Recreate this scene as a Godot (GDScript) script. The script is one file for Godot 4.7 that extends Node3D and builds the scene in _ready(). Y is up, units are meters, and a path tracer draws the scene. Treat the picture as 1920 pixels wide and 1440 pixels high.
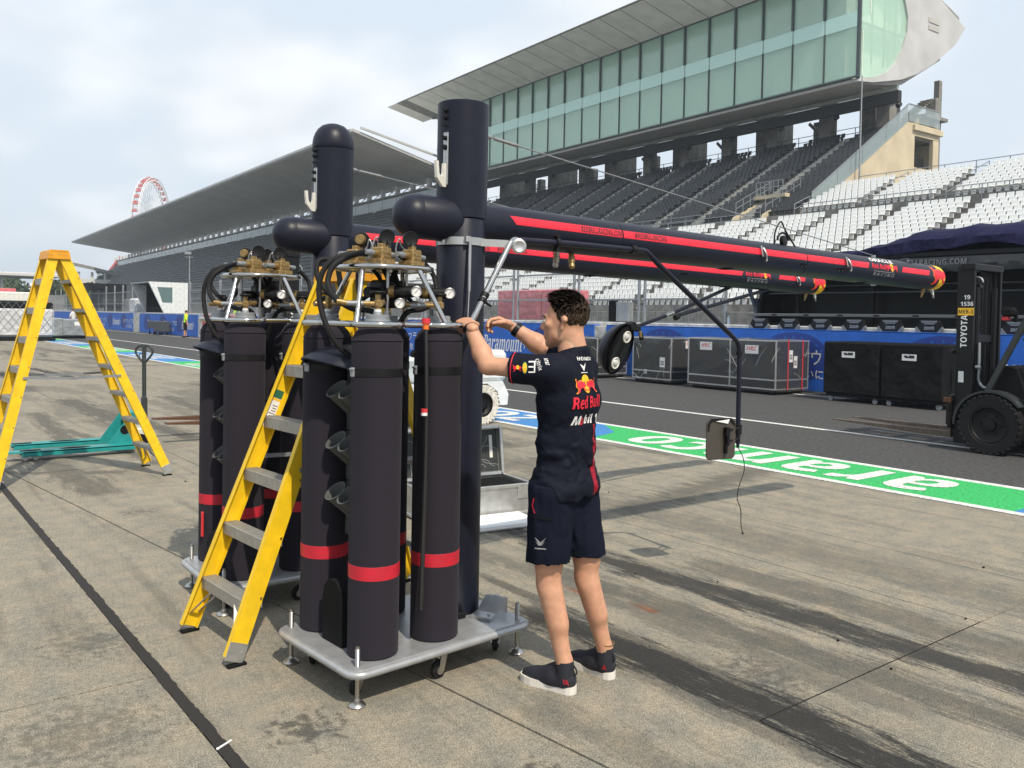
extends Node3D
# A pit lane on a hazy noon: two boom gantries on trolleys, a mechanic, stepladders, cases, forklifts, pit wall, grandstands.

class MB:
	# collects triangles; outward faces are given counter-clockwise and written clockwise
	var v := PackedVector3Array()
	var n := PackedVector3Array()
	var uv := PackedVector2Array()
	var uv2 := PackedVector2Array()
	var t := Transform3D.IDENTITY
	func tri(a: Vector3, b: Vector3, c: Vector3, na: Vector3, nb: Vector3, nc: Vector3) -> void:
		var A := t * a
		var B := t * b
		var C := t * c
		v.append(A); v.append(C); v.append(B)
		n.append((t.basis * na).normalized()); n.append((t.basis * nc).normalized()); n.append((t.basis * nb).normalized())
	func tri_uv(a: Vector3, b: Vector3, c: Vector3, nn: Vector3, ua: Vector2, ub: Vector2, uc: Vector2) -> void:
		tri(a, b, c, nn, nn, nn)
		uv.append(ua); uv.append(uc); uv.append(ub)
	func quad(a: Vector3, b: Vector3, c: Vector3, d: Vector3) -> void:
		var nn := (b - a).cross(c - a)
		if nn.length_squared() < 1e-16:
			nn = (c - a).cross(d - a)
		nn = nn.normalized()
		tri(a, b, c, nn, nn, nn)
		tri(a, c, d, nn, nn, nn)
	func quad_uv(a: Vector3, b: Vector3, c: Vector3, d: Vector3, ua: Vector2, ub: Vector2, uc: Vector2, ud: Vector2) -> void:
		var nn := (b - a).cross(c - a).normalized()
		tri_uv(a, b, c, nn, ua, ub, uc)
		tri_uv(a, c, d, nn, ua, uc, ud)
	func squad(a: Vector3, b: Vector3, c: Vector3, d: Vector3, na: Vector3, nb: Vector3, nc: Vector3, nd: Vector3) -> void:
		tri(a, b, c, na, nb, nc)
		tri(a, c, d, na, nc, nd)
	func box(c: Vector3, s: Vector3, bev := 0.0) -> void:
		var h := s * 0.5
		if bev <= 0.0:
			for ax in 3:
				for sg in [-1.0, 1.0]:
					var u := (ax + 1) % 3
					var w := (ax + 2) % 3
					var p := []
					for k in [[-1, -1], [1, -1], [1, 1], [-1, 1]]:
						var q := Vector3.ZERO
						q[ax] = h[ax] * sg
						q[u] = h[u] * k[0] * sg
						q[w] = h[w] * k[1]
						p.append(c + q)
					quad(p[0], p[1], p[2], p[3])
			return
		var e := minf(bev, minf(h.x, minf(h.y, h.z)) * 0.9)
		for ax in 3:
			for sg in [-1.0, 1.0]:
				var u := (ax + 1) % 3
				var w := (ax + 2) % 3
				var p := []
				for k in [[-1, -1], [1, -1], [1, 1], [-1, 1]]:
					var q := Vector3.ZERO
					q[ax] = h[ax] * sg
					q[u] = (h[u] - e) * k[0] * sg
					q[w] = (h[w] - e) * k[1]
					p.append(c + q)
				quad(p[0], p[1], p[2], p[3])
		for ax in 3:
			var u := (ax + 1) % 3
			var w := (ax + 2) % 3
			for su in [-1.0, 1.0]:
				for sw in [-1.0, 1.0]:
					var p := []
					for k in [[0, -1], [1, -1], [1, 1], [0, 1]]:
						var q := Vector3.ZERO
						q[ax] = (h[ax] - e) * k[1]
						q[u] = (h[u] - (0.0 if k[0] == 0 else e)) * su
						q[w] = (h[w] - (e if k[0] == 0 else 0.0)) * sw
						p.append(c + q)
					if su * sw > 0:
						quad(p[0], p[1], p[2], p[3])
					else:
						quad(p[3], p[2], p[1], p[0])
		for sx in [-1.0, 1.0]:
			for sy in [-1.0, 1.0]:
				for sz in [-1.0, 1.0]:
					var a := c + Vector3(h.x * sx, (h.y - e) * sy, (h.z - e) * sz)
					var b := c + Vector3((h.x - e) * sx, h.y * sy, (h.z - e) * sz)
					var d := c + Vector3((h.x - e) * sx, (h.y - e) * sy, h.z * sz)
					var nn := Vector3(sx, sy, sz).normalized()
					if sx * sy * sz > 0:
						tri(a, b, d, nn, nn, nn)
					else:
						tri(a, d, b, nn, nn, nn)
	func frame_of(d: Vector3) -> Basis:
		var y := d.normalized()
		var x := y.cross(Vector3.UP)
		if x.length() < 0.01:
			x = Vector3.RIGHT
		x = x.normalized()
		return Basis(x, y, x.cross(y))
	# bar of rectangular section between two points: w across, d in depth
	func bar(a: Vector3, b: Vector3, w: float, d: float, bev := 0.0, side := Vector3.ZERO) -> void:
		var keep := t
		var y := (b - a).normalized()
		var x := side
		if x == Vector3.ZERO:
			x = y.cross(Vector3.UP)
			if x.length() < 0.01:
				x = Vector3.RIGHT
		x = (x - y * x.dot(y)).normalized()
		t = keep * Transform3D(Basis(x, y, x.cross(y)), (a + b) * 0.5)
		box(Vector3.ZERO, Vector3(w, a.distance_to(b), d), bev)
		t = keep
	func cyl(a: Vector3, b: Vector3, r0: float, r1 := -1.0, seg := 16, caps := true) -> void:
		if r1 < 0.0:
			r1 = r0
		var L := a.distance_to(b)
		var pr := [Vector2(r0, 0), Vector2(r1, L)]
		if caps:
			pr = [Vector2(0, 0), Vector2(r0, 0), Vector2(r1, L), Vector2(0, L)]
		lathe(pr, seg, a, b - a)
	# profile of (radius, along) turned round an axis; outside on the right when going up
	func lathe(pr: Array, seg: int, at: Vector3, axis := Vector3.UP, from := 0.0, to := TAU, crease := 0.6) -> void:
		var f := frame_of(axis)
		var m := pr.size()
		var sn := []
		for k in m - 1:
			var d: Vector2 = pr[k + 1] - pr[k]
			sn.append(Vector2(d.y, -d.x).normalized())
		for k in m - 1:
			var n0: Vector2 = sn[k]
			var n1: Vector2 = sn[k]
			if k > 0 and absf(sn[k - 1].angle_to(sn[k])) < crease:
				n0 = (sn[k - 1] + sn[k]).normalized()
			if k < m - 2 and absf(sn[k + 1].angle_to(sn[k])) < crease:
				n1 = (sn[k + 1] + sn[k]).normalized()
			var p0: Vector2 = pr[k]
			var p1: Vector2 = pr[k + 1]
			for i in seg:
				var a0 := from + (to - from) * i / seg
				var a1 := from + (to - from) * (i + 1) / seg
				var c0 := f.x * cos(a0) - f.z * sin(a0)
				var c1 := f.x * cos(a1) - f.z * sin(a1)
				var A := at + c0 * p0.x + f.y * p0.y
				var B := at + c1 * p0.x + f.y * p0.y
				var C := at + c1 * p1.x + f.y * p1.y
				var D := at + c0 * p1.x + f.y * p1.y
				if p0.x > 1e-6:
					tri(A, B, C, c0 * n0.x + f.y * n0.y, c1 * n0.x + f.y * n0.y, c1 * n1.x + f.y * n1.y)
				if p1.x > 1e-6:
					tri(A, C, D, c0 * n0.x + f.y * n0.y, c1 * n1.x + f.y * n1.y, c0 * n1.x + f.y * n1.y)
	func ball(c: Vector3, r: float, seg := 14, axis := Vector3.UP, half := false, squash := 1.0) -> void:
		var pr := []
		var m := seg / 2
		for k in m + 1:
			var a := (0.0 if half else -PI / 2) + (PI / 2 if half else PI) * k / m
			pr.append(Vector2(cos(a) * r, sin(a) * r * squash))
		lathe(pr, seg, c, axis, 0.0, TAU, 3.0)
	func tube(pts: Array, r: float, seg := 8, closed := false, caps := true) -> void:
		var m := pts.size()
		var prev := Vector3.ZERO
		var rings := []
		for k in m:
			var d: Vector3
			if closed:
				d = pts[(k + 1) % m] - pts[(k - 1 + m) % m]
			else:
				d = pts[mini(k + 1, m - 1)] - pts[maxi(k - 1, 0)]
			d = d.normalized()
			var x := prev
			if x == Vector3.ZERO:
				x = d.cross(Vector3.UP)
				if x.length() < 0.05:
					x = d.cross(Vector3.RIGHT)
			x = (x - d * x.dot(d)).normalized()
			prev = x
			var z := x.cross(d)
			var ring := []
			for i in seg:
				var a := TAU * i / seg
				ring.append(x * cos(a) - z * sin(a))
			rings.append(ring)
		for k in (m if closed else m - 1):
			var k1 := (k + 1) % m
			for i in seg:
				var i1 := (i + 1) % seg
				var a: Vector3 = rings[k][i]
				var b: Vector3 = rings[k][i1]
				var c: Vector3 = rings[k1][i1]
				var d: Vector3 = rings[k1][i]
				squad(pts[k] + a * r, pts[k] + b * r, pts[k1] + c * r, pts[k1] + d * r, a, b, c, d)
		if caps and not closed:
			for e in 2:
				var k := 0 if e == 0 else m - 1
				for i in seg - 2:
					var q := [pts[k] + rings[k][0] * r, pts[k] + rings[k][i + 1] * r, pts[k] + rings[k][i + 2] * r]
					if e == 0:
						q.reverse()
					var nn: Vector3 = (q[1] - q[0]).cross(q[2] - q[0]).normalized()
					tri(q[0], q[1], q[2], nn, nn, nn)
	# polygon in the xy plane pushed from z0 to z1
	func prism(poly: Array, z0: float, z1: float, sides := true) -> void:
		var pp := PackedVector2Array(poly)
		if Geometry2D.is_polygon_clockwise(pp):
			pp.reverse()
		var idx := Geometry2D.triangulate_polygon(pp)
		for k in range(0, idx.size(), 3):
			var a := pp[idx[k]]
			var b := pp[idx[k + 1]]
			var c := pp[idx[k + 2]]
			if (b - a).cross(c - a) < 0:
				var s := b
				b = c
				c = s
			tri(Vector3(a.x, a.y, z1), Vector3(b.x, b.y, z1), Vector3(c.x, c.y, z1), Vector3.BACK, Vector3.BACK, Vector3.BACK)
			if sides:
				tri(Vector3(a.x, a.y, z0), Vector3(c.x, c.y, z0), Vector3(b.x, b.y, z0), Vector3.FORWARD, Vector3.FORWARD, Vector3.FORWARD)
		if not sides:
			return
		for k in pp.size():
			var a := pp[k]
			var b := pp[(k + 1) % pp.size()]
			quad(Vector3(a.x, a.y, z0), Vector3(b.x, b.y, z0), Vector3(b.x, b.y, z1), Vector3(a.x, a.y, z1))
	func mesh() -> ArrayMesh:
		var ar := []
		ar.resize(Mesh.ARRAY_MAX)
		ar[Mesh.ARRAY_VERTEX] = v
		ar[Mesh.ARRAY_NORMAL] = n
		if uv.size() == v.size():
			ar[Mesh.ARRAY_TEX_UV] = uv
		if uv2.size() == v.size():
			ar[Mesh.ARRAY_TEX_UV2] = uv2
		var am := ArrayMesh.new()
		am.add_surface_from_arrays(Mesh.PRIMITIVE_TRIANGLES, ar)
		return am

var M := {}
var used := {}
var tex := {}
var rng := RandomNumberGenerator.new()

func lin(r: float, g: float, b: float) -> Color:
	return Color(r, g, b).linear_to_srgb()

func mat(key: String, c: Color, rough := 0.6, metal := 0.0, o := {}) -> StandardMaterial3D:
	var s := StandardMaterial3D.new()
	s.albedo_color = c
	s.roughness = rough
	s.metallic = metal
	if o.has("tex"):
		s.albedo_texture = tex[o.tex]
		s.uv1_triplanar = true
		s.uv1_world_triplanar = o.get("world", false)
		s.uv1_scale = Vector3.ONE * o.get("scale", 1.0)
		if o.has("stretch"):
			s.uv1_scale = o.stretch
	if o.has("norm"):
		s.normal_enabled = true
		s.normal_texture = tex[o.norm]
		s.normal_scale = o.get("nscale", 0.5)
		s.uv1_triplanar = true
		s.uv1_scale = Vector3.ONE * o.get("scale", 1.0)
		s.uv1_world_triplanar = o.get("world", false)
	if o.has("alpha"):
		s.transparency = BaseMaterial3D.TRANSPARENCY_ALPHA
		s.albedo_color.a = o.alpha
	if o.has("spec"):
		s.metallic_specular = o.spec
	if o.has("coat"):
		s.clearcoat_enabled = true
		s.clearcoat = o.coat
		s.clearcoat_roughness = 0.1
	if o.has("sheen"):
		s.rim_enabled = true
		s.rim = o.sheen
	if o.has("sss"):
		s.subsurf_scatter_enabled = true
		s.subsurf_scatter_strength = o.sss
	s.cull_mode = BaseMaterial3D.CULL_DISABLED
	M[key] = s
	return s

func numbered(called: String) -> String:
	if not used.has(called):
		used[called] = 0
		return called
	used[called] += 1
	return "%s_%03d" % [called, used[called]]

func thing(called: String, label: String, category: String, at := Vector3.ZERO, turn := 0.0, group := "") -> Node3D:
	var o := Node3D.new()
	o.name = numbered(called)
	add_child(o)
	o.position = at
	o.rotation_degrees.y = turn
	o.set_meta("label", label)
	o.set_meta("category", category)
	if group:
		o.set_meta("group", group)
	return o

func put(called: String, b, m, parent: Node) -> MeshInstance3D:
	var o := MeshInstance3D.new()
	o.name = called if parent != self else numbered(called)
	o.mesh = b.mesh() if b is MB else b
	o.material_override = M[m] if m is String else m
	parent.add_child(o, true)
	return o

func copy(o: Node3D, label: String, at: Vector3, turn := 0.0) -> Node3D:
	var c := o.duplicate()
	c.name = numbered(String(o.name).rstrip("0123456789").trim_suffix("_"))
	add_child(c)
	c.position = at
	c.rotation_degrees.y = turn
	c.set_meta("label", label)
	return c

func structure(called: String, b, m) -> MeshInstance3D:
	var o := put(called, b, m, self)
	o.set_meta("kind", "structure")
	return o

func V(x: float, y: float, z: float) -> Vector3:
	return Vector3(x, y, z)

func spline(pts: Array, steps := 6) -> Array:
	var out := []
	var m := pts.size()
	for k in m - 1:
		var p0: Vector3 = pts[maxi(k - 1, 0)]
		var p1: Vector3 = pts[k]
		var p2: Vector3 = pts[k + 1]
		var p3: Vector3 = pts[mini(k + 2, m - 1)]
		for s in steps:
			out.append(p1.cubic_interpolate(p2, p0, p3, float(s) / steps))
	out.append(pts[m - 1])
	return out

func ring_pts(c: Vector3, r: float, m: int, squash := 1.0) -> Array:
	var out := []
	for k in m:
		out.append(c + V(cos(TAU * k / m) * r, 0, sin(TAU * k / m) * r * squash))
	return out

# ---------- lettering: flat triangles in the xy plane, centred, of the given capital height
var fonts := {}
func font(kind: String) -> SystemFont:
	if not fonts.has(kind):
		var f := SystemFont.new()
		f.font_names = PackedStringArray(["Droid Serif" if kind.begins_with("serif") else "Droid Sans"])
		f.font_weight = 700 if kind.ends_with("bold") else 400
		fonts[kind] = f
	return fonts[kind]

func letters(text: String, height: float, kind := "bold", stretch := 1.0, slant := 0.0, wide := 0.0) -> Array:
	var tm := TextMesh.new()
	tm.text = text
	tm.font = font(kind)
	tm.font_size = 64
	tm.pixel_size = 0.01
	tm.depth = 0.0
	tm.curve_step = 1.0
	var ar := tm.get_mesh_arrays()
	var vs: PackedVector3Array = ar[Mesh.ARRAY_VERTEX]
	var ix: PackedInt32Array = ar[Mesh.ARRAY_INDEX] if ar[Mesh.ARRAY_INDEX] != null else PackedInt32Array()
	var lo := Vector2(1e9, 1e9)
	var hi := -lo
	for p in vs:
		lo = lo.min(Vector2(p.x, p.y))
		hi = hi.max(Vector2(p.x, p.y))
	var k := height / maxf(hi.y - lo.y, 1e-6)
	var sx := k * stretch
	if wide > 0.0:
		sx = wide / maxf(hi.x - lo.x, 1e-6)
	var out := []
	var order := ix if ix.size() else PackedInt32Array(range(vs.size()))
	for i in range(0, order.size(), 3):
		var q := []
		for j in 3:
			var p := vs[order[i + j]]
			var y := (p.y - (lo.y + hi.y) * 0.5) * k
			q.append(Vector2((p.x - (lo.x + hi.x) * 0.5) * sx + y * slant, y))
		if absf((q[1] - q[0]).cross(q[2] - q[0])) < 1e-12:
			continue
		if (q[1] - q[0]).cross(q[2] - q[0]) < 0:
			q.reverse()
		out.append(q)
	return out

func poly_tris(poly: Array) -> Array:
	var pp := PackedVector2Array(poly)
	var idx := Geometry2D.triangulate_polygon(pp)
	var out := []
	for k in range(0, idx.size(), 3):
		var q := [pp[idx[k]], pp[idx[k + 1]], pp[idx[k + 2]]]
		if (q[1] - q[0]).cross(q[2] - q[0]) < 0:
			q.reverse()
		out.append(q)
	return out

func moved(tris: Array, by: Vector2, k := 1.0, flip := false) -> Array:
	var out := []
	for q in tris:
		var w := []
		for p in q:
			w.append(Vector2((-p.x if flip else p.x) * k, p.y * k) + by)
		if flip:
			w.reverse()
		out.append(w)
	return out

# lay flat triangles on a surface given as a function from (x, y) to a point; normals from its slopes
func lay(tris: Array, at: Callable) -> MB:
	var b := MB.new()
	for q in tris:
		var p := []
		for s in q:
			p.append(at.call(s))
		var nn: Vector3 = (p[1] - p[0]).cross(p[2] - p[0])
		if nn.length_squared() < 1e-18:
			continue
		nn = nn.normalized()
		b.tri(p[0], p[1], p[2], nn, nn, nn)
	return b

func split_tris(tris: Array, longest: float) -> Array:
	var todo := tris.duplicate()
	var out := []
	while todo.size():
		var q: Array = todo.pop_back()
		var e := 0
		var l := 0.0
		for k in 3:
			var d: float = q[k].distance_to(q[(k + 1) % 3])
			if d > l:
				l = d
				e = k
		if l <= longest:
			out.append(q)
			continue
		var mid: Vector2 = (q[e] + q[(e + 1) % 3]) * 0.5
		todo.append([q[e], mid, q[(e + 2) % 3]])
		todo.append([mid, q[(e + 1) % 3], q[(e + 2) % 3]])
	return out

func flat_lay(tris: Array, origin: Vector3, x: Vector3, y: Vector3) -> MB:
	return lay(tris, func(s): return origin + x * s.x + y * s.y)

func ellipse(rx: float, ry: float, m := 28, c := Vector2.ZERO) -> Array:
	var out := []
	for k in m:
		out.append(c + Vector2(cos(TAU * k / m) * rx, sin(TAU * k / m) * ry))
	return out

func stroke_tris(lines: Array, w: float) -> Array:
	# each line an Array of Vector2; drawn as ribbons
	var out := []
	for l in lines:
		for k in l.size() - 1:
			var a: Vector2 = l[k]
			var b: Vector2 = l[k + 1]
			var d := (b - a).normalized()
			var s := Vector2(-d.y, d.x) * w * 0.5
			var e := d * w * 0.35
			out.append([a - e - s, b + e - s, b + e + s])
			out.append([a - e - s, b + e + s, a - e + s])
	return out

# ---------- textures
func noise_bytes(size: int, seed_: int, freq: float, oct: int, kind := FastNoiseLite.TYPE_SIMPLEX_SMOOTH, seamless := true) -> PackedByteArray:
	var f := FastNoiseLite.new()
	f.seed = seed_
	f.noise_type = kind
	f.frequency = freq
	f.fractal_type = FastNoiseLite.FRACTAL_FBM
	f.fractal_octaves = oct
	var im: Image = f.get_seamless_image(size, size, false, false, 0.15) if seamless else f.get_image(size, size)
	im.convert(Image.FORMAT_L8)
	return im.get_data()

func grey_tex(key: String, size: int, seed_: int, freq: float, oct: int, lo: float, hi: float) -> void:
	var d := noise_bytes(size, seed_, freq, oct)
	for k in d.size():
		d[k] = int(clampf(lo + (hi - lo) * d[k] / 255.0, 0, 1) * 255)
	var im := Image.create_from_data(size, size, false, Image.FORMAT_L8, d)
	im.convert(Image.FORMAT_RGB8)
	tex[key] = ImageTexture.create_from_image(im)

func normal_tex(key: String, size: int, seed_: int, freq: float, oct: int, power: float) -> void:
	var d := noise_bytes(size, seed_, freq, oct)
	var im := Image.create_from_data(size, size, false, Image.FORMAT_L8, d)
	im.convert(Image.FORMAT_RGBA8)
	im.bump_map_to_normal_map(power)
	tex[key] = ImageTexture.create_from_image(im)

func make_textures() -> void:
	grey_tex("soft", 256, 3, 0.012, 4, 0.90, 1.03)
	grey_tex("grime", 512, 5, 0.012, 6, 0.74, 1.10)
	grey_tex("weave", 256, 9, 0.35, 2, 0.82, 1.08)
	normal_tex("bumpy", 256, 12, 0.06, 4, 4.0)
	normal_tex("fine", 256, 14, 0.3, 2, 5.0)
	normal_tex("crumple", 256, 21, 0.018, 3, 9.0)
	# concrete grain: pale sandy cement with darker and lighter specks
	var n := 1024
	var a := noise_bytes(n, 31, 0.28, 2)
	var b := noise_bytes(n, 32, 0.05, 4)
	var c := noise_bytes(n, 33, 0.009, 4)
	var d := PackedByteArray()
	d.resize(n * n * 3)
	rng.seed = 8
	for k in n * n:
		var s := 0.78 + 0.62 * (a[k] / 255.0 - 0.5) + 0.15 * (b[k] / 255.0 - 0.5) + 0.12 * (c[k] / 255.0 - 0.5)
		var h := (k * 2654435761) & 0xffff
		if h < 900:
			s += 0.16
		elif h > 64200:
			s -= 0.22
		var w := (c[k] / 255.0 - 0.5) * 0.05
		d[k * 3] = int(clampf(s + w, 0, 1) * 255)
		d[k * 3 + 1] = int(clampf(s * 0.985, 0, 1) * 255)
		d[k * 3 + 2] = int(clampf(s * 0.955 - w, 0, 1) * 255)
	tex["concrete"] = ImageTexture.create_from_image(Image.create_from_data(n, n, false, Image.FORMAT_RGB8, d))
	normal_tex("concrete_n", 512, 31, 0.42, 3, 4.0)
	# asphalt grain
	a = noise_bytes(512, 41, 0.4, 2)
	b = noise_bytes(512, 42, 0.03, 4)
	d = PackedByteArray()
	d.resize(512 * 512)
	for k in 512 * 512:
		var h := (k * 2246822519) & 0xffff
		d[k] = int(clampf(0.62 + 0.5 * (a[k] / 255.0 - 0.5) + 0.3 * (b[k] / 255.0 - 0.5) + (0.3 if h < 1800 else 0.0), 0, 1) * 255)
	var im := Image.create_from_data(512, 512, false, Image.FORMAT_L8, d)
	im.convert(Image.FORMAT_RGB8)
	tex["asphalt"] = ImageTexture.create_from_image(im)
	normal_tex("asphalt_n", 512, 43, 0.35, 2, 6.0)
	# worn paint over asphalt
	grey_tex("paint", 512, 51, 0.06, 5, 0.66, 1.16)
	# stains of the apron: rubber tracks along the lane, oil spots, patches (multiplied over the grain); 1 texel = 12.5 mm by 25 mm
	stains()

var SX0 := -1.0
var SZ0 := -21.0
var SW := 12.8
var SH := 22.0
func stains() -> void:
	var w := 2048
	var h := 2048
	var f := FastNoiseLite.new()
	f.seed = 77
	f.frequency = 1.0
	f.fractal_type = FastNoiseLite.FRACTAL_FBM
	f.fractal_octaves = 3
	var d := PackedByteArray()
	d.resize(w * h * 3)
	var rb := PackedFloat32Array()
	rb.resize(w * h)
	# broad mottling, stretched along the lane
	var g1 := noise_bytes(512, 61, 0.012, 5)
	var g2 := noise_bytes(512, 62, 0.03, 5)
	for y in h:
		for x in w:
			var p := g1[((y >> 2) % 512) * 512 + ((x >> 1) % 512)] / 255.0
			var q := g2[((y >> 3) % 512) * 512 + (x % 512)] / 255.0
			rb[y * w + x] = clampf((p - 0.57) * 0.42, 0, 1) + clampf((q - 0.6) * 0.6, 0, 1)
	# tracks: [x0, z0, x1, z1, width, strength]
	var tracks := [[3.05, -3.9, 3.14, -1.2, 0.16, 0.95], [3.2, -4.6, 3.24, -1.0, 0.05, 0.45], [2.9, -3.4, 2.95, -1.4, 0.07, 0.35],
		[4.02, -5.6, 4.36, -1.2, 0.15, 0.8], [3.62, -4.6, 3.9, -1.0, 0.16, 0.42], [4.6, -4.0, 4.75, -1.0, 0.2, 0.35],
		[3.5, -5.2, 3.6, -1.6, 0.10, 0.28], [5.35, -7.5, 5.6, -1.0, 0.30, 0.22], [2.3, -2.9, 2.5, -1.3, 0.12, 0.2],
		[4.9, -5.1, 8.3, -5.9, 0.22, 0.38], [5.2, -7.4, 7.9, -8.1, 0.2, 0.32], [1.0, -10.0, 2.3, -9.3, 0.1, 0.35], [0.6, -9.2, 2.2, -11.5, 0.09, 0.3]]
	rng.seed = 5
	for k in 46:
		var x := rng.randf_range(1.2, 7.9)
		var z := rng.randf_range(-20.0, -6.0)
		var l := rng.randf_range(1.0, 5.0)
		tracks.append([x, z - l, x + rng.randf_range(-0.5, 0.5), z, rng.randf_range(0.06, 0.3), rng.randf_range(0.12, 0.5)])
	for tr in tracks:
		var A := Vector2(tr[0], tr[1])
		var B := Vector2(tr[2], tr[3])
		var lo: Vector2 = A.min(B) - Vector2.ONE * tr[4] * 2.0
		var hi: Vector2 = A.max(B) + Vector2.ONE * tr[4] * 2.0
		for y in range(maxi(0, int((lo.y - SZ0) / SH * h)), mini(h, int((hi.y - SZ0) / SH * h) + 1)):
			for x in range(maxi(0, int((lo.x - SX0) / SW * w)), mini(w, int((hi.x - SX0) / SW * w) + 1)):
				var P := Vector2(SX0 + SW * (x + 0.5) / w, SZ0 + SH * (y + 0.5) / h)
				var s := clampf((P - A).dot(B - A) / (B - A).length_squared(), 0, 1)
				var dist: float = P.distance_to(A + (B - A) * s) / tr[4]
				if dist > 1.5:
					continue
				var n := f.get_noise_2d(P.x * 9.0 + tr[0] * 31.0, P.y * 1.6) + 0.7 * f.get_noise_2d(P.x * 55.0, P.y * 5.0) + 0.5 * f.get_noise_2d(P.x * 60.0, P.y * 45.0)
				var c: float = tr[5] * clampf((1.25 - dist + n * 0.8) * 1.4, 0, 1) * smoothstep(0.0, 0.12, s + n * 0.05) * smoothstep(0.0, 0.08, 1.0 - s)
				rb[y * w + x] = maxf(rb[y * w + x], c)
	# spots: oil and rubber crumbs, by the ladder and the trolley
	for sp in [[1.45, -3.15, 0.14, 0.5], [1.95, -2.3, 0.12, 0.55], [0.95, -4.6, 0.2, 0.3], [1.3, -2.5, 0.1, 0.3], [2.2, -6.7, 0.2, 0.3], [0.7, -3.6, 0.3, 0.25], [0.4, -2.7, 0.3, 0.25], [1.9, -7.4, 0.15, 0.3], [3.4, -2.4, 0.25, 0.4]]:
		for y in range(maxi(0, int((sp[1] - sp[2] * 2 - SZ0) / SH * h)), mini(h, int((sp[1] + sp[2] * 2 - SZ0) / SH * h))):
			for x in range(maxi(0, int((sp[0] - sp[2] * 2 - SX0) / SW * w)), mini(w, int((sp[0] + sp[2] * 2 - SX0) / SW * w))):
				var P := Vector2(SX0 + SW * (x + 0.5) / w, SZ0 + SH * (y + 0.5) / h)
				var n := f.get_noise_2d(P.x * 14.0, P.y * 14.0) + 0.5 * f.get_noise_2d(P.x * 50.0, P.y * 50.0)
				var c: float = sp[3] * clampf((1.0 - P.distance_to(Vector2(sp[0], sp[1])) / sp[2] + n * 1.4) * 1.3, 0, 1)
				rb[y * w + x] = maxf(rb[y * w + x], c)
	for k in w * h:
		var s := clampf(rb[k], 0, 1)
		d[k * 3] = int(lerpf(1.0, 0.29, s) * 255)
		d[k * 3 + 1] = int(lerpf(1.0, 0.30, s) * 255)
		d[k * 3 + 2] = int(lerpf(1.0, 0.32, s) * 255)
	# rust spots between the tracks
	for sp in [[3.62, -3.3, 0.05], [3.5, -3.75, 0.04]]:
		for y in range(int((sp[1] - 0.3 - SZ0) / SH * h), int((sp[1] + 0.1 - SZ0) / SH * h)):
			for x in range(int((sp[0] - 0.06 - SX0) / SW * w), int((sp[0] + 0.06 - SX0) / SW * w)):
				var P := Vector2(SX0 + SW * (x + 0.5) / w, SZ0 + SH * (y + 0.5) / h)
				var c := clampf(1.0 - Vector2((P.x - sp[0]) / sp[2], (P.y - sp[1]) / (0.22 if P.y < sp[1] else 0.05)).length(), 0, 1)
				var i := (y * w + x) * 3
				d[i + 1] = int(d[i + 1] * (1.0 - 0.35 * c))
				d[i + 2] = int(d[i + 2] * (1.0 - 0.5 * c))
	tex["stains"] = ImageTexture.create_from_image(Image.create_from_data(w, h, false, Image.FORMAT_RGB8, d))

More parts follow.
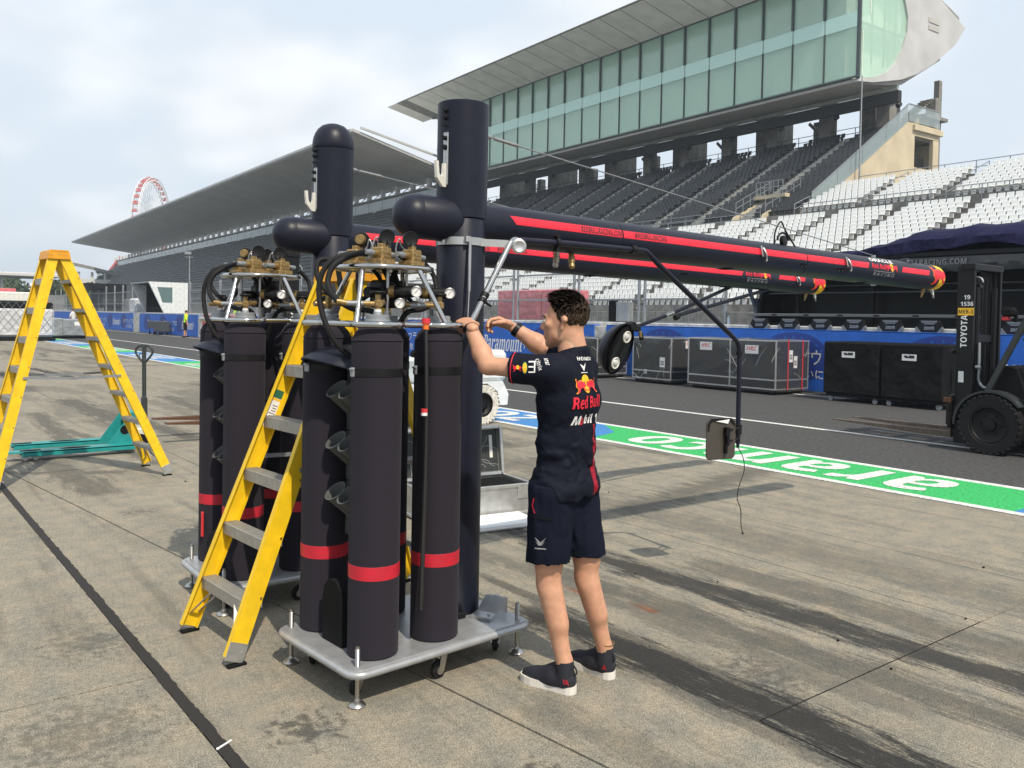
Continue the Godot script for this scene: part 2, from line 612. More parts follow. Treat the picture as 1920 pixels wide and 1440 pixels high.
func make_materials() -> void:
	var g := mat("concrete", lin(0.405, 0.377, 0.315), 0.92, 0.0, {})
	g.albedo_texture = tex["concrete"]
	g.normal_enabled = true
	g.normal_texture = tex["concrete_n"]
	g.normal_scale = 0.3
	g.detail_enabled = true
	g.detail_albedo = tex["stains"]
	g.detail_blend_mode = BaseMaterial3D.BLEND_MODE_MUL
	g.detail_uv_layer = BaseMaterial3D.DETAIL_UV_2
	mat("joint", lin(0.022, 0.020, 0.018), 0.95, 0.0, {"tex": "weave", "scale": 6.0, "world": true})
	mat("asphalt", lin(0.165, 0.163, 0.163), 0.9, 0.0, {"tex": "asphalt", "scale": 0.9, "world": true, "norm": "asphalt_n", "nscale": 0.8})
	mat("white_paint", lin(0.74, 0.74, 0.71), 0.75, 0.0, {"tex": "paint", "scale": 0.7, "world": true})
	mat("green_paint", lin(0.03, 0.47, 0.12), 0.7, 0.0, {"tex": "paint", "scale": 0.7, "world": true})
	mat("blue_paint", lin(0.045, 0.23, 0.56), 0.7, 0.0, {"tex": "paint", "scale": 0.7, "world": true})
	mat("navy", lin(0.012, 0.0138, 0.0265), 0.40, 0.0, {"spec": 0.35, "tex": "soft", "scale": 3.0, "norm": "fine", "nscale": 0.06})
	mat("cloth", lin(0.0275, 0.0245, 0.033), 0.88, 0.0, {"spec": 0.2, "tex": "weave", "scale": 5.0, "norm": "fine", "nscale": 0.35, "sheen": 0.25})
	mat("black", lin(0.008, 0.008, 0.009), 0.45, 0.0, {"spec": 0.35})
	mat("matt_black", lin(0.011, 0.011, 0.012), 0.85, 0.0, {"spec": 0.2, "tex": "soft", "scale": 2.0})
	mat("rubber", lin(0.013, 0.013, 0.014), 0.62, 0.0, {"spec": 0.3, "norm": "fine", "nscale": 0.3, "scale": 6.0})
	mat("red_band", lin(0.52, 0.012, 0.03), 0.55, 0.0, {"tex": "soft", "scale": 4.0})
	mat("red_stripe", lin(0.68, 0.012, 0.035), 0.5)
	mat("dark_ink", lin(0.012, 0.008, 0.012), 0.5)
	mat("yellow_print", lin(0.86, 0.47, 0.015), 0.5)
	mat("orange_print", lin(0.78, 0.13, 0.01), 0.5)
	mat("white_print", lin(0.75, 0.75, 0.75), 0.6)
	mat("grey_print", lin(0.3, 0.31, 0.32), 0.6)
	mat("green_print", lin(0.02, 0.13, 0.07), 0.6)
	mat("chrome", lin(0.52, 0.515, 0.50), 0.12, 1.0)
	mat("steel", lin(0.5, 0.49, 0.47), 0.32, 1.0, {"tex": "soft", "scale": 8.0})
	mat("silver_plate", lin(0.44, 0.45, 0.465), 0.34, 0.5, {"tex": "soft", "scale": 2.5, "norm": "fine", "nscale": 0.05})
	mat("alu", lin(0.56, 0.56, 0.55), 0.38, 0.8, {"tex": "soft", "scale": 3.0})
	mat("step_alu", lin(0.40, 0.385, 0.35), 0.45, 0.45, {"tex": "soft", "scale": 5.0})
	mat("brass", lin(0.40, 0.27, 0.11), 0.42, 0.6, {"tex": "grime", "scale": 9.0})
	mat("yellow", lin(0.82, 0.53, 0.010), 0.42, 0.0, {"tex": "soft", "scale": 2.2, "norm": "fine", "nscale": 0.04})
	mat("orange_yellow", lin(0.74, 0.33, 0.012), 0.5, 0.0, {"tex": "soft", "scale": 3.0})
	mat("teal", lin(0.012, 0.26, 0.255), 0.45, 0.0, {"tex": "soft", "scale": 2.0})
	mat("rust", lin(0.13, 0.06, 0.03), 0.75, 0.3, {"tex": "grime", "scale": 4.0})
	mat("fork_steel", lin(0.15, 0.115, 0.09), 0.55, 0.2, {"tex": "grime", "scale": 3.0})
	mat("off_white", lin(0.68, 0.67, 0.62), 0.5, 0.0, {"tex": "soft", "scale": 1.5})
	mat("white_body", lin(0.72, 0.75, 0.76), 0.35, 0.0, {"tex": "soft", "scale": 1.0})
	mat("white_tyre", lin(0.68, 0.66, 0.60), 0.8, 0.0, {"tex": "grime", "scale": 2.5})
	mat("holster", lin(0.095, 0.10, 0.098), 0.55, 0.0, {"tex": "soft", "scale": 8.0})
	mat("carbon", lin(0.016, 0.016, 0.017), 0.3, 0.0, {"tex": "weave", "scale": 9.0, "coat": 0.5})
	mat("skin", lin(0.56, 0.30, 0.19), 0.52, 0.0, {"tex": "soft", "scale": 7.0, "norm": "fine", "nscale": 0.1, "sss": 0.25})
	mat("hair", lin(0.07, 0.047, 0.031), 0.5, 0.0, {"spec": 0.3})
	mat("hair_light", lin(0.15, 0.105, 0.07), 0.5, 0.0, {"spec": 0.3})
	mat("shirt", lin(0.006, 0.0075, 0.016), 0.72, 0.0, {"spec": 0.25, "norm": "bumpy", "nscale": 0.25, "scale": 4.0})
	mat("shorts", lin(0.008, 0.0105, 0.021), 0.78, 0.0, {"spec": 0.2, "norm": "bumpy", "nscale": 0.3, "scale": 3.5})
	mat("shoe", lin(0.012, 0.013, 0.022), 0.75, 0.0, {"norm": "fine", "nscale": 0.8, "scale": 7.0})
	mat("sole", lin(0.66, 0.63, 0.58), 0.6)
	mat("banner_blue", lin(0.012, 0.125, 0.56), 0.6, 0.0, {"tex": "soft", "scale": 0.6})
	mat("banner_dark", lin(0.012, 0.045, 0.27), 0.6)
	mat("wall_white", lin(0.62, 0.61, 0.57), 0.8, 0.0, {"tex": "grime", "scale": 0.5})
	mat("galv", lin(0.34, 0.36, 0.38), 0.5, 0.6, {"tex": "soft", "scale": 1.0})
	mat("case_black", lin(0.011, 0.012, 0.014), 0.55, 0.0, {"spec": 0.2, "tex": "soft", "scale": 2.0, "norm": "bumpy", "nscale": 0.15})
	mat("cover_black", lin(0.012, 0.0125, 0.013), 0.75, 0.0, {"spec": 0.15, "norm": "crumple", "nscale": 0.5, "scale": 0.3})
	mat("tarp_navy", lin(0.013, 0.013, 0.045), 0.65, 0.0, {"spec": 0.2, "norm": "crumple", "nscale": 0.7, "scale": 0.7})
	mat("film", lin(0.6, 0.61, 0.63), 0.08, 0.0, {"alpha": 0.055})
	mat("film_fold_glint", lin(0.9, 0.92, 0.95), 0.25, 0.0, {"alpha": 0.38})  # pale folds, with the film's highlights put into the colour
	mat("film_grey", lin(0.24, 0.26, 0.28), 0.3, 0.0, {"norm": "crumple", "nscale": 0.6, "scale": 0.35})
	mat("net_white", lin(0.5, 0.51, 0.52), 0.5, 0.0, {"norm": "crumple", "nscale": 0.6, "scale": 0.35})
	mat("red_wrap", lin(0.60, 0.14, 0.16), 0.4, 0.0, {"norm": "crumple", "nscale": 0.5, "scale": 0.2})
	mat("crack_case", lin(0.03, 0.035, 0.035), 0.6, 0.0, {"tex": "grime", "scale": 3.0})
	mat("stand_concrete", lin(0.25, 0.24, 0.22), 0.9, 0.0, {"tex": "grime", "scale": 0.25})
	mat("stand_beige", lin(0.56, 0.48, 0.34), 0.88, 0.0, {"tex": "soft", "scale": 0.12})
	mat("stand_dark", lin(0.25, 0.24, 0.22), 0.88, 0.0, {"tex": "grime", "scale": 0.2})
	mat("step_pale", lin(0.5, 0.49, 0.45), 0.9, 0.0, {"tex": "grime", "scale": 0.4})
	mat("seat_white", lin(0.76, 0.77, 0.76), 0.45)
	mat("seat_black", lin(0.03, 0.033, 0.037), 0.42)
	mat("seat_grey", lin(0.055, 0.062, 0.07), 0.55)
	mat("roof_pale", lin(0.76, 0.75, 0.70), 0.6, 0.0, {"tex": "soft", "scale": 0.1})
	mat("roof_grey", lin(0.45, 0.44, 0.41), 0.7, 0.0, {"tex": "soft", "scale": 0.04})
	mat("fascia", lin(0.50, 0.497, 0.49), 0.5, 0.0, {"tex": "soft", "scale": 0.08})
	mat("mullion", lin(0.07, 0.09, 0.09), 0.4, 0.4)
	mat("pane", lin(0.56, 0.84, 0.68), 0.04, 0.0, {"alpha": 0.36})
	mat("pane_band", lin(0.60, 0.88, 0.80), 0.12, 0.0, {"alpha": 0.92})
	mat("blind", lin(0.84, 0.90, 0.80), 0.8, 0.0, {"tex": "soft", "scale": 0.2})
	mat("glass_grey", lin(0.12, 0.2, 0.2), 0.06, 0.0, {"alpha": 0.75})
	mat("rail_glass", lin(0.3, 0.37, 0.38), 0.15, 0.0, {"alpha": 0.55})
	mat("beam_black", lin(0.012, 0.012, 0.013), 0.6)
	mat("hi_vis", lin(0.55, 0.85, 0.02), 0.75)
	mat("cloth_white", lin(0.6, 0.6, 0.6), 0.8)
	mat("wheel_red", lin(0.6, 0.09, 0.08), 0.6)
	mat("wheel_white", lin(0.7, 0.7, 0.7), 0.6)
	mat("leaf", lin(0.055, 0.085, 0.03), 0.8)
	mat("bark", lin(0.07, 0.05, 0.035), 0.9)
	mat("orange_body", lin(0.75, 0.16, 0.015), 0.45)
	mat("lens", lin(0.55, 0.56, 0.56), 0.08, 0.2)
	mat("screen_back", lin(0.008, 0.009, 0.010), 0.4, 0.0, {"spec": 0.3})
	mat("tie_red", lin(0.6, 0.03, 0.04), 0.5)
	mat("foam_white", lin(0.82, 0.84, 0.84), 0.6)
	mat("far_grey", lin(0.2, 0.21, 0.21), 0.8)
	mat("far_pale", lin(0.55, 0.55, 0.54), 0.8)
	mat("hill", lin(0.06, 0.085, 0.05), 0.95)

# ---------- ground, lane, paint
func sheet(b: MB, poly: Array, y: float, thick := 0.0) -> void:
	var pp := PackedVector2Array(poly)
	var idx := Geometry2D.triangulate_polygon(pp)
	for k in range(0, idx.size(), 3):
		var q := [pp[idx[k]], pp[idx[k + 1]], pp[idx[k + 2]]]
		if (q[1] - q[0]).cross(q[2] - q[0]) > 0:
			q.reverse()
		var p := []
		for s in q:
			p.append(V(s.x, y, s.y))
			b.uv2.append(Vector2((s.x - SX0) / SW, (s.y - SZ0) / SH))
		var last := b.uv2.size()
		var sw := b.uv2[last - 1]
		b.uv2[last - 1] = b.uv2[last - 2]
		b.uv2[last - 2] = sw
		b.tri_uv(p[0], p[1], p[2], Vector3.UP, q[0] / 2.3, q[1] / 2.3, q[2] / 2.3)
	if thick > 0.0:
		if not Geometry2D.is_polygon_clockwise(pp):
			pp.reverse()
		for k in pp.size():
			var a := pp[k]
			var c := pp[(k + 1) % pp.size()]
			b.quad_uv(V(c.x, y, c.y), V(a.x, y, a.y), V(a.x, y - thick, a.y), V(c.x, y - thick, c.y), c / 2.3, a / 2.3, a / 2.3, c / 2.3)
			for j in 6:
				b.uv2.append(Vector2((a.x - SX0) / SW, (a.y - SZ0) / SH))

func rect(x0: float, z0: float, x1: float, z1: float) -> Array:
	return [Vector2(x0, z0), Vector2(x1, z0), Vector2(x1, z1), Vector2(x0, z1)]

func build_ground() -> void:
	var b := MB.new()
	sheet(b, rect(-1500, -2500, 2500, 1500), -0.05)
	structure("ground", b, "far_grey")
	b = MB.new()
	sheet(b, rect(-30, -160, 8.16, 20), -0.008)
	var apron := structure("apron", b, "joint")
	# concrete slabs, one by one; joints stay open between them
	var g := 0.0042
	var cols := [[-6.0, -2.4], [-2.4, 1.098], [1.142, 2.985], [2.985, 5.015], [5.015, 6.08], [6.08, 8.15]]
	var cuts := [[8.0, 1.5, -5.4, -12.0], [8.0, 2.0, -4.0, -10.0], [8.0, -0.55, -10.4], [8.0, -2.12, -8.6], [8.0, -2.12, -8.6], [8.0, -2.12, -8.6]]
	for c in cols.size():
		var zs: Array = cuts[c].duplicate()
		while zs[-1] > -110.0:
			zs.append(zs[-1] - 6.4 - 0.3 * (c % 3))
		for k in zs.size() - 1:
			var x0: float = cols[c][0] + g
			var x1: float = cols[c][1] - g
			var z1: float = zs[k] - g
			var z0: float = zs[k + 1] + g
			var polys := [rect(x0, z0, x1, z1)]
			if c == 2 and k == 1:
				# a saw cut runs slantwise through this slab
				polys = [[Vector2(x0, z0), Vector2(1.21, z0), Vector2(2.41, z1), Vector2(x0, z1)], [Vector2(1.222, z0), Vector2(x1, z0), Vector2(x1, z1), Vector2(2.422, z1)]]
			for p in polys:
				b = MB.new()
				var dy := rng.randf_range(-0.0015, 0.0)
				sheet(b, p, dy, 0.012)
				put("slab", b, "concrete", apron)
	# ragged filler in the wide joint
	b = MB.new()
	rng.seed = 19
	var z := 4.0
	var w0 := 0.0
	var w1 := 0.0
	while z > -40.0:
		var st := 0.018 if z > -8.0 else 0.4
		var n0 := clampf(w0 + rng.randf_range(-0.006, 0.006), -0.001, 0.007)
		var n1 := clampf(w1 + rng.randf_range(-0.006, 0.006), -0.001, 0.007)
		sheet(b, [Vector2(1.097 - w0, z), Vector2(1.143 + w1, z), Vector2(1.143 + n1, z - st), Vector2(1.097 - n0, z - st)], 0.0015)
		w0 = n0
		w1 = n1
		z -= st
	put("joint_filler", b, "joint", apron)
	b = MB.new()
	sheet(b, rect(8.16, -170, 19.6, 20), -0.004)
	structure("pit_road", b, "asphalt")
	b = MB.new()
	sheet(b, rect(19.6, -400, 39.0, 40), -0.02)
	structure("race_track", b, "asphalt")
	# white lines
	for l in [[12.05, 12.19], [17.62, 17.76]]:
		b = MB.new()
		sheet(b, rect(l[0], -150, l[1], 10), 0.002)
		structure("lane_line", b, "white_paint")
	for l in [[8.16, 8.29], [9.46, 9.59]]:
		b = MB.new()
		sheet(b, rect(l[0], -150, l[1], 10), 0.002)
		structure("strip_border", b, "white_paint")
	# painted blocks between the borders
	var blocks := [[6.0, -3.25, "blue_paint", ""], [-3.25, -9.0, "green_paint", "aramco"], [-9.0, -22.5, "blue_paint", "zoom"], [-22.5, -29.5, "green_paint", "aramco"], [-29.5, -37.0, "blue_paint", "zoom"],
		[-37.0, -44.0, "green_paint", "aramco"], [-44.0, -52.0, "blue_paint", "zoom"], [-52.0, -60.0, "green_paint", "aramco"], [-60.0, -75.0, "blue_paint", ""], [-75.0, -90.0, "green_paint", ""]]
	for k in blocks.size():
		var q: Array = blocks[k]
		b = MB.new()
		if k == 1:
			sheet(b, [Vector2(8.29, q[0]), Vector2(9.46, q[0]), Vector2(9.46, -9.75), Vector2(8.95, -9.0), Vector2(8.29, -8.75)], 0.002)
		elif k == 2:
			sheet(b, [Vector2(8.29, -8.752), Vector2(8.95, -9.002), Vector2(9.46, -9.752), Vector2(9.46, q[1]), Vector2(8.29, q[1])], 0.002)
		else:
			sheet(b, rect(8.29, q[1], 9.46, q[0]), 0.002)
		structure("painted_block", b, q[2])
		if q[3] == "":
			continue
		# lettering reads from the far side of the lane
		var mid: float = (q[0] + q[1]) * 0.5
		if k == 1:
			mid = -6.26
		if k == 2:
			mid = -12.6
		var tr := letters(q[3], 0.86, "bold", 1.0, 0.0, 4.3 if q[3] == "aramco" else 3.6)
		var lb := flat_lay(tr, V(8.87, 0.006, mid), V(0, 0, -1), V(-1, 0, 0))
		structure("lane_lettering", lb, "white_paint")
	b = MB.new()
	rng.seed = 3
	for k in 14:
		var p := V(rng.randf_range(1.6, 6.5), 0.006, rng.randf_range(-9.0, -1.8))
		b.t = Transform3D(Basis(Vector3.UP, rng.randf() * 6.0).scaled(Vector3(1, 0.45, 0.7)), p)
		b.ball(Vector3.ZERO, rng.randf_range(0.006, 0.014), 6)
	b.t = Transform3D.IDENTITY
	var cr := put("rubber_crumbs", b, "matt_black", self)
	cr.set_meta("kind", "stuff")
	cr.set_meta("label", "loose black tyre crumbs scattered over the concrete apron")
	cr.set_meta("category", "debris")
	b = MB.new()
	b.bar(V(1.10, 0.005, -3.18), V(1.165, 0.005, -3.215), 0.007, 0.004)
	b.box(V(1.10, 0.005, -3.18), V(0.010, 0.007, 0.010), 0.002)
	var tie := put("cable_tie", b, "white_print", self)
	tie.set_meta("label", "small white cable tie lying on the dark joint in the concrete")
	tie.set_meta("category", "cable tie")

# ---------- emblem outlines
func bull() -> Array:
	return [Vector2(-0.5, 0.0), Vector2(-0.47, 0.2), Vector2(-0.55, 0.36), Vector2(-0.48, 0.40), Vector2(-0.40, 0.25), Vector2(-0.3, 0.22), Vector2(-0.16, 0.28), Vector2(0.0, 0.30), Vector2(0.15, 0.26), Vector2(0.26, 0.19), Vector2(0.34, 0.24), Vector2(0.44, 0.22), Vector2(0.39, 0.15), Vector2(0.47, 0.04), Vector2(0.43, -0.05), Vector2(0.35, -0.05), Vector2(0.29, -0.02), Vector2(0.26, -0.11), Vector2(0.36, -0.19), Vector2(0.45, -0.19), Vector2(0.43, -0.27), Vector2(0.29, -0.26), Vector2(0.15, -0.12), Vector2(0.02, -0.08), Vector2(-0.1, -0.1), Vector2(-0.2, -0.14), Vector2(-0.27, -0.28), Vector2(-0.42, -0.35), Vector2(-0.52, -0.33), Vector2(-0.38, -0.23), Vector2(-0.34, -0.12), Vector2(-0.43, -0.06)]

# both gantries: [at, turn, boom length, boom turn in the world, with dome on the post]
func gantry(first: bool) -> void:
	var at := V(2.13, 0, -3.53) if first else V(2.08, 0, -4.90)
	var turn := 4.0 if first else -1.0
	var root := thing("pit_gantry", "dark navy boom gantry whose open post top stands nearest the mechanic" if first else "dark navy boom gantry with rounded dome on its post, behind the other one", "gantry", at, turn, "boom gantries on silver trolleys")
	var b := MB.new()
	# trolley deck: rounded plate with a bright rolled edge
	var poly := []
	for c in [[0.44, 0.285, 0.0], [-0.44, 0.285, PI / 2], [-0.44, -0.285, PI], [0.44, -0.285, PI * 1.5]]:
		for k in 6:
			var a: float = c[2] + PI / 2 * k / 5
			poly.append(Vector2(c[0] + cos(a) * 0.06, c[1] + sin(a) * 0.06))
	b.t = Transform3D(Basis(Vector3.RIGHT, -PI / 2), V(0, 0.13, 0))
	b.prism(poly, 0.0, 0.034)
	var inner := []
	for p in poly:
		inner.append(p * 0.99)
	b.prism(inner, 0.034, 0.0395)
	put("deck", b, "silver_plate", root)
	b = MB.new()
	var rim := []
	for p in poly:
		rim.append(V(p.x, 0.147, -p.y))
	b.tube(rim, 0.018, 8, true)
	put("deck_edge", b, "silver_plate", root)
	# jacks
	for c in [[-0.455, 0.295], [0.455, 0.295], [-0.455, -0.295], [0.455, -0.295]]:
		b = MB.new()
		b.cyl(V(c[0], 0.03, c[1]), V(c[0], 0.245, c[1]), 0.0095, -1, 12)
		for k in 26:
			b.lathe([Vector2(0.0095, 0), Vector2(0.0112, 0.002), Vector2(0.0095, 0.004)], 10, V(c[0], 0.17 + k * 0.0028, c[1]))
		b.cyl(V(c[0], 0.245, c[1]), V(c[0], 0.256, c[1]), 0.0085, 0.008, 10)
		b.lathe([Vector2(0, 0), Vector2(0.036, 0), Vector2(0.038, 0.006), Vector2(0.030, 0.016), Vector2(0.014, 0.024), Vector2(0.012, 0.034), Vector2(0, 0.034)], 20, V(c[0], 0.0, c[1]))
		put("jack_foot", b, "steel", root)
	# castors
	for c in [[-0.40, 0.20, 0.4], [-0.02, 0.285, 0.1], [0.40, 0.2, 0.7], [-0.38, -0.22, 0.9], [0.38, -0.22, 0.3]]:
		var cr := Node3D.new()
		cr.name = "castor"
		root.add_child(cr, true)
		cr.position = V(c[0], 0.0, c[1])
		cr.rotation.y = c[2]
		b = MB.new()
		b.lathe([Vector2(0.0, -0.013), Vector2(0.034, -0.013), Vector2(0.041, -0.009), Vector2(0.043, 0.0), Vector2(0.041, 0.009), Vector2(0.034, 0.013), Vector2(0, 0.013)], 22, V(0, 0.043, 0), Vector3.BACK)
		put("wheel", b, "rubber", cr)
		b = MB.new()
		b.cyl(V(0, 0.043, -0.019), V(0, 0.043, 0.019), 0.022, -1, 16)
		for s in [-1.0, 1.0]:
			b.bar(V(0, 0.04, 0.021 * s), V(0.02, 0.115, 0.021 * s), 0.034, 0.003, 0.0, V(1, 0, 0))
		b.box(V(0.022, 0.118, 0), V(0.07, 0.012, 0.06), 0.003)
		put("fork", b, "steel", cr)
	if first:
		# cast wedge bracket on the outer corner of the deck
		b = MB.new()
		b.t = Transform3D(Basis(Vector3.UP, 0.35), V(0.385, 0.17, 0.16))
		var wp := [Vector2(-0.085, 0), Vector2(0.095, 0), Vector2(0.095, 0.07), Vector2(0.065, 0.074), Vector2(-0.02, 0.02), Vector2(-0.085, 0.014)]
		b.prism(wp, -0.055, 0.055)
		b.cyl(V(0.078, 0.07, 0), V(0.078, 0.078, 0), 0.014, -1, 14)
		b.cyl(V(-0.05, 0.015, 0.03), V(-0.05, 0.024, 0.03), 0.008, -1, 10)
		put("corner_bracket", b, "silver_plate", root)
		b = MB.new()
		b.box(V(0.245, 0.185, 0.115), V(0.045, 0.03, 0.025), 0.004)
		b.cyl(V(0.245, 0.19, 0.125), V(0.245, 0.19, 0.132), 0.008, -1, 10)
		put("post_clamp", b, "black", root)
	# post
	var post := V(0.31, 0, -0.02) if first else V(0.32, 0, -0.065)
	b = MB.new()
	b.lathe([Vector2(0, 0.168), Vector2(0.120, 0.168), Vector2(0.122, 0.172), Vector2(0.122, 2.139), Vector2(0.120, 2.142)], 44, post)
	put("post", b, "navy", root)
	b = MB.new()
	if first:
		b.lathe([Vector2(0.120, 2.143), Vector2(0.128, 2.147), Vector2(0.128, 2.715), Vector2(0.125, 2.719), Vector2(0.119, 2.715), Vector2(0.119, 2.4), Vector2(0, 2.4)], 44, post)
	else:
		b.lathe([Vector2(0.120, 2.143), Vector2(0.128, 2.147), Vector2(0.128, 2.685)], 44, post)
	put("post_sleeve", b, "navy", root)
	if not first:
		b = MB.new()
		b.lathe([Vector2(0.1265, 2.688), Vector2(0.128, 2.691), Vector2(0.128, 2.72), Vector2(0.124, 2.752), Vector2(0.113, 2.784), Vector2(0.096, 2.812), Vector2(0.072, 2.834), Vector2(0.039, 2.847), Vector2(0.0, 2.851)], 44, post, Vector3.UP, 0, TAU, 1.2)
		put("post_dome", b, "navy", root)
	# hook plate and pins on the side away from the boom
	var hk := Node3D.new()
	hk.name = "hook_plate"
	root.add_child(hk)
	hk.position = post + V(-0.118, 2.27, 0.0)
	hk.rotation.y = 0.215
	hk.position = post + V(-0.121, 2.27, 0.026)
	b = MB.new()
	b.box(V(-0.004, 0.16, 0), V(0.012, 0.26, 0.032), 0.004)
	put("plate", b, "steel", hk)
	b = MB.new()
	b.prism([Vector2(-0.008, 0.02), Vector2(-0.035, 0.02), Vector2(-0.075, 0.06), Vector2(-0.083, 0.14), Vector2(-0.066, 0.14), Vector2(-0.06, 0.082), Vector2(-0.047, 0.068), Vector2(-0.034, 0.07), Vector2(-0.028, 0.085), Vector2(-0.024, 0.135), Vector2(-0.008, 0.135)], -0.008, 0.008)
	put("hook", b, "off_white", hk)
	for q in [[0.215, 0.014], [0.26, 0.012], [0.36, 0.012], [0.395, 0.012], [0.32, 0.006]]:
		b = MB.new()
		b.cyl(V(-0.01, q[0], 0), V(-0.028, q[0], 0), q[1], q[1] * 0.8, 12)
		b.cyl(V(-0.02, q[0] + 0.005, -0.012), V(-0.02, q[0] - 0.004, 0.012), 0.005, -1, 8)
		put("pin", b, "black", hk)
	# boom: tail with round end, sections, cap; laid square across the lane
	var bm := Node3D.new()
	bm.name = "boom"
	root.add_child(bm)
	bm.position = post + V(0, 2.135, 0)
	var L := 4.96 if first else 5.42
	bm.rotation_degrees.y = -turn
	var ax := V(1, -0.014, 0).normalized()
	b = MB.new()
	var tail := [Vector2(0.0, -0.385)]
	for k in range(1, 9):
		var a := PI / 2 * k / 8
		tail.append(Vector2(sin(a) * 0.109, -0.276 - cos(a) * 0.109))
	b.lathe(tail, 40, Vector3.ZERO, ax, 0, TAU, 1.2)
	put("tail_cap", b, "navy", bm)
	b = MB.new()
	b.lathe([Vector2(0.1065, -0.276), Vector2(0.109, -0.272), Vector2(0.109, -0.02)], 40, Vector3.ZERO, ax)
	put("tail_section", b, "navy", bm)
	var R := 0.105
	var cuts := [0.06, 1.045, 2.865, 3.34, L - 0.17] if first else [0.06, 1.75, 4.46, L - 0.17]
	for k in cuts.size() - 1:
		b = MB.new()
		b.lathe([Vector2(R - 0.003, cuts[k] + 0.001), Vector2(R, cuts[k] + 0.004), Vector2(R, cuts[k + 1] - 0.004), Vector2(R - 0.003, cuts[k + 1] - 0.001)], 40, Vector3.ZERO, ax)
		put("boom_section", b, "navy", bm)
	b = MB.new()
	var cap := [Vector2(R, L - 0.17), Vector2(R, L - 0.1)]
	for k in range(1, 9):
		var a := PI / 2 * k / 8
		cap.append(Vector2(cos(a) * R, L - 0.1 + sin(a) * R))
	b.lathe(cap, 40, Vector3.ZERO, ax, 0, TAU, 1.2)
	put("boom_cap", b, "yellow_print", bm)
	# print wrapped on the tube: x along the boom, y round it from the near side's middle
	var wrap := func(off: float):
		return func(s: Vector2):
			var an := s.y / R
			var rr := R + off
			if s.x > L - 0.1:
				var q := clampf((s.x - (L - 0.1)) / R, 0, 0.98)
				rr = (R + off) * sqrt(1.0 - q * q)
			return ax * s.x + V(-ax.y, ax.x, 0) * (sin(an) * rr) + V(0, 0, 1) * (cos(an) * rr)
	var band := func(x0: float, x1: float, y0: float, y1: float, sl0: float, sl1: float):
		var tris := []
		var m := 6
		for k in m:
			var ya: float = lerpf(y0, y1, float(k) / m)
			var yb: float = lerpf(y0, y1, float(k + 1) / m)
			var fa := float(k) / m
			var fb := float(k + 1) / m
			tris.append([Vector2(x0 + sl0 * fa, ya), Vector2(x1 + sl1 * fa, ya), Vector2(x1 + sl1 * fb, yb)])
			tris.append([Vector2(x0 + sl0 * fa, ya), Vector2(x1 + sl1 * fb, yb), Vector2(x0 + sl0 * fb, yb)])
		return tris
	var y0 := 0.003
	var y1 := 0.047
	var stripes := [[0.27, 1.040, -0.035, 0], [1.05, 2.86, 0, 0], [2.87, 3.335, 0, 0], [3.345, 3.66, 0, 0.03], [4.16, 4.60, 0.03, 0.03]] if first else [[0.22, 1.745, -0.035, 0], [1.755, 4.0, 0, 0.03], [4.56, 4.98, 0.03, 0.03]]
	for s in stripes:
		put("stripe", lay(band.call(s[0], s[1], y0, y1, s[2], s[3]), wrap.call(0.0012)), "red_stripe", bm)
	var print_at := func(tr: Array, x: float, y: float, m: String, called: String, off := 0.0022):
		put(called, lay(split_tris(moved(tr, Vector2(x, y)), 0.05), wrap.call(off)), m, bm)
	var ym := (y0 + y1) / 2
	if first:
		print_at.call(letters("REDBULLRACING.COM", 0.034, "bold", 1.0, 0.05, 0.315), 0.88, ym, "dark_ink", "lettering")
		print_at.call(letters("@REDBULLRACING", 0.034, "bold", 1.0, 0.05, 0.27), 1.275, ym, "dark_ink", "lettering")
	else:
		print_at.call(letters("REDBULLRACING.COM", 0.034, "bold", 1.0, 0.05, 0.315), 1.0, ym, "dark_ink", "lettering")
		print_at.call(letters("@REDBULLRACING", 0.034, "bold", 1.0, 0.05, 0.27), 1.36, ym, "dark_ink", "lettering")
	var lx := 3.90 if first else 4.24
	print_at.call(letters("ORACLE", 0.036, "bold", 1.0, 0.1, 0.34), lx - 0.01, 0.083, "white_print", "lettering")
	print_at.call(letters("Red Bull", 0.042, "bold", 1.0, 0.05, 0.21), lx - 0.07, 0.028, "red_stripe", "lettering")
	for f in [-1, 1]:
		print_at.call(moved(poly_tris(bull()), Vector2(0.0, 0.0), 0.075, f > 0), lx + 0.115 + 0.042 * f, 0.024, "red_stripe", "bull_emblem", 0.003)
	print_at.call(poly_tris(ellipse(0.026, 0.033)), lx + 0.115, 0.03, "yellow_print", "sun_emblem")
	print_at.call(stroke_tris([[Vector2(-0.15, 0), Vector2(0.15, 0)]], 0.003), lx - 0.01, -0.012, "grey_print", "lettering")
	print_at.call(letters("R A C I N G", 0.024, "sans", 1.0, 0.25, 0.30), lx + 0.0, -0.034, "grey_print", "lettering")
	# large emblem running onto the yellow end
	var bl := poly_tris(bull())
	print_at.call(moved(bl, Vector2.ZERO, 0.235), L - 0.165, 0.006, "orange_print", "bull_emblem", 0.0016)
	print_at.call(moved(bl, Vector2.ZERO, 0.205), L - 0.163, 0.006, "red_stripe", "bull_emblem", 0.0030)
	# clips, dome, scoops
	var low := func(s: float, d := 0.0): return ax * s + V(0, -R - d, 0)
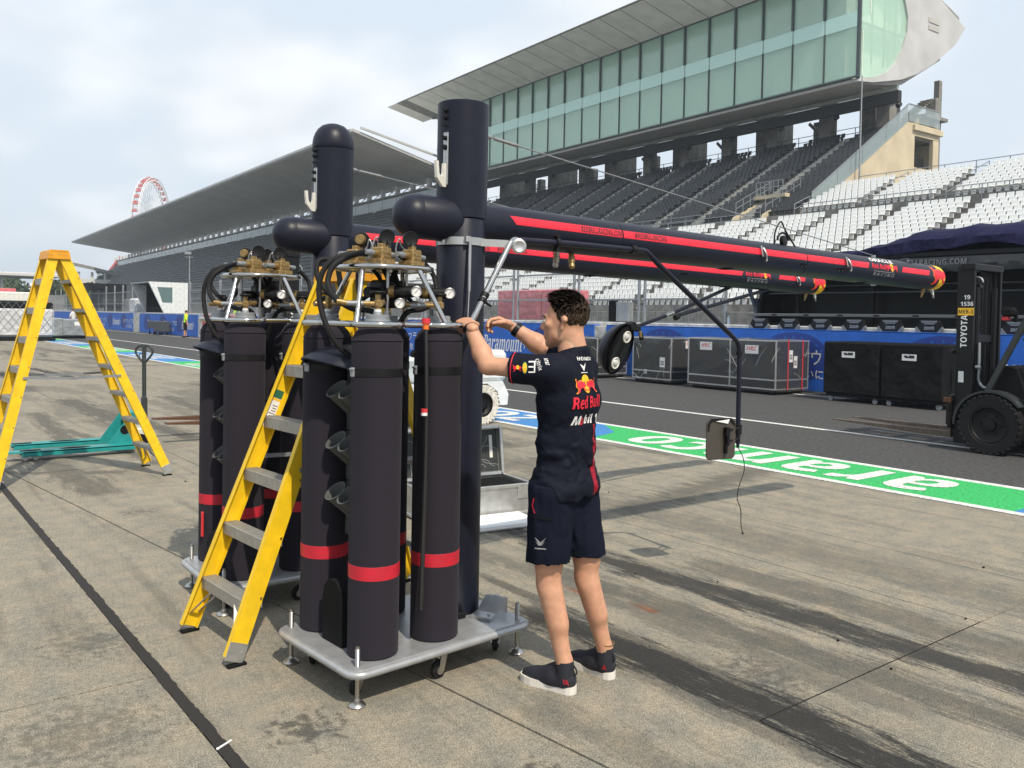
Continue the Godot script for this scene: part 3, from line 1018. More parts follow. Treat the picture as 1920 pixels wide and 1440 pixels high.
	for s in [[L - 0.27, 0.25], [L - 0.13, -0.25]]:
		b = MB.new()
		b.t = Transform3D(Basis(Vector3.RIGHT, s[1]), low.call(s[0]) + V(0, 0.005, 0.02))
		b.cyl(V(0, 0.01, 0), V(0, -0.04, 0), 0.014, 0.012, 12)
		b.t = b.t * Transform3D(Basis(Vector3.UP, 0.6), V(0, -0.052, 0))
		var rg := []
		for k in 14:
			rg.append(V(cos(TAU * k / 14) * 0.017, sin(TAU * k / 14) * 0.02, 0))
		b.tube(rg, 0.006, 7, true)
		put("swivel_clip", b, "brass" if s[1] > 0 else "steel", bm)
	for s in ([2.1, 3.75] if first else [2.22, 3.9]):
		b = MB.new()
		b.t = Transform3D(Basis(V(0.14, 0, 0), V(0, 0.022, 0), V(0, 0, 0.05)), low.call(s, -0.018))
		b.ball(Vector3.ZERO, 1.0, 16)
		put("scoop", b, "navy", bm)
	b = MB.new()
	b.t = Transform3D(Basis(V(1, 0, 0), V(0, 0.9, 0), V(0, 0, 1)), ax * (4.42 if first else 4.8) + V(0, 0.088, 0))
	b.ball(Vector3.ZERO, 0.055, 18)
	put("camera_dome", b, "navy", bm)
	for s in ([2.345, 3.37] if first else [4.86]):
		b = MB.new()
		b.t = Transform3D(Basis(Vector3.RIGHT, -0.25), ax * s + V(0, 0.025, R))
		b.box(V(-0.012, 0.0, 0.006), V(0.016, 0.075, 0.014), 0.003)
		b.box(V(0.012, -0.004, 0.006), V(0.013, 0.06, 0.012), 0.003)
		b.tube(spline([V(0.0, 0.02, 0.012), V(0.004, -0.02, 0.022), V(0.012, -0.06, 0.012), V(0.002, -0.07, 0.012)], 5), 0.007, 7)
		put("side_clip", b, "steel", bm)
	for s in ([2.80, 3.27] if first else [3.2]):
		b = MB.new()
		for q in 2:
			var c: Vector3 = ax * (s + 0.045 * q) + V(0, -0.032, sqrt(R * R - 0.032 * 0.032))
			b.lathe([Vector2(0, 0.0), Vector2(0.010, 0.0), Vector2(0.012, 0.004), Vector2(0.016, 0.004), Vector2(0.016, 0.0)], 14, c, V(0, -0.32, 0.95))
		put("socket", b, "black", bm)
	# stay wire from the post to the boom
	b = MB.new()
	var w0 := V(0.128, 0.445, 0.02)
	var w1: Vector3 = ax * (3.92 if first else 4.2) + V(0, R + 0.015, 0)
	var wd := (w1 - w0).normalized()
	b.tube([w0, w1], 0.0035, 6)
	b.cyl(w0, w0 + wd * 0.03, 0.013, 0.010, 10)
	b.cyl(w0 + wd * 0.05, w0 + wd * 0.19, 0.009, -1, 10)
	b.cyl(w0 + wd * 0.19, w0 + wd * 0.22, 0.011, 0.006, 10)
	b.cyl(w1 - V(0, 0.02, 0), w1 + V(0, 0.004, 0), 0.016, -1, 12)
	put("stay_wire", b, "steel", bm)
	if first:
		# coil of cable standing on the boom, and two couplings hanging below it
		b = MB.new()
		var o: Vector3 = ax * 2.72 + V(0, R + 0.03, 0)
		b.tube(spline([o + V(-0.10, -0.03, 0), o + V(-0.09, 0.06, 0.0), o + V(-0.03, 0.13, 0), o + V(0.03, 0.07, 0), o + V(0.1, -0.02, 0.02), o + V(0.12, -0.05, 0.03)], 6), 0.006, 7)
		b.lathe([Vector2(0, -0.01), Vector2(0.036, -0.01), Vector2(0.036, 0.014), Vector2(0.02, 0.018), Vector2(0, 0.018)], 18, o, V(0.2, 0, 1))
		b.tube(ring_arc(o, 0.055, V(1, 0, 0.1), V(0, 1, 0), 0.2, PI), 0.008, 7)
		b.box(o + V(0.1, -0.04, 0.03), V(0.05, 0.012, 0.02), 0.003)
		put("cable_coil", b, "black", bm)
		for q in [[0.64, 0.3], [0.745, -0.22]]:
			b = MB.new()
			b.t = Transform3D(Basis(Vector3.BACK, q[1] * 0.5) * Basis(Vector3.RIGHT, q[1]), low.call(q[0]))
			b.lathe([Vector2(0, 0), Vector2(0.016, 0), Vector2(0.016, -0.028), Vector2(0.019, -0.03), Vector2(0.019, -0.062), Vector2(0.015, -0.066), Vector2(0.018, -0.085), Vector2(0.012, -0.095), Vector2(0, -0.095)], 14, V(0, 0.01, 0))
			put("coupling", b, "brass" if q[1] < 0 else "steel", bm)
	# small hood and wheel-gun holsters on the tail side
	var hd := Node3D.new()
	hd.name = "holster_panel"
	root.add_child(hd)
	b = MB.new()
	b.box(V(-0.262, 1.02, -0.03), V(0.02, 0.80, 0.26), 0.004)
	put("back_panel", b, "holster", hd)
	for r in 3:
		for s in 2:
			b = MB.new()
			var z0 := 0.045 - 0.105 * s
			var yy := 1.26 - 0.235 * r
			b.t = Transform3D(Basis(Vector3.BACK, 0.72), V(-0.265, yy - 0.06, z0))
			b.lathe([Vector2(0.030, 0.0), Vector2(0.052, 0.15), Vector2(0.056, 0.156), Vector2(0.050, 0.156), Vector2(0.044, 0.13), Vector2(0.028, 0.01)], 16, V(-0.0, 0, 0))
			b.lathe([Vector2(0, -0.02), Vector2(0.026, -0.015), Vector2(0.0305, 0.0)], 16, V(0, 0, 0))
			put("holster", b, "holster", hd)
	b = MB.new()
	for q in [0.28, 0.515]:
		b.box(V(-0.274, 1.395 - q, -0.03), V(0.003, 0.004, 0.26))
	put("tray_joint", b, "matt_black", hd)
	# visor: a curved sheet of real thickness
	b = MB.new()
	var nu := 10
	var nv := 6
	var surf := func(u: float, w: float, off: float):
		var zz := lerpf(-0.29, 0.12, u)
		var bow := sin(PI * u)
		return V(-0.25 - w * (0.12 + 0.15 * bow), 1.495 + 0.02 * bow + 0.02 * w - w * w * (0.105 - 0.03 * bow) + off, zz)
	for i in nu:
		for j in nv:
			var u0 := float(i) / nu
			var u1 := float(i + 1) / nu
			var v0 := float(j) / nv
			var v1 := float(j + 1) / nv
			b.quad(surf.call(u0, v0, 0.0), surf.call(u0, v1, 0.0), surf.call(u1, v1, 0.0), surf.call(u1, v0, 0.0))
			b.quad(surf.call(u0, v0, -0.006), surf.call(u1, v0, -0.006), surf.call(u1, v1, -0.006), surf.call(u0, v1, -0.006))
		b.quad(surf.call(float(i) / nu, 1, 0), surf.call(float(i) / nu, 1, -0.006), surf.call(float(i + 1) / nu, 1, -0.006), surf.call(float(i + 1) / nu, 1, 0))
	for e in [0.0, 1.0]:
		for j in nv:
			b.quad(surf.call(e, float(j) / nv, 0), surf.call(e, float(j + 1) / nv, 0), surf.call(e, float(j + 1) / nv, -0.006), surf.call(e, float(j) / nv, -0.006))
	var hm := put("visor", smooth(b, 0.7), "navy", hd)
	b = MB.new()
	b.cyl(V(-0.30, 1.49, -0.07), V(-0.30, 1.41, -0.07), 0.004, -1, 8)
	b.cyl(V(-0.306, 1.41, -0.07), V(-0.294, 1.41, -0.07), 0.01, -1, 10)
	put("visor_stay", b, "steel", hd)
	# bag at the foot
	b = MB.new()
	if first:
		var bp := [Vector2(-0.085, 0), Vector2(0.085, 0), Vector2(0.085, 0.19), Vector2(0.07, 0.25), Vector2(0.03, 0.285), Vector2(-0.03, 0.285), Vector2(-0.07, 0.25), Vector2(-0.085, 0.19)]
		b.t = Transform3D(Basis(Vector3.UP, -PI / 2), V(-0.35, 0.17, 0.0))
		b.prism(bp, -0.05, 0.06)
		put("foot_bag", b, "cover_black", root)
	else:
		b.lathe([Vector2(0, 0), Vector2(0.13, 0), Vector2(0.135, 0.05), Vector2(0.125, 0.12), Vector2(0.12, 0.2), Vector2(0.1, 0.24), Vector2(0, 0.25)], 20, V(-0.37, 0.17, 0.12))
		put("foot_bag", b, "cover_black", root)
		b = MB.new()
		b.box(V(-0.432, 0.40, -0.17), V(0.014, 0.15, 0.018), 0.004)
		put("red_strap", b, "tie_red", root)
	# the four bottles, their manifold, the probe
	var xf := root.transform
	var cx := [[-0.32, 0.2], [0.015, 0.2], [-0.32, -0.23], [0.015, -0.23]]
	var say := ["front left", "front right", "rear left", "rear right"]
	for k in 4:
		bottle(xf * V(cx[k][0], 0.17, cx[k][1]), turn, "dark cloth covered gas bottle, %s on the %s silver trolley" % [say[k], "nearer" if first else "farther"])
	manifold(xf, turn, cx, first)
	if first:
		jib(post, xf)
		probe(xf)
	else:
		pod(xf)

func ring_arc(c: Vector3, r: float, x: Vector3, y: Vector3, a0: float, a1: float, m := 16) -> Array:
	var out := []
	for k in m + 1:
		var a := lerpf(a0, a1, float(k) / m)
		out.append(c + x.normalized() * cos(a) * r + y.normalized() * sin(a) * r)
	return out

# averages normals of triangles that meet at a point, unless they fold sharply
func smooth(b: MB, crease := 0.8) -> MB:
	var at := {}
	for k in b.v.size():
		var key := (b.v[k] * 5000.0).round()
		if not at.has(key):
			at[key] = []
		at[key].append(k)
	var out := b.n.duplicate()
	for key in at:
		for k in at[key]:
			var s := Vector3.ZERO
			for j in at[key]:
				if b.n[k].dot(b.n[j]) > cos(crease):
					s += b.n[j]
			out[k] = s.normalized()
	b.n = out
	return b

var bottle_first: Node3D
func bottle(at: Vector3, turn: float, label: String) -> void:
	if bottle_first:
		copy(bottle_first, label, at, turn + rng.randf_range(-20, 20))
		return
	var root := thing("gas_bottle", label, "gas bottle", at, turn, "cloth covered gas bottles on the trolleys")
	bottle_first = root
	var b := MB.new()
	var r := 0.112
	b.lathe([Vector2(0, 0), Vector2(r - 0.006, 0), Vector2(r, 0.008), Vector2(r, 0.345)], 40, Vector3.ZERO)
	b.lathe([Vector2(r, 0.405), Vector2(r, 1.22)], 40, Vector3.ZERO)
	b.lathe([Vector2(r, 1.255), Vector2(r + 0.0005, 1.36), Vector2(r - 0.004, 1.385), Vector2(r - 0.016, 1.41), Vector2(r - 0.035, 1.428), Vector2(0.06, 1.432), Vector2(0, 1.434)], 40, Vector3.ZERO)
	b.lathe([Vector2(r - 0.001, 1.372), Vector2(r + 0.0022, 1.376), Vector2(r - 0.002, 1.383)], 40, Vector3.ZERO)
	put("cover", b, "cloth", root)
	b = MB.new()
	b.lathe([Vector2(r, 0.345), Vector2(r + 0.001, 0.346), Vector2(r + 0.001, 0.404), Vector2(r, 0.405)], 40, Vector3.ZERO)
	put("red_band", b, "red_band", root)
	b = MB.new()
	b.lathe([Vector2(r - 0.001, 1.22), Vector2(r + 0.002, 1.221), Vector2(r + 0.002, 1.254), Vector2(r - 0.001, 1.255)], 40, Vector3.ZERO)
	put("strap", b, "black", root)
	b = MB.new()
	b.box(V(-r - 0.003, 1.2375, -0.012), V(0.012, 0.042, 0.03), 0.004)
	b.box(V(-r - 0.008, 1.25, -0.012), V(0.010, 0.010, 0.034), 0.003)
	put("strap_buckle", b, "galv", root)
	b = MB.new()
	b.lathe([Vector2(0.058, 1.43), Vector2(0.058, 1.462), Vector2(0.052, 1.466), Vector2(0.052, 1.484), Vector2(0.044, 1.488), Vector2(0.02, 1.488), Vector2(0.018, 1.50), Vector2(0, 1.5)], 24, Vector3.ZERO)
	put("collar", b, "galv", root)
	b = MB.new()
	b.cyl(V(0, 1.5, 0), V(0, 1.51, 0), 0.016, -1, 12)
	put("seal", b, "white_print", root)
	b = MB.new()
	b.cyl(V(0, 1.508, 0), V(0, 1.575, 0), 0.013, -1, 12)
	b.box(V(0, 1.535, 0), V(0.034, 0.03, 0.034), 0.004)
	b.cyl(V(0, 1.535, 0), V(-0.05, 1.535, -0.035), 0.0125, -1, 6)
	put("valve", b, "brass", root)
	b = MB.new()
	b.tube(ring_pts(V(0, 1.585, 0), 0.028, 18), 0.006, 7, true)
	b.cyl(V(0, 1.575, 0), V(0, 1.592, 0), 0.014, -1, 10)
	for k in 4:
		b.bar(V(0, 1.584, 0), V(cos(k * PI / 2) * 0.027, 1.584, sin(k * PI / 2) * 0.027), 0.008, 0.006)
	put("handwheel", b, "black", root)

func manifold(xf: Transform3D, turn: float, cx: Array, first: bool) -> void:
	var root := thing("regulator_manifold", "chrome ring frame with brass regulators and black hoses above the %s bottles" % ("nearer" if first else "farther"), "manifold", xf.origin, turn, "regulator manifolds on the gas bottles")
	var c0 := V(-0.1525, 0, -0.015)
	var hL := 1.614
	var hU := 1.872
	# lower rail: four lobes round the bottle necks
	var b := MB.new()
	var path := []
	for k in [3, 1, 0, 2]:
		var c := V(cx[k][0], hL, cx[k][1])
		var a0 := atan2(c.z - c0.z, c.x - c0.x)
		for j in 17:
			var a := a0 + (-1.75 + 3.5 * j / 16.0)
			path.append(c + V(cos(a), 0, sin(a)) * 0.108)
	b.tube(path, 0.014, 10, true)
	put("lower_rail", b, "chrome", root)
	b = MB.new()
	var up := []
	for k in 40:
		var a := TAU * k / 40
		var rr := 0.215 * (1.0 + 0.05 * cos(4 * a + PI))
		up.append(c0 + V(cos(a) * rr, hU, sin(a) * rr))
	b.tube(up, 0.0125, 10, true)
	put("upper_ring", b, "chrome", root)
	for k in 4:
		var c := V(cx[k][0], 0, cx[k][1])
		var d := (c - c0)
		d.y = 0
		d = d.normalized()
		b = MB.new()
		var sd: Vector3 = d.cross(Vector3.UP)
		b.tube([c + d * 0.06 + sd * 0.085 + V(0, hL, 0), c0 + d * 0.19 + sd * 0.075 + V(0, hU, 0)], 0.0115, 10)
		put("strut", b, "chrome", root)
	b = MB.new()
	b.cyl(c0 + V(0, hU - 0.006, 0), c0 + V(0, hU + 0.006, 0), 0.195, -1, 30)
	for k in 4:
		b.cyl(c0 + V(cos(k * 1.57 + 0.4) * 0.11, hL, sin(k * 1.57 + 0.4) * 0.11), c0 + V(cos(k * 1.57 + 0.4) * 0.11, hU, sin(k * 1.57 + 0.4) * 0.11), 0.007, -1, 8)
	put("top_plate", b, "steel", root)
	b = MB.new()
	b.box(c0 + V(0.02, 1.755, 0.0), V(0.13, 0.13, 0.11), 0.012)
	b.cyl(c0 + V(-0.05, 1.76, 0.03), c0 + V(-0.12, 1.76, 0.05), 0.024, -1, 14)
	put("junction_box", b, "black", root)
	for k in 4:
		var c := V(cx[k][0], 0, cx[k][1])
		b = MB.new()
		var a := c + V(0, 1.705, 0)
		var e := c0 + V(0.02, 1.72, 0)
		b.cyl(a, a.lerp(e, 0.5), 0.009, -1, 8)
		b.cyl(a.lerp(e, 0.16), a.lerp(e, 0.28), 0.016, -1, 6)
		b.cyl(a.lerp(e, 0.4), a.lerp(e, 0.5), 0.015, -1, 6)
		put("brass_union", b, "brass", root)
		b = MB.new()
		b.tube(spline([a.lerp(e, 0.5), a.lerp(e, 0.72) + V(0.01, 0.05, 0.01), a.lerp(e, 0.85) + V(0.0, 0.1, 0.02), c0 + (c - c0) * 0.2 + V(0, hU, 0)], 6), 0.0105, 8)
		put("hose", b, "rubber", root)
	# outlets all point along the lane and back
	var lf := V(-0.80, 0, -0.60)
	for k in 4:
		var c := V(cx[k][0], 0, cx[k][1])
		var p := c0 + (V(c.x, 0, c.z) - c0) * 0.5
		p.y = hU + 0.004
		var rg := Node3D.new()
		rg.name = "regulator"
		root.add_child(rg, true)
		rg.position = p
		rg.rotation.y = 0.35
		b = MB.new()
		b.box(V(0, 0.018, 0), V(0.105, 0.03, 0.08), 0.004)
		b.box(V(0, 0.058, 0), V(0.072, 0.056, 0.066), 0.006)
		b.box(V(0, 0.060, 0.034), V(0.045, 0.005, 0.004))
		b.box(V(0, 0.045, 0.034), V(0.045, 0.005, 0.004))
		b.box(V(0.0, 0.094, 0), V(0.03, 0.02, 0.03), 0.003)
		b.cyl(V(-0.036, 0.058, 0), V(-0.062, 0.058, 0), 0.016, -1, 6)
		b.cyl(V(0.036, 0.058, 0), V(0.054, 0.058, 0), 0.016, -1, 6)
		put("brass_block", b, "brass", rg)
		b = MB.new()
		b.cyl(V(-0.06, 0.058, 0), V(-0.118, 0.058, 0), 0.0125, -1, 12)
		b.cyl(V(-0.075, 0.058, 0), V(-0.083, 0.058, 0), 0.015, -1, 12)
		b.cyl(V(0.054, 0.058, 0), V(0.10, 0.055, 0), 0.012, -1, 12)
		put("hose_fitting", b, "galv", rg)
		# gauge: black drum, brass back, short pipe
		var g := Node3D.new()
		g.name = "gauge"
		root.add_child(g, true)
		g.position = p + V(0.03 if k % 2 == 0 else -0.01, 0.135, 0.0)
		g.rotation.y = -0.5 + 0.15 * k if k != 2 else 2.2
		b = MB.new()
		b.lathe([Vector2(0, -0.012), Vector2(0.033, -0.012), Vector2(0.0355, -0.008), Vector2(0.0355, 0.010), Vector2(0.033, 0.013), Vector2(0.03, 0.011), Vector2(0, 0.011)], 26, Vector3.ZERO, Vector3.BACK)
		b.prism([Vector2(-0.009, -0.031), Vector2(0.009, -0.031), Vector2(0, -0.012)], 0.011, 0.0135)
		put("gauge_drum", b, "black", g)
		b = MB.new()
		b.cyl(V(0, 0, -0.012), V(0, 0, -0.03), 0.026, 0.022, 18)
		b.cyl(V(0, -0.03, 0), V(0, -0.06, 0), 0.006, -1, 8)
		put("gauge_back", b, "brass", g)
		b = MB.new()
		b.tube(spline([V(-0.005, -0.055, -0.01), V(-0.035, -0.035, -0.02), V(-0.045, 0.0, -0.02), V(-0.06, -0.03, -0.02), V(-0.062, -0.065, -0.02)], 5), 0.0035, 6)
		put("gauge_pipe", b, "steel", g)
		# hose looping out and down to the bottle valve
		if k == 2:
			lf = V(0.6, 0, -0.8)
		elif k == 3:
			lf = V(0.1, 0, -0.99)
		var basis := Basis(Vector3.UP, 0.35)
		var h0: Vector3 = p + basis * V(-0.115, 0.058, 0)
		if k >= 2:
			h0 = p + lf * 0.06 + V(0, 0.058, 0)
		var valve := c + V(-0.05, 1.705, -0.035)
		b = MB.new()
		b.cyl(valve, valve + lf * 0.075, 0.0115, -1, 12)
		b.cyl(valve + lf * 0.02, valve + lf * 0.035, 0.015, -1, 6)
		put("hose_fitting", b, "galv" if k < 2 else "brass", root)
		b = MB.new()
		b.cyl(valve + lf * 0.072, valve + lf * 0.115 + V(0, 0.008, 0), 0.0125, 0.0135, 12)
		put("hose_end", b, "brass", root)
		var e := valve + lf * 0.11 + V(0, 0.008, 0)
		b = MB.new()
		pass
		var hub := Vector3((h0.x + e.x) * 0.5, (h0.y + e.y) * 0.5, (h0.z + e.z) * 0.5) + lf * 0.02
		var far := maxf((h0 - hub).dot(lf), (e - hub).dot(lf)) + 0.055 + 0.015 * (k % 2)
		if k < 2:
			var sx := V(cx[k][0] + 0.32, 0, 0)
			b.tube(spline([h0, V(-0.375, 1.912, 0.03) + sx, V(-0.440, 1.868, 0.02) + sx, V(-0.468, 1.80, 0.025) + sx, V(-0.470, 1.748, 0.06) + sx, e], 8), 0.0135, 10)
		else:
			b.tube(spline([h0, h0 + lf * 0.05 + V(0, 0.004, 0), hub + lf * (far * 0.86) + V(0, 0.07, 0), hub + lf * far, hub + lf * (far * 0.88) + V(0, -0.06, 0), e + lf * 0.035 + V(0, 0.01, 0), e], 8), 0.0135, 10)
		put("hose", b, "rubber", root)
	# delivery hoses that run down behind the visor and across
	for q in [[V(-0.25, 1.935, 0.0), V(-0.346, 1.93, 0.0), V(-0.429, 1.892, -0.02), V(-0.473, 1.818, -0.03), V(-0.483, 1.723, -0.02), V(-0.475, 1.618, 0.02), V(-0.432, 1.524, 0.05), V(-0.368, 1.461, 0.07), V(-0.30, 1.40, 0.06)],
			[V(-0.22, 1.90, -0.2), V(-0.36, 1.91, -0.24), V(-0.38, 1.80, -0.2), V(-0.30, 1.69, -0.08), V(-0.22, 1.66, 0.03), V(-0.18, 1.5, 0.04)],
			[V(0.10, 1.92, -0.05), V(0.16, 1.85, -0.04), V(0.13, 1.74, 0.02), V(0.03, 1.69, 0.06), V(-0.08, 1.66, 0.06), V(-0.12, 1.5, 0.0)]]:
		b = MB.new()
		b.tube(spline(q, 8), 0.0125, 10)
		put("hose", b, "rubber", root)
	# low regulators with white-faced gauges
	for q in [[V(-0.13, 1.765, 0.14), -0.55], [V(0.075, 1.765, 0.12), -0.5]]:
		var rg := Node3D.new()
		rg.name = "low_regulator"
		root.add_child(rg, true)
		rg.position = q[0]
		rg.rotation.y = q[1]
		b = MB.new()
		b.cyl(V(-0.09, 0, -0.03), V(0.03, 0, 0.0), 0.027, -1, 18)
		b.cyl(V(0.028, 0, 0.0), V(0.035, 0, 0.002), 0.027, 0.022, 18)
		put("regulator_body", b, "black", rg)
		b = MB.new()
		b.cyl(V(-0.075, 0, -0.027), V(-0.05, 0, -0.02), 0.029, -1, 18)
		put("brass_ring", b, "brass", rg)
		for s in [[V(0.045, 0.0, 0.02), 0.026], [V(-0.03, -0.055, 0.03), 0.024]]:
			b = MB.new()
			b.lathe([Vector2(0, -0.012), Vector2(s[1], -0.012), Vector2(s[1], 0.008), Vector2(s[1] * 0.88, 0.010), Vector2(s[1] * 0.88, 0.005)], 20, s[0], Vector3.BACK)
			put("gauge_case", b, "steel", rg)
			b = MB.new()
			b.cyl(s[0], s[0] + V(0, 0, 0.0055), s[1] * 0.88, -1, 20)
			put("gauge_face", b, "white_print", rg)
			b = MB.new()
			b.bar(s[0] + V(-0.008, -0.008, 0.0075), s[0] + V(0.008, 0.012, 0.0075), 0.003, 0.001)
			for k in 9:
				var a := -0.7 + 4.5 * k / 8.0
				b.bar(s[0] + V(cos(a) * s[1] * 0.62, sin(a) * s[1] * 0.62, 0.0072), s[0] + V(cos(a) * s[1] * 0.78, sin(a) * s[1] * 0.78, 0.0072), 0.0018, 0.001)
			put("gauge_needle", b, "black", rg)

func jib(post: Vector3, xf: Transform3D) -> void:
	# swing arm clamped round the nearer post, carrying a plate sensor on its end
	var root := thing("swing_arm", "bent black tube arm with a chrome strut, clamped to the post the mechanic works on", "arm", Vector3.ZERO, 0.0)
	var pc := xf * post
	var b := MB.new()
	b.lathe([Vector2(0.121, 2.01), Vector2(0.128, 2.01), Vector2(0.128, 2.048), Vector2(0.121, 2.048)], 40, V(pc.x, 0, pc.z))
	b.bar(V(pc.x - 0.131, 2.029, pc.z + 0.03), V(2.60, 2.024, -3.39), 0.036, 0.006, 0.0, V(0, 1, 0))
	b.box(V(pc.x - 0.05, 2.035, pc.z + 0.131), V(0.03, 0.03, 0.02), 0.003)
	put("post_clamp", b, "alu", root)
	b = MB.new()
	b.lathe([Vector2(0, -0.012), Vector2(0.034, -0.012), Vector2(0.037, -0.006), Vector2(0.037, 0.008), Vector2(0.028, 0.012), Vector2(0.012, 0.006), Vector2(0, 0.006)], 24, V(2.655, 2.015, -3.375), V(-0.45, 0, 0.9))
	put("pulley", b, "alu", root)
	b = MB.new()
	b.tube(spline([V(2.672, 2.045, -3.395), V(2.64, 2.048, -3.395), V(2.612, 2.03, -3.39)], 5) + [V(2.335, 1.60, -3.345)], 0.015, 12)
	put("chrome_strut", b, "chrome", root)
	b = MB.new()
	for q in [0.6, 0.66, 0.95]:
		var c := V(2.612, 2.03, -3.39).lerp(V(2.335, 1.60, -3.345), q)
		b.cyl(c, c + (V(2.335, 1.60, -3.345) - V(2.612, 2.03, -3.39)).normalized() * 0.02, 0.021, -1, 14)
	b.cyl(V(2.43, 1.735, -3.36), V(2.47, 1.71, -3.35), 0.006, -1, 8)
	b.box(V(2.335, 1.595, -3.345), V(0.05, 0.03, 0.05), 0.006)
	put("strut_clamp", b, "black", root)
	b = MB.new()
	b.cyl(V(2.395, 2.02, -3.43), V(2.38, 1.78, -3.41), 0.008, -1, 10)
	b.cyl(V(2.38, 1.78, -3.41), V(2.36, 1.62, -3.39), 0.0045, -1, 8)
	b.ball(V(2.36, 1.615, -3.39), 0.014, 10)
	put("gas_spring", b, "steel", root)
	b = MB.new()
	b.tube([V(2.665, 2.047, -3.395), V(3.00, 2.056, -3.42), V(3.62, 2.062, -3.46)] , 0.0165, 12)
	b.tube(spline([V(3.55, 2.060, -3.46), V(3.65, 2.062, -3.465), V(3.70, 2.045, -3.47), V(3.78, 1.995, -3.475)], 5) + [V(4.50, 1.583, -3.5)], 0.0165, 12)
	b.tube(spline([V(4.45, 1.612, -3.5), V(4.56, 1.545, -3.5), V(4.60, 1.50, -3.5), V(4.61, 1.42, -3.5)], 5) + [V(4.617, 0.86, -3.5)], 0.0155, 12)
	b.cyl(V(4.617, 0.83, -3.5), V(4.617, 0.87, -3.5), 0.010, 0.012, 10)
	put("tube", b, "navy", root)
	b = MB.new()
	for q in [[V(2.93, 2.054, -3.414), V(2.955, 2.055, -3.416)], [V(3.535, 2.061, -3.455), V(3.575, 2.061, -3.457)], [V(4.606, 1.47, -3.5), V(4.609, 1.44, -3.5)], [V(4.616, 0.985, -3.5), V(4.617, 0.92, -3.5)]]:
		b = MB.new()
		b.cyl(q[0], q[1], 0.024, -1, 12)
		put("tube_clamp", b, "black", root)
	for y in [0.034, -0.034]:
		b = MB.new()
		b.cyl(V(2.942, 2.054 + y, -3.405), V(2.942, 2.054 + y, -3.43), 0.011, -1, 10)
		put("clamp_screw", b, "black", root)
	# sensor plate
	var sp := thing("sensor_plate", "square rounded brown grey plate sensor hanging at the end of the swing arm", "sensor", V(4.405, 0.905, -3.47), -12.0)
	b = MB.new()
	var po := []
	for c in [[0.08, 0.1, 0.0], [-0.08, 0.1, PI / 2], [-0.08, -0.1, PI], [0.08, -0.1, PI * 1.5]]:
		for k in 6:
			var a: float = c[2] + PI / 2 * k / 5
			po.append(Vector2(c[0] + cos(a) * 0.035, c[1] + sin(a) * 0.03))
	b.prism(po, -0.008, 0.0)
	put("plate", b, mat("sensor_face", lin(0.085, 0.075, 0.062), 0.5, 0.3, {"tex": "weave", "scale": 7.0}), sp)
	b = MB.new()
	b.prism([Vector2(-0.107, 0.055), Vector2(-0.107, 0.10), Vector2(-0.08, 0.134), Vector2(0.08, 0.134), Vector2(0.107, 0.10), Vector2(0.107, 0.085), Vector2(0.07, 0.118), Vector2(-0.075, 0.118), Vector2(-0.095, 0.095), Vector2(-0.1, 0.055)], -0.012, 0.006)
	b.box(V(0.03, 0.05, 0.02), V(0.03, 0.06, 0.035), 0.004)
	b.box(V(0.035, -0.005, 0.02), V(0.02, 0.07, 0.03), 0.004)
	b.bar(V(0.03, 0.06, 0.03), V(0.205, 0.06, -0.062), 0.012, 0.012)
	b.bar(V(0.03, -0.01, 0.03), V(0.205, -0.01, -0.062), 0.012, 0.012)
	for k in 9:
		b.cyl(V(0.03, -0.09 + k * 0.008, 0.015), V(0.03, -0.085 + k * 0.008, 0.015), 0.012, -1, 10)
	put("bracket", b, "black", sp)
	b = MB.new()
	b.prism([Vector2(-0.05, 0.118), Vector2(0.06, 0.128), Vector2(0.045, 0.10)], 0.007, 0.010)
	put("label_strip", b, "white_print", sp)
	# loose wire
	b = MB.new()
	b.tube(spline([V(4.617, 0.835, -3.5), V(4.66, 0.77, -3.49), V(4.68, 0.68, -3.49), V(4.63, 0.58, -3.49), V(4.60, 0.5, -3.48), V(4.64, 0.42, -3.48), V(4.645, 0.33, -3.48), V(4.665, 0.265, -3.48)], 5), 0.0028, 6)
	b.ball(V(4.666, 0.262, -3.48), 0.008, 8)
	var wr := put("loose_wire", b, "black", self)
	wr.set_meta("label", "thin black wire dangling below the end of the swing arm")
	wr.set_meta("category", "wire")

func probe(xf: Transform3D) -> void:
	var root := thing("braided_probe", "black braided rod with red tip leaning on the front right bottle", "rod", Vector3.ZERO)
	var a := xf * V(-0.105, 1.625, 0.262)
	var e := xf * V(-0.135, 0.345, 0.30)
	var d := (e - a).normalized()
	var b := MB.new()
	b.tube(spline([a + d * 0.02, a.lerp(e, 0.4) + V(0.012, 0, 0.0), e], 12), 0.0115, 10)
	put("rod", b, "carbon", root)
	b = MB.new()
	b.cyl(a - d * 0.02, a + d * 0.004, 0.019, -1, 12)
	b.cyl(a + d * 0.385, a + d * 0.402, 0.0155, -1, 12)
	put("red_tip", b, "tie_red", root)
	b = MB.new()
	b.cyl(a + d * 0.004, a + d * 0.03, 0.014, -1, 12)
	put("orange_collar", b, "orange_body", root)
	b = MB.new()
	b.cyl(a + d * 0.402, a + d * 0.416, 0.015, -1, 12)
	put("white_ring", b, "white_print", root)

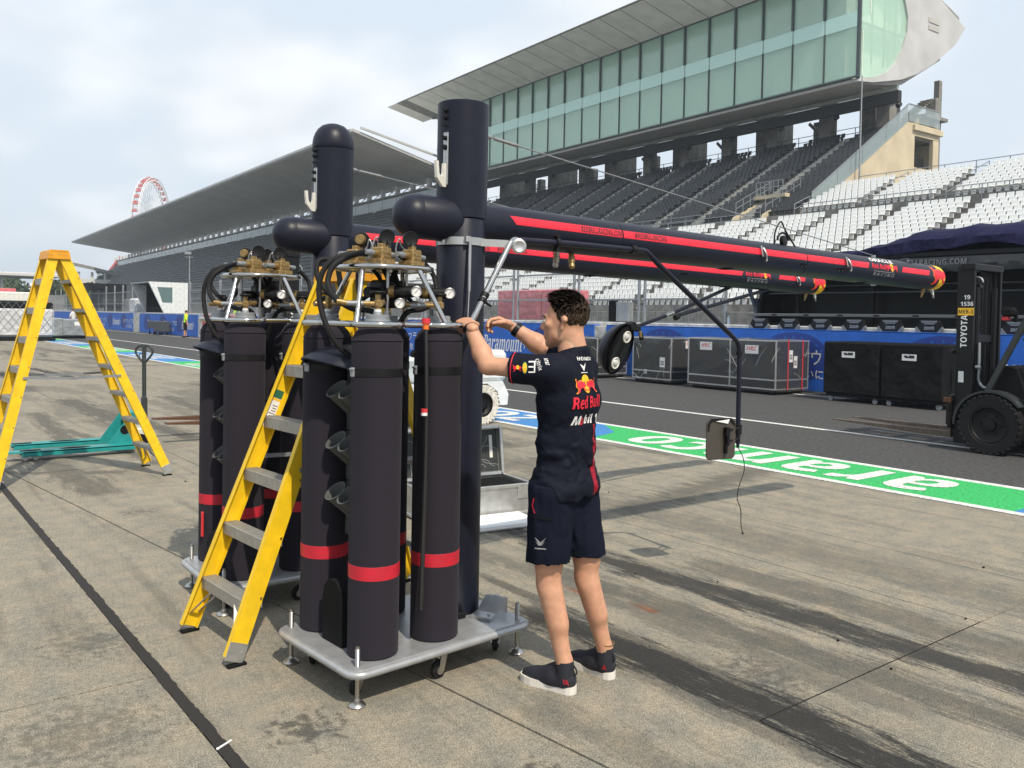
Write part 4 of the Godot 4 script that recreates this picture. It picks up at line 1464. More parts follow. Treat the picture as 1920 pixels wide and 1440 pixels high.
func pod(xf: Transform3D) -> void:
	var root := thing("signal_pod", "black domed signal pod with two round lamps hanging on slanted rods", "signal light", Vector3.ZERO)
	var c := V(4.97, 1.42, -4.97)
	# own axes: x across the lamp face, y along it, z out of the face
	var z := V(0.0, -0.15, 1.0).normalized()
	var y := V(0.38, 0.85, 0.15)
	y = (y - z * y.dot(z)).normalized()
	var bs := Basis(y.cross(z), y, z)
	bs = Basis(y, 0.12) * bs
	var b := MB.new()
	b.t = Transform3D(bs * Basis.from_scale(V(0.16, 0.215, 0.165)), c)
	b.ball(Vector3.ZERO, 1.0, 26, Vector3.FORWARD, true)
	put("shell", smooth(b, 1.0), "navy", root)
	b = MB.new()
	b.t = Transform3D(bs, c)
	var po := ellipse(0.09, 0.205, 30)
	b.prism(po, -0.01, 0.022)
	put("lamp_plate", b, "black", root)
	b = MB.new()
	b.t = Transform3D(bs * Basis.from_scale(V(0.163, 0.219, 1)), c)
	b.lathe([Vector2(0.96, -0.02), Vector2(1.0, -0.012), Vector2(1.0, 0.006), Vector2(0.97, 0.01)], 36, Vector3.ZERO, Vector3.BACK)
	put("rim", b, "matt_black", root)
	for s in [0.115, -0.12]:
		b = MB.new()
		b.t = Transform3D(bs, c)
		b.lathe([Vector2(0.026, 0.0), Vector2(0.048, 0.02), Vector2(0.05, 0.03), Vector2(0.045, 0.034), Vector2(0.03, 0.026)], 22, V(0, s, 0.0), Vector3.BACK)
		put("lamp_ring", b, "off_white", root)
		b = MB.new()
		b.t = Transform3D(bs, c)
		b.ball(V(0, s, 0.012), 0.034, 16, Vector3.BACK, true)
		put("lamp_lens", b, "lens", root)
	b = MB.new()
	b.t = Transform3D(bs, c)
	b.box(V(0.0, 0.0, 0.025), V(0.04, 0.10, 0.008), 0.003)
	put("plate_slot", b, "matt_black", root)
	b = MB.new()
	var top := V(5.14, 1.60, -4.96)
	b.tube([top, V(5.62, 1.722, -4.97).lerp(V(5.64, 1.735, -4.97), 0.5)], 0.0165, 10)
	b.tube([V(5.62, 1.728, -4.97), V(6.60, 2.05, -4.97)], 0.016, 10)
	b.tube([V(5.66, 1.71, -4.94), V(7.12, 2.02, -4.94)], 0.0165, 10)
	put("rod", b, "navy", root)
	b = MB.new()
	b.cyl(V(5.52, 1.70, -4.97), V(5.62, 1.728, -4.97), 0.02, -1, 12)
	put("sleeve", b, "steel", root)
	b = MB.new()
	b.cyl(V(5.64, 1.70, -4.93), V(5.60, 1.685, -4.93), 0.026, -1, 12)
	b.box(V(5.12, 1.59, -4.94), V(0.09, 0.05, 0.07), 0.01)
	b.cyl(V(5.07, 1.61, -4.90), V(5.07, 1.61, -4.98), 0.035, -1, 12)
	b.cyl(V(5.14, 1.55, -4.89), V(5.16, 1.50, -4.90), 0.02, -1, 10)
	put("joint", b, "black", root)
	b = MB.new()
	b.cyl(V(5.12, 1.57, -4.88), V(5.13, 1.52, -4.88), 0.012, -1, 8)
	put("coupling", b, "brass", root)

# ---------- ladders: steps on the -x side; x across, z along the steps
func ladder(label: String, at: Vector3, turn: float, H: float, sf: float, sb: float, wb: float, wt: float, n: int, double_sided: bool) -> void:
	var root := thing("step_ladder", label, "ladder", at, turn, "yellow fibreglass stepladders")
	var up := H - 0.06
	var xt := 0.045
	var step_at := func(side: float, spread: float, h: float): return lerpf(spread, xt, h / up) * side
	for side in [-1.0, 1.0]:
		var sp := sf if side < 0 else sb
		var full: bool = side < 0 or double_sided
		for s in [-1.0, 1.0]:
			var a := V(sp * side, 0.035, wb * s)
			var e := V(xt * side, up, wt * s)
			var d := (e - a).normalized()
			var out := V(0, 0, s)
			var fr := (d.cross(out)).normalized() # across the rail, in the slope's plane
			var dep := 0.088 if full else 0.06
			var b := MB.new()
			b.bar(a, e, 0.005, dep, 0.0, out)
			for q in [-1.0, 1.0]:
				var o: Vector3 = fr * (dep * 0.5 - 0.0025) * q - out * 0.015
				b.bar(a + o, e + o, 0.030, 0.005, 0.0, out)
			put("rail", b, "yellow", root)
			b = MB.new()
			b.bar(a - d * 0.012 + out * 0.004, a + d * 0.075 + out * 0.004, 0.004, dep + 0.006, 0.001, out)
			for q in [-0.28, 0.28]:
				b.cyl(a + d * 0.035 + fr * dep * q, a + d * 0.035 + fr * dep * q + out * 0.009, 0.004, -1, 8)
			put("shoe", b, "alu", root)
			b = MB.new()
			b.box(V(a.x - 0.012 * side, 0.006, a.z), V(dep + 0.004, 0.012, 0.036), 0.003)
			put("rubber_pad", b, "matt_black", root)
			b = MB.new()
			for k in n:
				var h := H * (k + 1) / (n + 1.0)
				var f := h / up
				var p: Vector3 = a.lerp(e, f) - fr * side * 0.0 + out * 0.0045
				b.cyl(p + fr * dep * 0.36, p + fr * dep * 0.36 + out * 0.004, 0.0055, -1, 8)
			put("rivets", b, "steel", root)
		for k in n:
			var h := H * (k + 1) / (n + 1.0)
			var f: float = h / up
			var x: float = step_at.call(side, sp, h)
			var w := lerpf(wb, wt, f) - 0.004
			var b := MB.new()
			if full:
				b.box(V(x, h, 0), V(0.082, 0.005, w * 2), 0.001)
				b.box(V(x + 0.038 * side, h - 0.028, 0), V(0.005, 0.054, w * 2), 0.001)
				b.box(V(x - 0.038 * side, h - 0.016, 0), V(0.005, 0.03, w * 2), 0.001)
				for q in 5:
					b.box(V(x - 0.028 + q * 0.014, h + 0.004, 0), V(0.004, 0.004, w * 2 - 0.004))
				put("step", b, "step_alu", root)
			elif k % 2 == 0:
				b.box(V(x, h, 0), V(0.006, 0.032, w * 2), 0.001)
				b.box(V(x + 0.008 * side, h + 0.014, 0), V(0.016, 0.004, w * 2), 0.001)
				put("rear_brace", b, "step_alu", root)
			if k == 0 and full:
				for s in [-1.0, 1.0]:
					b = MB.new()
					var a2 := V(sp * side * 0.985, 0.10, (wb - 0.01) * s)
					b.bar(a2, V(x + 0.03 * side, h - 0.03, (w - 0.14) * s), 0.018, 0.004)
					b.bar(V(a2.x - 0.045 * side, 0.10, a2.z), V(x - 0.03 * side, h - 0.02, (w - 0.14) * s), 0.018, 0.004)
					put("diagonal_brace", b, "alu", root)
	# spreaders, with the joint in the middle
	for s in [-1.0, 1.0]:
		var h := H * 0.46
		var b := MB.new()
		var xa: float = step_at.call(-1.0, sf, h)
		var xb: float = step_at.call(1.0, sb, h)
		var w := lerpf(wb, wt, h / up) + 0.012
		b.bar(V(xa, h, w * s), V((xa + xb) / 2 + 0.02, h - 0.015, w * s), 0.022, 0.003, 0.0, V(0, 1, 0.01))
		b.bar(V((xa + xb) / 2 - 0.02, h - 0.015, (w + 0.004) * s), V(xb, h, (w + 0.004) * s), 0.022, 0.003, 0.0, V(0, 1, 0.01))
		for q in [-0.03, 0.0, 0.03]:
			b.cyl(V((xa + xb) / 2 + q, h - 0.015, w * s), V((xa + xb) / 2 + q, h - 0.015, (w + 0.014) * s), 0.010, -1, 10)
		put("spreader", b, "galv", root)
	var bb := MB.new()
	var tw := wt + 0.02
	bb.prism([Vector2(-0.10, H - 0.085), Vector2(-0.085, H - 0.015), Vector2(-0.075, H), Vector2(0.075, H), Vector2(0.085, H - 0.015), Vector2(0.10, H - 0.085), Vector2(0.09, H - 0.085), Vector2(0.07, H - 0.012), Vector2(-0.07, H - 0.012), Vector2(-0.09, H - 0.085)], -tw, tw)
	for s in [-1.0, 1.0]:
		bb.prism([Vector2(-0.10, H - 0.085), Vector2(-0.085, H - 0.015), Vector2(0.085, H - 0.015), Vector2(0.10, H - 0.085)], s * tw - 0.003, s * tw + 0.003)
	put("top_cap", bb, "orange_yellow", root)
	bb = MB.new()
	for s in [-1.0, 1.0]:
		for q in [[-0.06, 0.05], [0.0, 0.045], [0.06, 0.05]]:
			bb.cyl(V(q[0], H - q[1], s * tw), V(q[0], H - q[1], s * (tw + 0.005)), 0.005, -1, 8)
	put("rivets", bb, "steel", root)
	# stickers on the rails
	var side := -1.0
	for k in (2 if double_sided else 1):
		var s := 1.0 if double_sided else -1.0
		var a := V(sf * side, 0.035, wb * s)
		var e := V(xt * side, up, wt * s)
		var d := (e - a).normalized()
		var out := V(0, 0, s)
		var inner := -1.0 if not double_sided else 1.0
		var fr := out.cross(d).normalized()
		var base := a.lerp(e, 0.62 - 0.0 if not double_sided else 0.28 + 0.14 * k) + out * 0.0032 * inner
		if not double_sided:
			fr = -fr
		var quad_at := func(y0: float, y1: float, w: float): return [[Vector2(-w, y0), Vector2(w, y0), Vector2(w, y1)], [Vector2(-w, y0), Vector2(w, y1), Vector2(-w, y1)]]
		put("sticker", flat_lay(quad_at.call(-0.13, 0.07, 0.026), base, fr, d), "white_print", root)
		if not double_sided:
			put("sticker", flat_lay(quad_at.call(0.03, 0.075, 0.0265), base - out * 0.0006, fr, d), "green_print", root)
			put("sticker", flat_lay(quad_at.call(0.015, 0.028, 0.0265), base - out * 0.0006, fr, d), "yellow_print", root)
		var lines := []
		rng.seed = 12 + k
		for q in 8:
			var y := -0.115 + q * 0.0145
			lines.append([Vector2(-0.02, y), Vector2(rng.randf_range(0.004, 0.02), y)])
		put("sticker_print", flat_lay(stroke_tris(lines, 0.004), base + out * 0.0006 * inner, fr, d), "dark_ink", root)

func build_ladders() -> void:
	ladder("yellow stepladder with grey steps standing between the two gantry trolleys", V(2.16, 0, -4.235), 3.8, 1.92, 0.76, 0.62, 0.285, 0.20, 6, false)
	ladder("taller yellow stepladder standing open over the teal pallet truck", V(1.56, 0, -9.2), 183.0, 2.22, 0.98, 0.56, 0.33, 0.165, 7, true)

func pallet_truck() -> void:
	var root := thing("pallet_truck", "teal hand pallet truck with dark grey pump handle, forks under the ladder", "pallet truck", V(2.62, 0, -10.9))
	for s in [-1.0, 1.0]:
		var z: float = 0.30 * s
		var b := MB.new()
		var po := [Vector2(-1.28, -0.05), Vector2(-1.18, -0.085), Vector2(0.02, -0.085), Vector2(0.02, 0.085), Vector2(-1.18, 0.085), Vector2(-1.28, 0.05)]
		b.t = Transform3D(Basis(Vector3.RIGHT, PI / 2), V(0, 0, z))
		b.prism(po, -0.105, -0.09)
		b.t = Transform3D.IDENTITY
		for q in [-1.0, 1.0]:
			b.box(V(-0.56, 0.075, z + 0.082 * q), V(1.16, 0.055, 0.006), 0.002)
		put("fork", b, "teal", root)
		for x in [-1.1, -1.0]:
			b = MB.new()
			b.lathe([Vector2(0, -0.04), Vector2(0.034, -0.04), Vector2(0.037, -0.03), Vector2(0.037, 0.03), Vector2(0.034, 0.04), Vector2(0, 0.04)], 16, V(x, 0.037, z), Vector3.BACK)
			put("roller", b, "off_white", root)
		b = MB.new()
		b.box(V(-1.05, 0.1065, z), V(0.2, 0.003, 0.085))
		put("roller_slot", b, "matt_black", root)
		b = MB.new()
		b.t = Transform3D(Basis(Vector3.RIGHT, PI / 2), V(-0.6, 0, z))
		b.prism(ellipse(0.16, 0.05, 14), -0.1072, -0.1058)
		put("worn_patch", b, "matt_black", root)
	var b := MB.new()
	for s in [-1.0, 1.0]:
		b.prism([Vector2(-0.25, 0.09), Vector2(0.03, 0.06), Vector2(0.06, 0.42), Vector2(0.0, 0.44)], 0.22 * s - 0.006, 0.22 * s + 0.006)
	b.box(V(0.04, 0.26, 0), V(0.012, 0.38, 0.46), 0.003)
	b.box(V(0.05, 0.44, 0), V(0.14, 0.035, 0.26), 0.008)
	b.box(V(0.02, 0.09, 0), V(0.07, 0.05, 0.62), 0.008)
	put("body", b, "teal", root)
	b = MB.new()
	b.prism(ellipse(0.055, 0.055, 9, Vector2(-0.06, 0.26)), 0.2262, 0.2275)
	put("worn_patch", b, "matt_black", root)
	b = MB.new()
	b.cyl(V(0.15, 0.1, 0), V(0.15, 0.40, 0), 0.05, -1, 18)
	b.box(V(0.15, 0.2, 0), V(0.12, 0.1, 0.13), 0.02)
	put("pump", b, "off_white", root)
	for s in [-1.0, 1.0]:
		b = MB.new()
		b.lathe([Vector2(0, -0.025), Vector2(0.085, -0.025), Vector2(0.09, -0.018), Vector2(0.09, 0.018), Vector2(0.085, 0.025), Vector2(0, 0.025)], 22, V(0.15, 0.09, 0.06 * s), Vector3.BACK)
		put("steer_wheel", b, "matt_black", root)
	b = MB.new()
	b.bar(V(0.22, 0.30, -0.02), V(0.215, 0.62, -0.02), 0.075, 0.06, 0.01)
	b.bar(V(0.215, 0.60, -0.02), V(0.21, 1.08, -0.02), 0.052, 0.042, 0.01)
	var hd := V(0.21, 1.13, -0.02)
	var sd := V(0.79, 0, 0.61)
	b.tube(spline([hd + V(0, -0.11, 0), hd - sd * 0.09 + V(0, 0.0, 0), hd - sd * 0.10 + V(0, 0.06, 0), hd - sd * 0.06 + V(0, 0.105, 0), hd + V(0, 0.11, 0), hd + sd * 0.06 + V(0, 0.105, 0), hd + sd * 0.10 + V(0, 0.06, 0), hd + sd * 0.09, hd + V(0, -0.11, 0)], 5), 0.014, 8)
	b.bar(hd + V(0, -0.10, 0), hd + V(0, 0.11, 0), 0.045, 0.035, 0.006)
	b.tube(spline([hd + V(0, -0.01, 0), hd - sd * 0.045 + V(0, 0.015, 0), hd - sd * 0.06 + V(0, -0.02, 0)], 4), 0.006, 6)
	put("handle", b, mat("handle_grey", lin(0.028, 0.032, 0.034), 0.5), root)

# ---------- forklifts: forks point to -x, near side is +z
func forklift(kind: String, label: String, at: Vector3, turn: float, wb: float, fork: float, fork_h: float) -> void:
	var dark := kind == "black"
	var root := thing("forklift", label, "forklift", at, turn, "forklift trucks")
	var body: String = "black" if dark else "white_body"
	var b := MB.new()
	# wheels
	for s in [-1.0, 1.0]:
		for q in [[0.0, 0.385 if dark else 0.34, 0.56], [wb, 0.30, 0.52]]:
			var wl := Node3D.new()
			wl.name = "wheel"
			root.add_child(wl, true)
			wl.position = V(q[0], q[1], q[2] * s)
			var r: float = q[1]
			b = MB.new()
			b.lathe([Vector2(r * 0.62, -0.10), Vector2(r * 0.94, -0.105), Vector2(r, -0.085), Vector2(r, 0.085), Vector2(r * 0.94, 0.105), Vector2(r * 0.66, 0.10), Vector2(r * 0.62, 0.085), Vector2(r * 0.60, 0.03)], 36, Vector3.ZERO, Vector3.BACK)
			for k in 30:
				var a := TAU * k / 30
				for e in [-1.0, 1.0]:
					b.t = Transform3D(Basis(Vector3.BACK, a), Vector3.ZERO)
					b.box(V(r * 0.985, 0, 0.085 * e), V(0.035, r * 0.13, 0.05), 0.006)
			b.t = Transform3D.IDENTITY
			put("tyre", b, "rubber" if dark else "white_tyre", wl)
			b = MB.new()
			b.lathe([Vector2(r * 0.64, 0.09), Vector2(r * 0.6, 0.095), Vector2(r * 0.56, 0.06), Vector2(r * 0.42, 0.035), Vector2(r * 0.22, 0.045), Vector2(r * 0.2, 0.075), Vector2(0, 0.08)], 30, Vector3.ZERO, V(0, 0, s))
			for k in 6:
				b.cyl(V(cos(k * 1.047) * r * 0.33, sin(k * 1.047) * r * 0.33, 0.03 * s), V(cos(k * 1.047) * r * 0.33, sin(k * 1.047) * r * 0.33, 0.062 * s), 0.016, -1, 6)
			put("rim", b, "black", wl)
	# mast
	var ms := Node3D.new()
	ms.name = "mast"
	root.add_child(ms)
	for s in [-1.0, 1.0]:
		b = MB.new()
		b.box(V(-0.44, 1.28, 0.40 * s), V(0.22, 2.4, 0.055), 0.006)
		b.box(V(-0.40, 1.28, 0.345 * s), V(0.05, 2.36, 0.05), 0.004)
		put("outer_rail", b, "black", ms)
		b = MB.new()
		b.box(V(-0.48, 1.3, 0.30 * s), V(0.13, 2.3, 0.045), 0.004)
		b.cyl(V(-0.36, 0.4, 0.27 * s), V(-0.36, 2.2, 0.27 * s), 0.032, -1, 14)
		put("inner_rail", b, "black", ms)
	b = MB.new()
	b.box(V(-0.42, 2.47, 0), V(0.2, 0.09, 0.88), 0.008)
	b.box(V(-0.40, 1.5, 0), V(0.06, 0.1, 0.7), 0.006)
	b.box(V(-0.42, 0.35, 0), V(0.14, 0.14, 0.7), 0.006)
	b.cyl(V(-0.40, 2.2, 0.12), V(-0.40, 2.2, 0.2), 0.05, -1, 16)
	for z in [-0.1, 0.02, 0.1, 0.16]:
		b.cyl(V(-0.40, 0.5, z), V(-0.40, 2.35, z), 0.014, -1, 8)
	put("mast_crossmember", b, "black", ms)
	b = MB.new()
	b.tube(spline([V(-0.30, 1.45, 0.30), V(-0.29, 1.1, 0.31), V(-0.29, 0.95, 0.31), V(-0.24, 0.86, 0.31), V(-0.16, 0.84, 0.31)], 5), 0.02, 8)
	put("hydraulic_pipe", b, "galv", ms)
	b = MB.new()
	b.tube(ring_arc(V(-0.33, 2.26, 0.34), 0.07, V(1, 0, 0), V(0, 1, 0), 0.0, PI), 0.014, 7)
	put("hose_guide", b, "galv", ms)
	b = MB.new()
	b.cyl(V(-0.31, 1.12, 0.36), V(-0.25, 1.12, 0.36), 0.025, -1, 8)
	put("pipe_union", b, "galv", ms)
	# carriage and forks
	b = MB.new()
	b.box(V(-0.58, fork_h + 0.12, 0), V(0.05, 0.09, 1.0), 0.008)
	b.box(V(-0.58, fork_h + 0.48, 0), V(0.05, 0.09, 1.0), 0.008)
	for s in [-1.0, -0.33, 0.33, 1.0]:
		b.box(V(-0.60, fork_h + 0.62, 0.47 * s), V(0.05, 1.0 if dark else 0.7, 0.05), 0.006)
	b.box(V(-0.60, fork_h + (1.12 if dark else 0.95), 0), V(0.05, 0.05, 0.98), 0.006)
	put("carriage", b, "black", root)
	for s in [-1.0, 1.0]:
		b = MB.new()
		var z: float = 0.29 * s
		b.t = Transform3D(Basis.IDENTITY, V(0, 0, z - 0.06))
		b.prism([Vector2(-0.62, fork_h + 0.52), Vector2(-0.67, fork_h + 0.52), Vector2(-0.67, fork_h + 0.012), Vector2(-0.67 - fork, fork_h + 0.004), Vector2(-0.67 - fork, fork_h - 0.010), Vector2(-1.15, fork_h - 0.065), Vector2(-0.62, fork_h - 0.07)], 0.0, 0.12)
		put("fork", b, "fork_steel" if dark else "rust", root)
	# chassis, cowl, counterweight
	b = MB.new()
	b.t = Transform3D(Basis.IDENTITY, Vector3.ZERO)
	b.prism([Vector2(-0.30, 0.30), Vector2(wb - 0.35, 0.22), Vector2(wb - 0.30, 0.62), Vector2(0.75, 0.62), Vector2(0.42, 0.72), Vector2(-0.16, 0.80), Vector2(-0.30, 0.7)], -0.50, 0.50)
	put("chassis", b, body, root)
	b = MB.new()
	b.prism([Vector2(wb - 0.42, 0.40), Vector2(wb - 0.38, 0.66), Vector2(wb + 0.40, 0.66), Vector2(wb + 0.52, 0.45), Vector2(wb + 0.50, 0.28), Vector2(wb + 0.36, 0.28), Vector2(wb + 0.30, 0.5), Vector2(wb + 0.1, 0.63), Vector2(wb - 0.12, 0.63), Vector2(wb - 0.30, 0.5)], -0.58, 0.58)
	b.box(V(wb + 0.06, 0.90, 0), V(0.92, 0.5, 1.14), 0.07)
	put("counterweight", b, "orange_body" if dark else "white_body", root)
	b = MB.new()
	b.box(V(wb - 0.62, 0.82, 0), V(0.7, 0.4, 0.9), 0.05)
	put("engine_hood", b, body, root)
	# front mudguards
	for s in [-1.0, 1.0]:
		b = MB.new()
		var pr := []
		for k in 13:
			var a := PI * 1.02 - k * PI * 0.82 / 12
			pr.append(Vector2(cos(a) * 0.46, 0.385 + sin(a) * 0.45))
		var ri := []
		for p in pr:
			ri.append(Vector2(p.x * 0.94, 0.385 + (p.y - 0.385) * 0.94))
		ri.reverse()
		b.prism(pr + ri, 0.43 * s, 0.66 * s) if s > 0 else b.prism(pr + ri, 0.66 * s, 0.43 * s)
		put("mudguard", b, mat("guard_grey", lin(0.022, 0.026, 0.028), 0.45) if dark else M["white_body"], root)
	# cab: guard posts, roof bars, seat, wheel, lamp
	for s in [-1.0, 1.0]:
		b = MB.new()
		b.bar(V(-0.12, 0.78, 0.46 * s), V(0.50, 2.12, 0.45 * s), 0.06, 0.075, 0.01)
		b.bar(V(wb - 0.25, 1.1, 0.44 * s), V(wb - 0.35, 2.12, 0.44 * s), 0.055, 0.06, 0.01)
		b.bar(V(0.48, 2.12, 0.45 * s), V(wb - 0.33, 2.12, 0.44 * s), 0.06, 0.06, 0.01)
		put("guard_post", b, mat("post_grey", lin(0.024, 0.028, 0.03), 0.45), root)
	b = MB.new()
	for k in 7:
		var x := lerpf(0.5, wb - 0.35, k / 6.0)
		b.box(V(x, 2.13, 0), V(0.04, 0.03, 0.86), 0.005)
	put("roof_bars", b, "black", root)
	b = MB.new()
	b.box(V(wb - 0.62, 1.07, 0), V(0.46, 0.12, 0.46), 0.04)
	b.t = Transform3D(Basis(Vector3.BACK, -0.15), V(wb - 0.38, 1.34, 0))
	b.box(Vector3.ZERO, V(0.12, 0.52, 0.44), 0.04)
	put("driver_seat", b, "matt_black", root)
	b = MB.new()
	b.cyl(V(0.18, 0.75, 0.0), V(0.42, 1.22, 0.0), 0.03, -1, 10)
	b.t = Transform3D(Basis(Vector3.BACK, -0.45), V(0.42, 1.22, 0))
	b.tube(ring_pts(Vector3.ZERO, 0.17, 24), 0.014, 7, true)
	b.bar(V(-0.17, 0, 0), V(0.17, 0, 0), 0.03, 0.015)
	b.t = Transform3D.IDENTITY
	b.prism([Vector2(-0.14, 0.78), Vector2(0.36, 0.7), Vector2(0.22, 1.12), Vector2(0.08, 1.16)], -0.40, 0.40)
	put("dashboard", b, "matt_black", root)
	b = MB.new()
	b.tube(spline([V(0.32, 1.52, 0.47), V(0.42, 1.44, 0.5), V(0.55, 1.48, 0.5), V(0.62, 1.7, 0.48), V(0.58, 1.95, 0.46)], 5), 0.016, 7)
	put("grab_handle", b, "black", root)
	var lp := Node3D.new()
	lp.name = "work_lamp"
	root.add_child(lp)
	b = MB.new()
	b.box(V(0.16, 1.86, 0.54), V(0.16, 0.12, 0.14), 0.03)
	b.box(V(0.22, 1.80, 0.48), V(0.04, 0.14, 0.03), 0.005)
	put("lamp_housing", b, "matt_black", lp)
	b = MB.new()
	b.box(V(0.13, 1.775, 0.54), V(0.08, 0.05, 0.1), 0.008)
	put("indicator", b, "tie_red", lp)
	# lettering on the mast rail
	var o := V(-0.44, 1.28, 0.4285)
	var ink: Array = [["TOYOTA", V(-0.45, 1.60, 0.4285), 0.085, true, "white_print"]]
	if dark:
		ink += [["19", V(-0.42, 2.06, 0.4285), 0.06, false, "white_print"], ["1536", V(-0.42, 1.97, 0.4285), 0.058, false, "white_print"]]
	for q in ink:
		var tr := letters(q[0], q[2], "bold")
		if q[3]:
			put("lettering", flat_lay(tr, q[1], V(0, 1, 0), V(-1, 0, 0)), q[4], root)
		else:
			put("lettering", flat_lay(tr, q[1], V(1, 0, 0), V(0, 1, 0)), q[4], root)
	if dark:
		b = MB.new()
		b.box(V(-0.43, 1.865, 0.4285), V(0.21, 0.10, 0.002))
		put("yellow_plate", b, "yellow_print", root)
		put("lettering", flat_lay(letters("MER-3", 0.055, "bold", 1.0, 0.0, 0.19), V(-0.43, 1.865, 0.4302), V(1, 0, 0), V(0, 1, 0)), "dark_ink", root)
		b = MB.new()
		b.box(V(-0.47, 0.98, 0.4285), V(0.07, 0.15, 0.002))
		put("sticker", b, "white_print", root)
		b = MB.new()
		b.box(V(-0.60, 0.66, 0.52), V(0.10, 0.07, 0.02), 0.004)
		put("rust_bracket", b, "rust", root)

# ---------- cases
func wrapped_case(label: String, at: Vector3, sz: Vector3, parts: int, tags: Array, group := "wrapped flight cases by the pit wall") -> Node3D:
	var root := thing("flight_case", label, "case", at, 0.0, group)
	var b := MB.new()
	b.box(V(0, 0.06, 0), V(sz.x * 0.9, 0.09, sz.z * 0.92), 0.01)
	for k in 16:
		b.box(V(-sz.x * 0.452, 0.075, lerpf(-sz.z, sz.z, (k + 0.5) / 16.0) * 0.44), V(0.006, 0.02, 0.03))
	put("skid", b, "matt_black", root)
	b = MB.new()
	b.box(V(0, 0.11 + sz.y / 2, 0), sz - V(0.02, 0.02, 0.02), 0.01)
	put("shell", b, "case_black", root)
	b = MB.new()
	var h := sz * 0.5
	var cy := 0.11 + h.y
	var e := 0.035
	for x in [-1.0, 1.0]:
		for z in [-1.0, 1.0]:
			b.box(V((h.x - e / 2) * x, cy, (h.z - e / 2) * z), V(e, sz.y, e), 0.005)
	for y in [-1.0, 1.0, -0.62]:
		for s in [-1.0, 1.0]:
			b.box(V((h.x - e / 2 + 0.002) * s, cy + (h.y - e / 2) * y, 0), V(e, e, sz.z - 2 * e), 0.005)
			b.box(V(0, cy + (h.y - e / 2) * y, (h.z - e / 2 + 0.002) * s), V(sz.x - 2 * e, e, e), 0.005)
	for k in range(1, parts):
		b.box(V(-h.x + e / 2 - 0.002, cy, lerpf(-h.z, h.z, float(k) / parts)), V(e, sz.y - 2 * e, e), 0.004)
	put("edge_trim", b, "alu", root)
	for q in tags:
		b = MB.new()
		var p := V(-h.x - 0.004, 0.11 + q[1] * sz.y, q[0] * sz.z - h.z)
		var xd := V(0, 0, 1)
		var out := V(-1, 0, 0)
		if q[3]:
			p = V(q[0] * sz.x - h.x, 0.11 + q[1] * sz.y, h.z + 0.004)
			xd = V(1, 0, 0)
			out = V(0, 0, 1)
		put("tag", flat_lay([[Vector2(-q[4], -q[5]), Vector2(q[4], -q[5]), Vector2(q[4], q[5])], [Vector2(-q[4], -q[5]), Vector2(q[4], q[5]), Vector2(-q[4], q[5])]], p, xd, V(0, 1, 0)), "white_print", root)
		if q[2] != "":
			put("lettering", flat_lay(letters(q[2], q[5] * 1.0, "bold", 1.0, 0.3, q[4] * 1.4), p + out * 0.002 + V(0, q[5] * 0.25, 0), xd, V(0, 1, 0)), "tie_red", root)
		else:
			put("lettering", flat_lay(stroke_tris([[Vector2(-q[4] * 0.6, 0.02), Vector2(q[4] * 0.6, 0.02)], [Vector2(-q[4] * 0.6, -0.02), Vector2(q[4] * 0.5, -0.02)], [Vector2(-q[4] * 0.6, -0.06), Vector2(q[4] * 0.6, -0.06)]], 0.022), p + out * 0.002, xd, V(0, 1, 0)), "dark_ink", root)
	# cling film: crumpled skin just off the case; gathered folds paint in its highlights
	b = MB.new()
	rng.seed = int(at.z * 100) & 1023
	var nu := 9
	for f in 3:
		var og: Vector3
		var ux: Vector3
		var uy: Vector3
		var nn: Vector3
		if f == 0:
			og = V(-h.x, 0.07, -h.z); ux = V(0, 0, sz.z); uy = V(0, sz.y + 0.045, 0); nn = V(-1, 0, 0)
		elif f == 1:
			og = V(-h.x, 0.07, h.z); ux = V(sz.x, 0, 0); uy = V(0, sz.y + 0.045, 0); nn = V(0, 0, 1)
		else:
			og = V(-h.x, 0.115 + sz.y, h.z); ux = V(sz.x, 0, 0); uy = V(0, 0, -sz.z); nn = V(0, 1, 0)
		var g := []
		for i in nu + 1:
			var row := []
			for j in nu + 1:
				var edge := i == 0 or j == 0 or i == nu or j == nu
				row.append(og + ux * (float(i) / nu) + uy * (float(j) / nu) + nn * (0.016 + (0.0 if edge else rng.randf_range(0.0, 0.022))))
			g.append(row)
		for i in nu:
			for j in nu:
				b.quad(g[i][j], g[i + 1][j], g[i + 1][j + 1], g[i][j + 1])
	put("cling_film", smooth(b, 0.5), "film", root)
	b = MB.new()
	for k in 11:
		var fz := k % 3 == 0
		var p := V(-h.x - 0.03, 0.11 + rng.randf_range(0.1, 0.95) * sz.y, rng.randf_range(-h.z, h.z))
		var q := p + V(0, rng.randf_range(-0.5, 0.1), rng.randf_range(-0.3, 0.35))
		if fz:
			p = V(rng.randf_range(-h.x, h.x), 0.11 + rng.randf_range(0.1, 0.95) * sz.y, h.z + 0.03)
			q = p + V(rng.randf_range(-0.4, 0.4), rng.randf_range(-0.4, 0.2), 0)
		q.y = clampf(q.y, 0.1, 0.1 + sz.y)
		b.tube(spline([p, (p + q) * 0.5 + V(-0.006, 0.03, 0.0), q], 4), 0.0038, 4)
	put("film_fold_glint", b, "film_fold_glint", root)
	return root

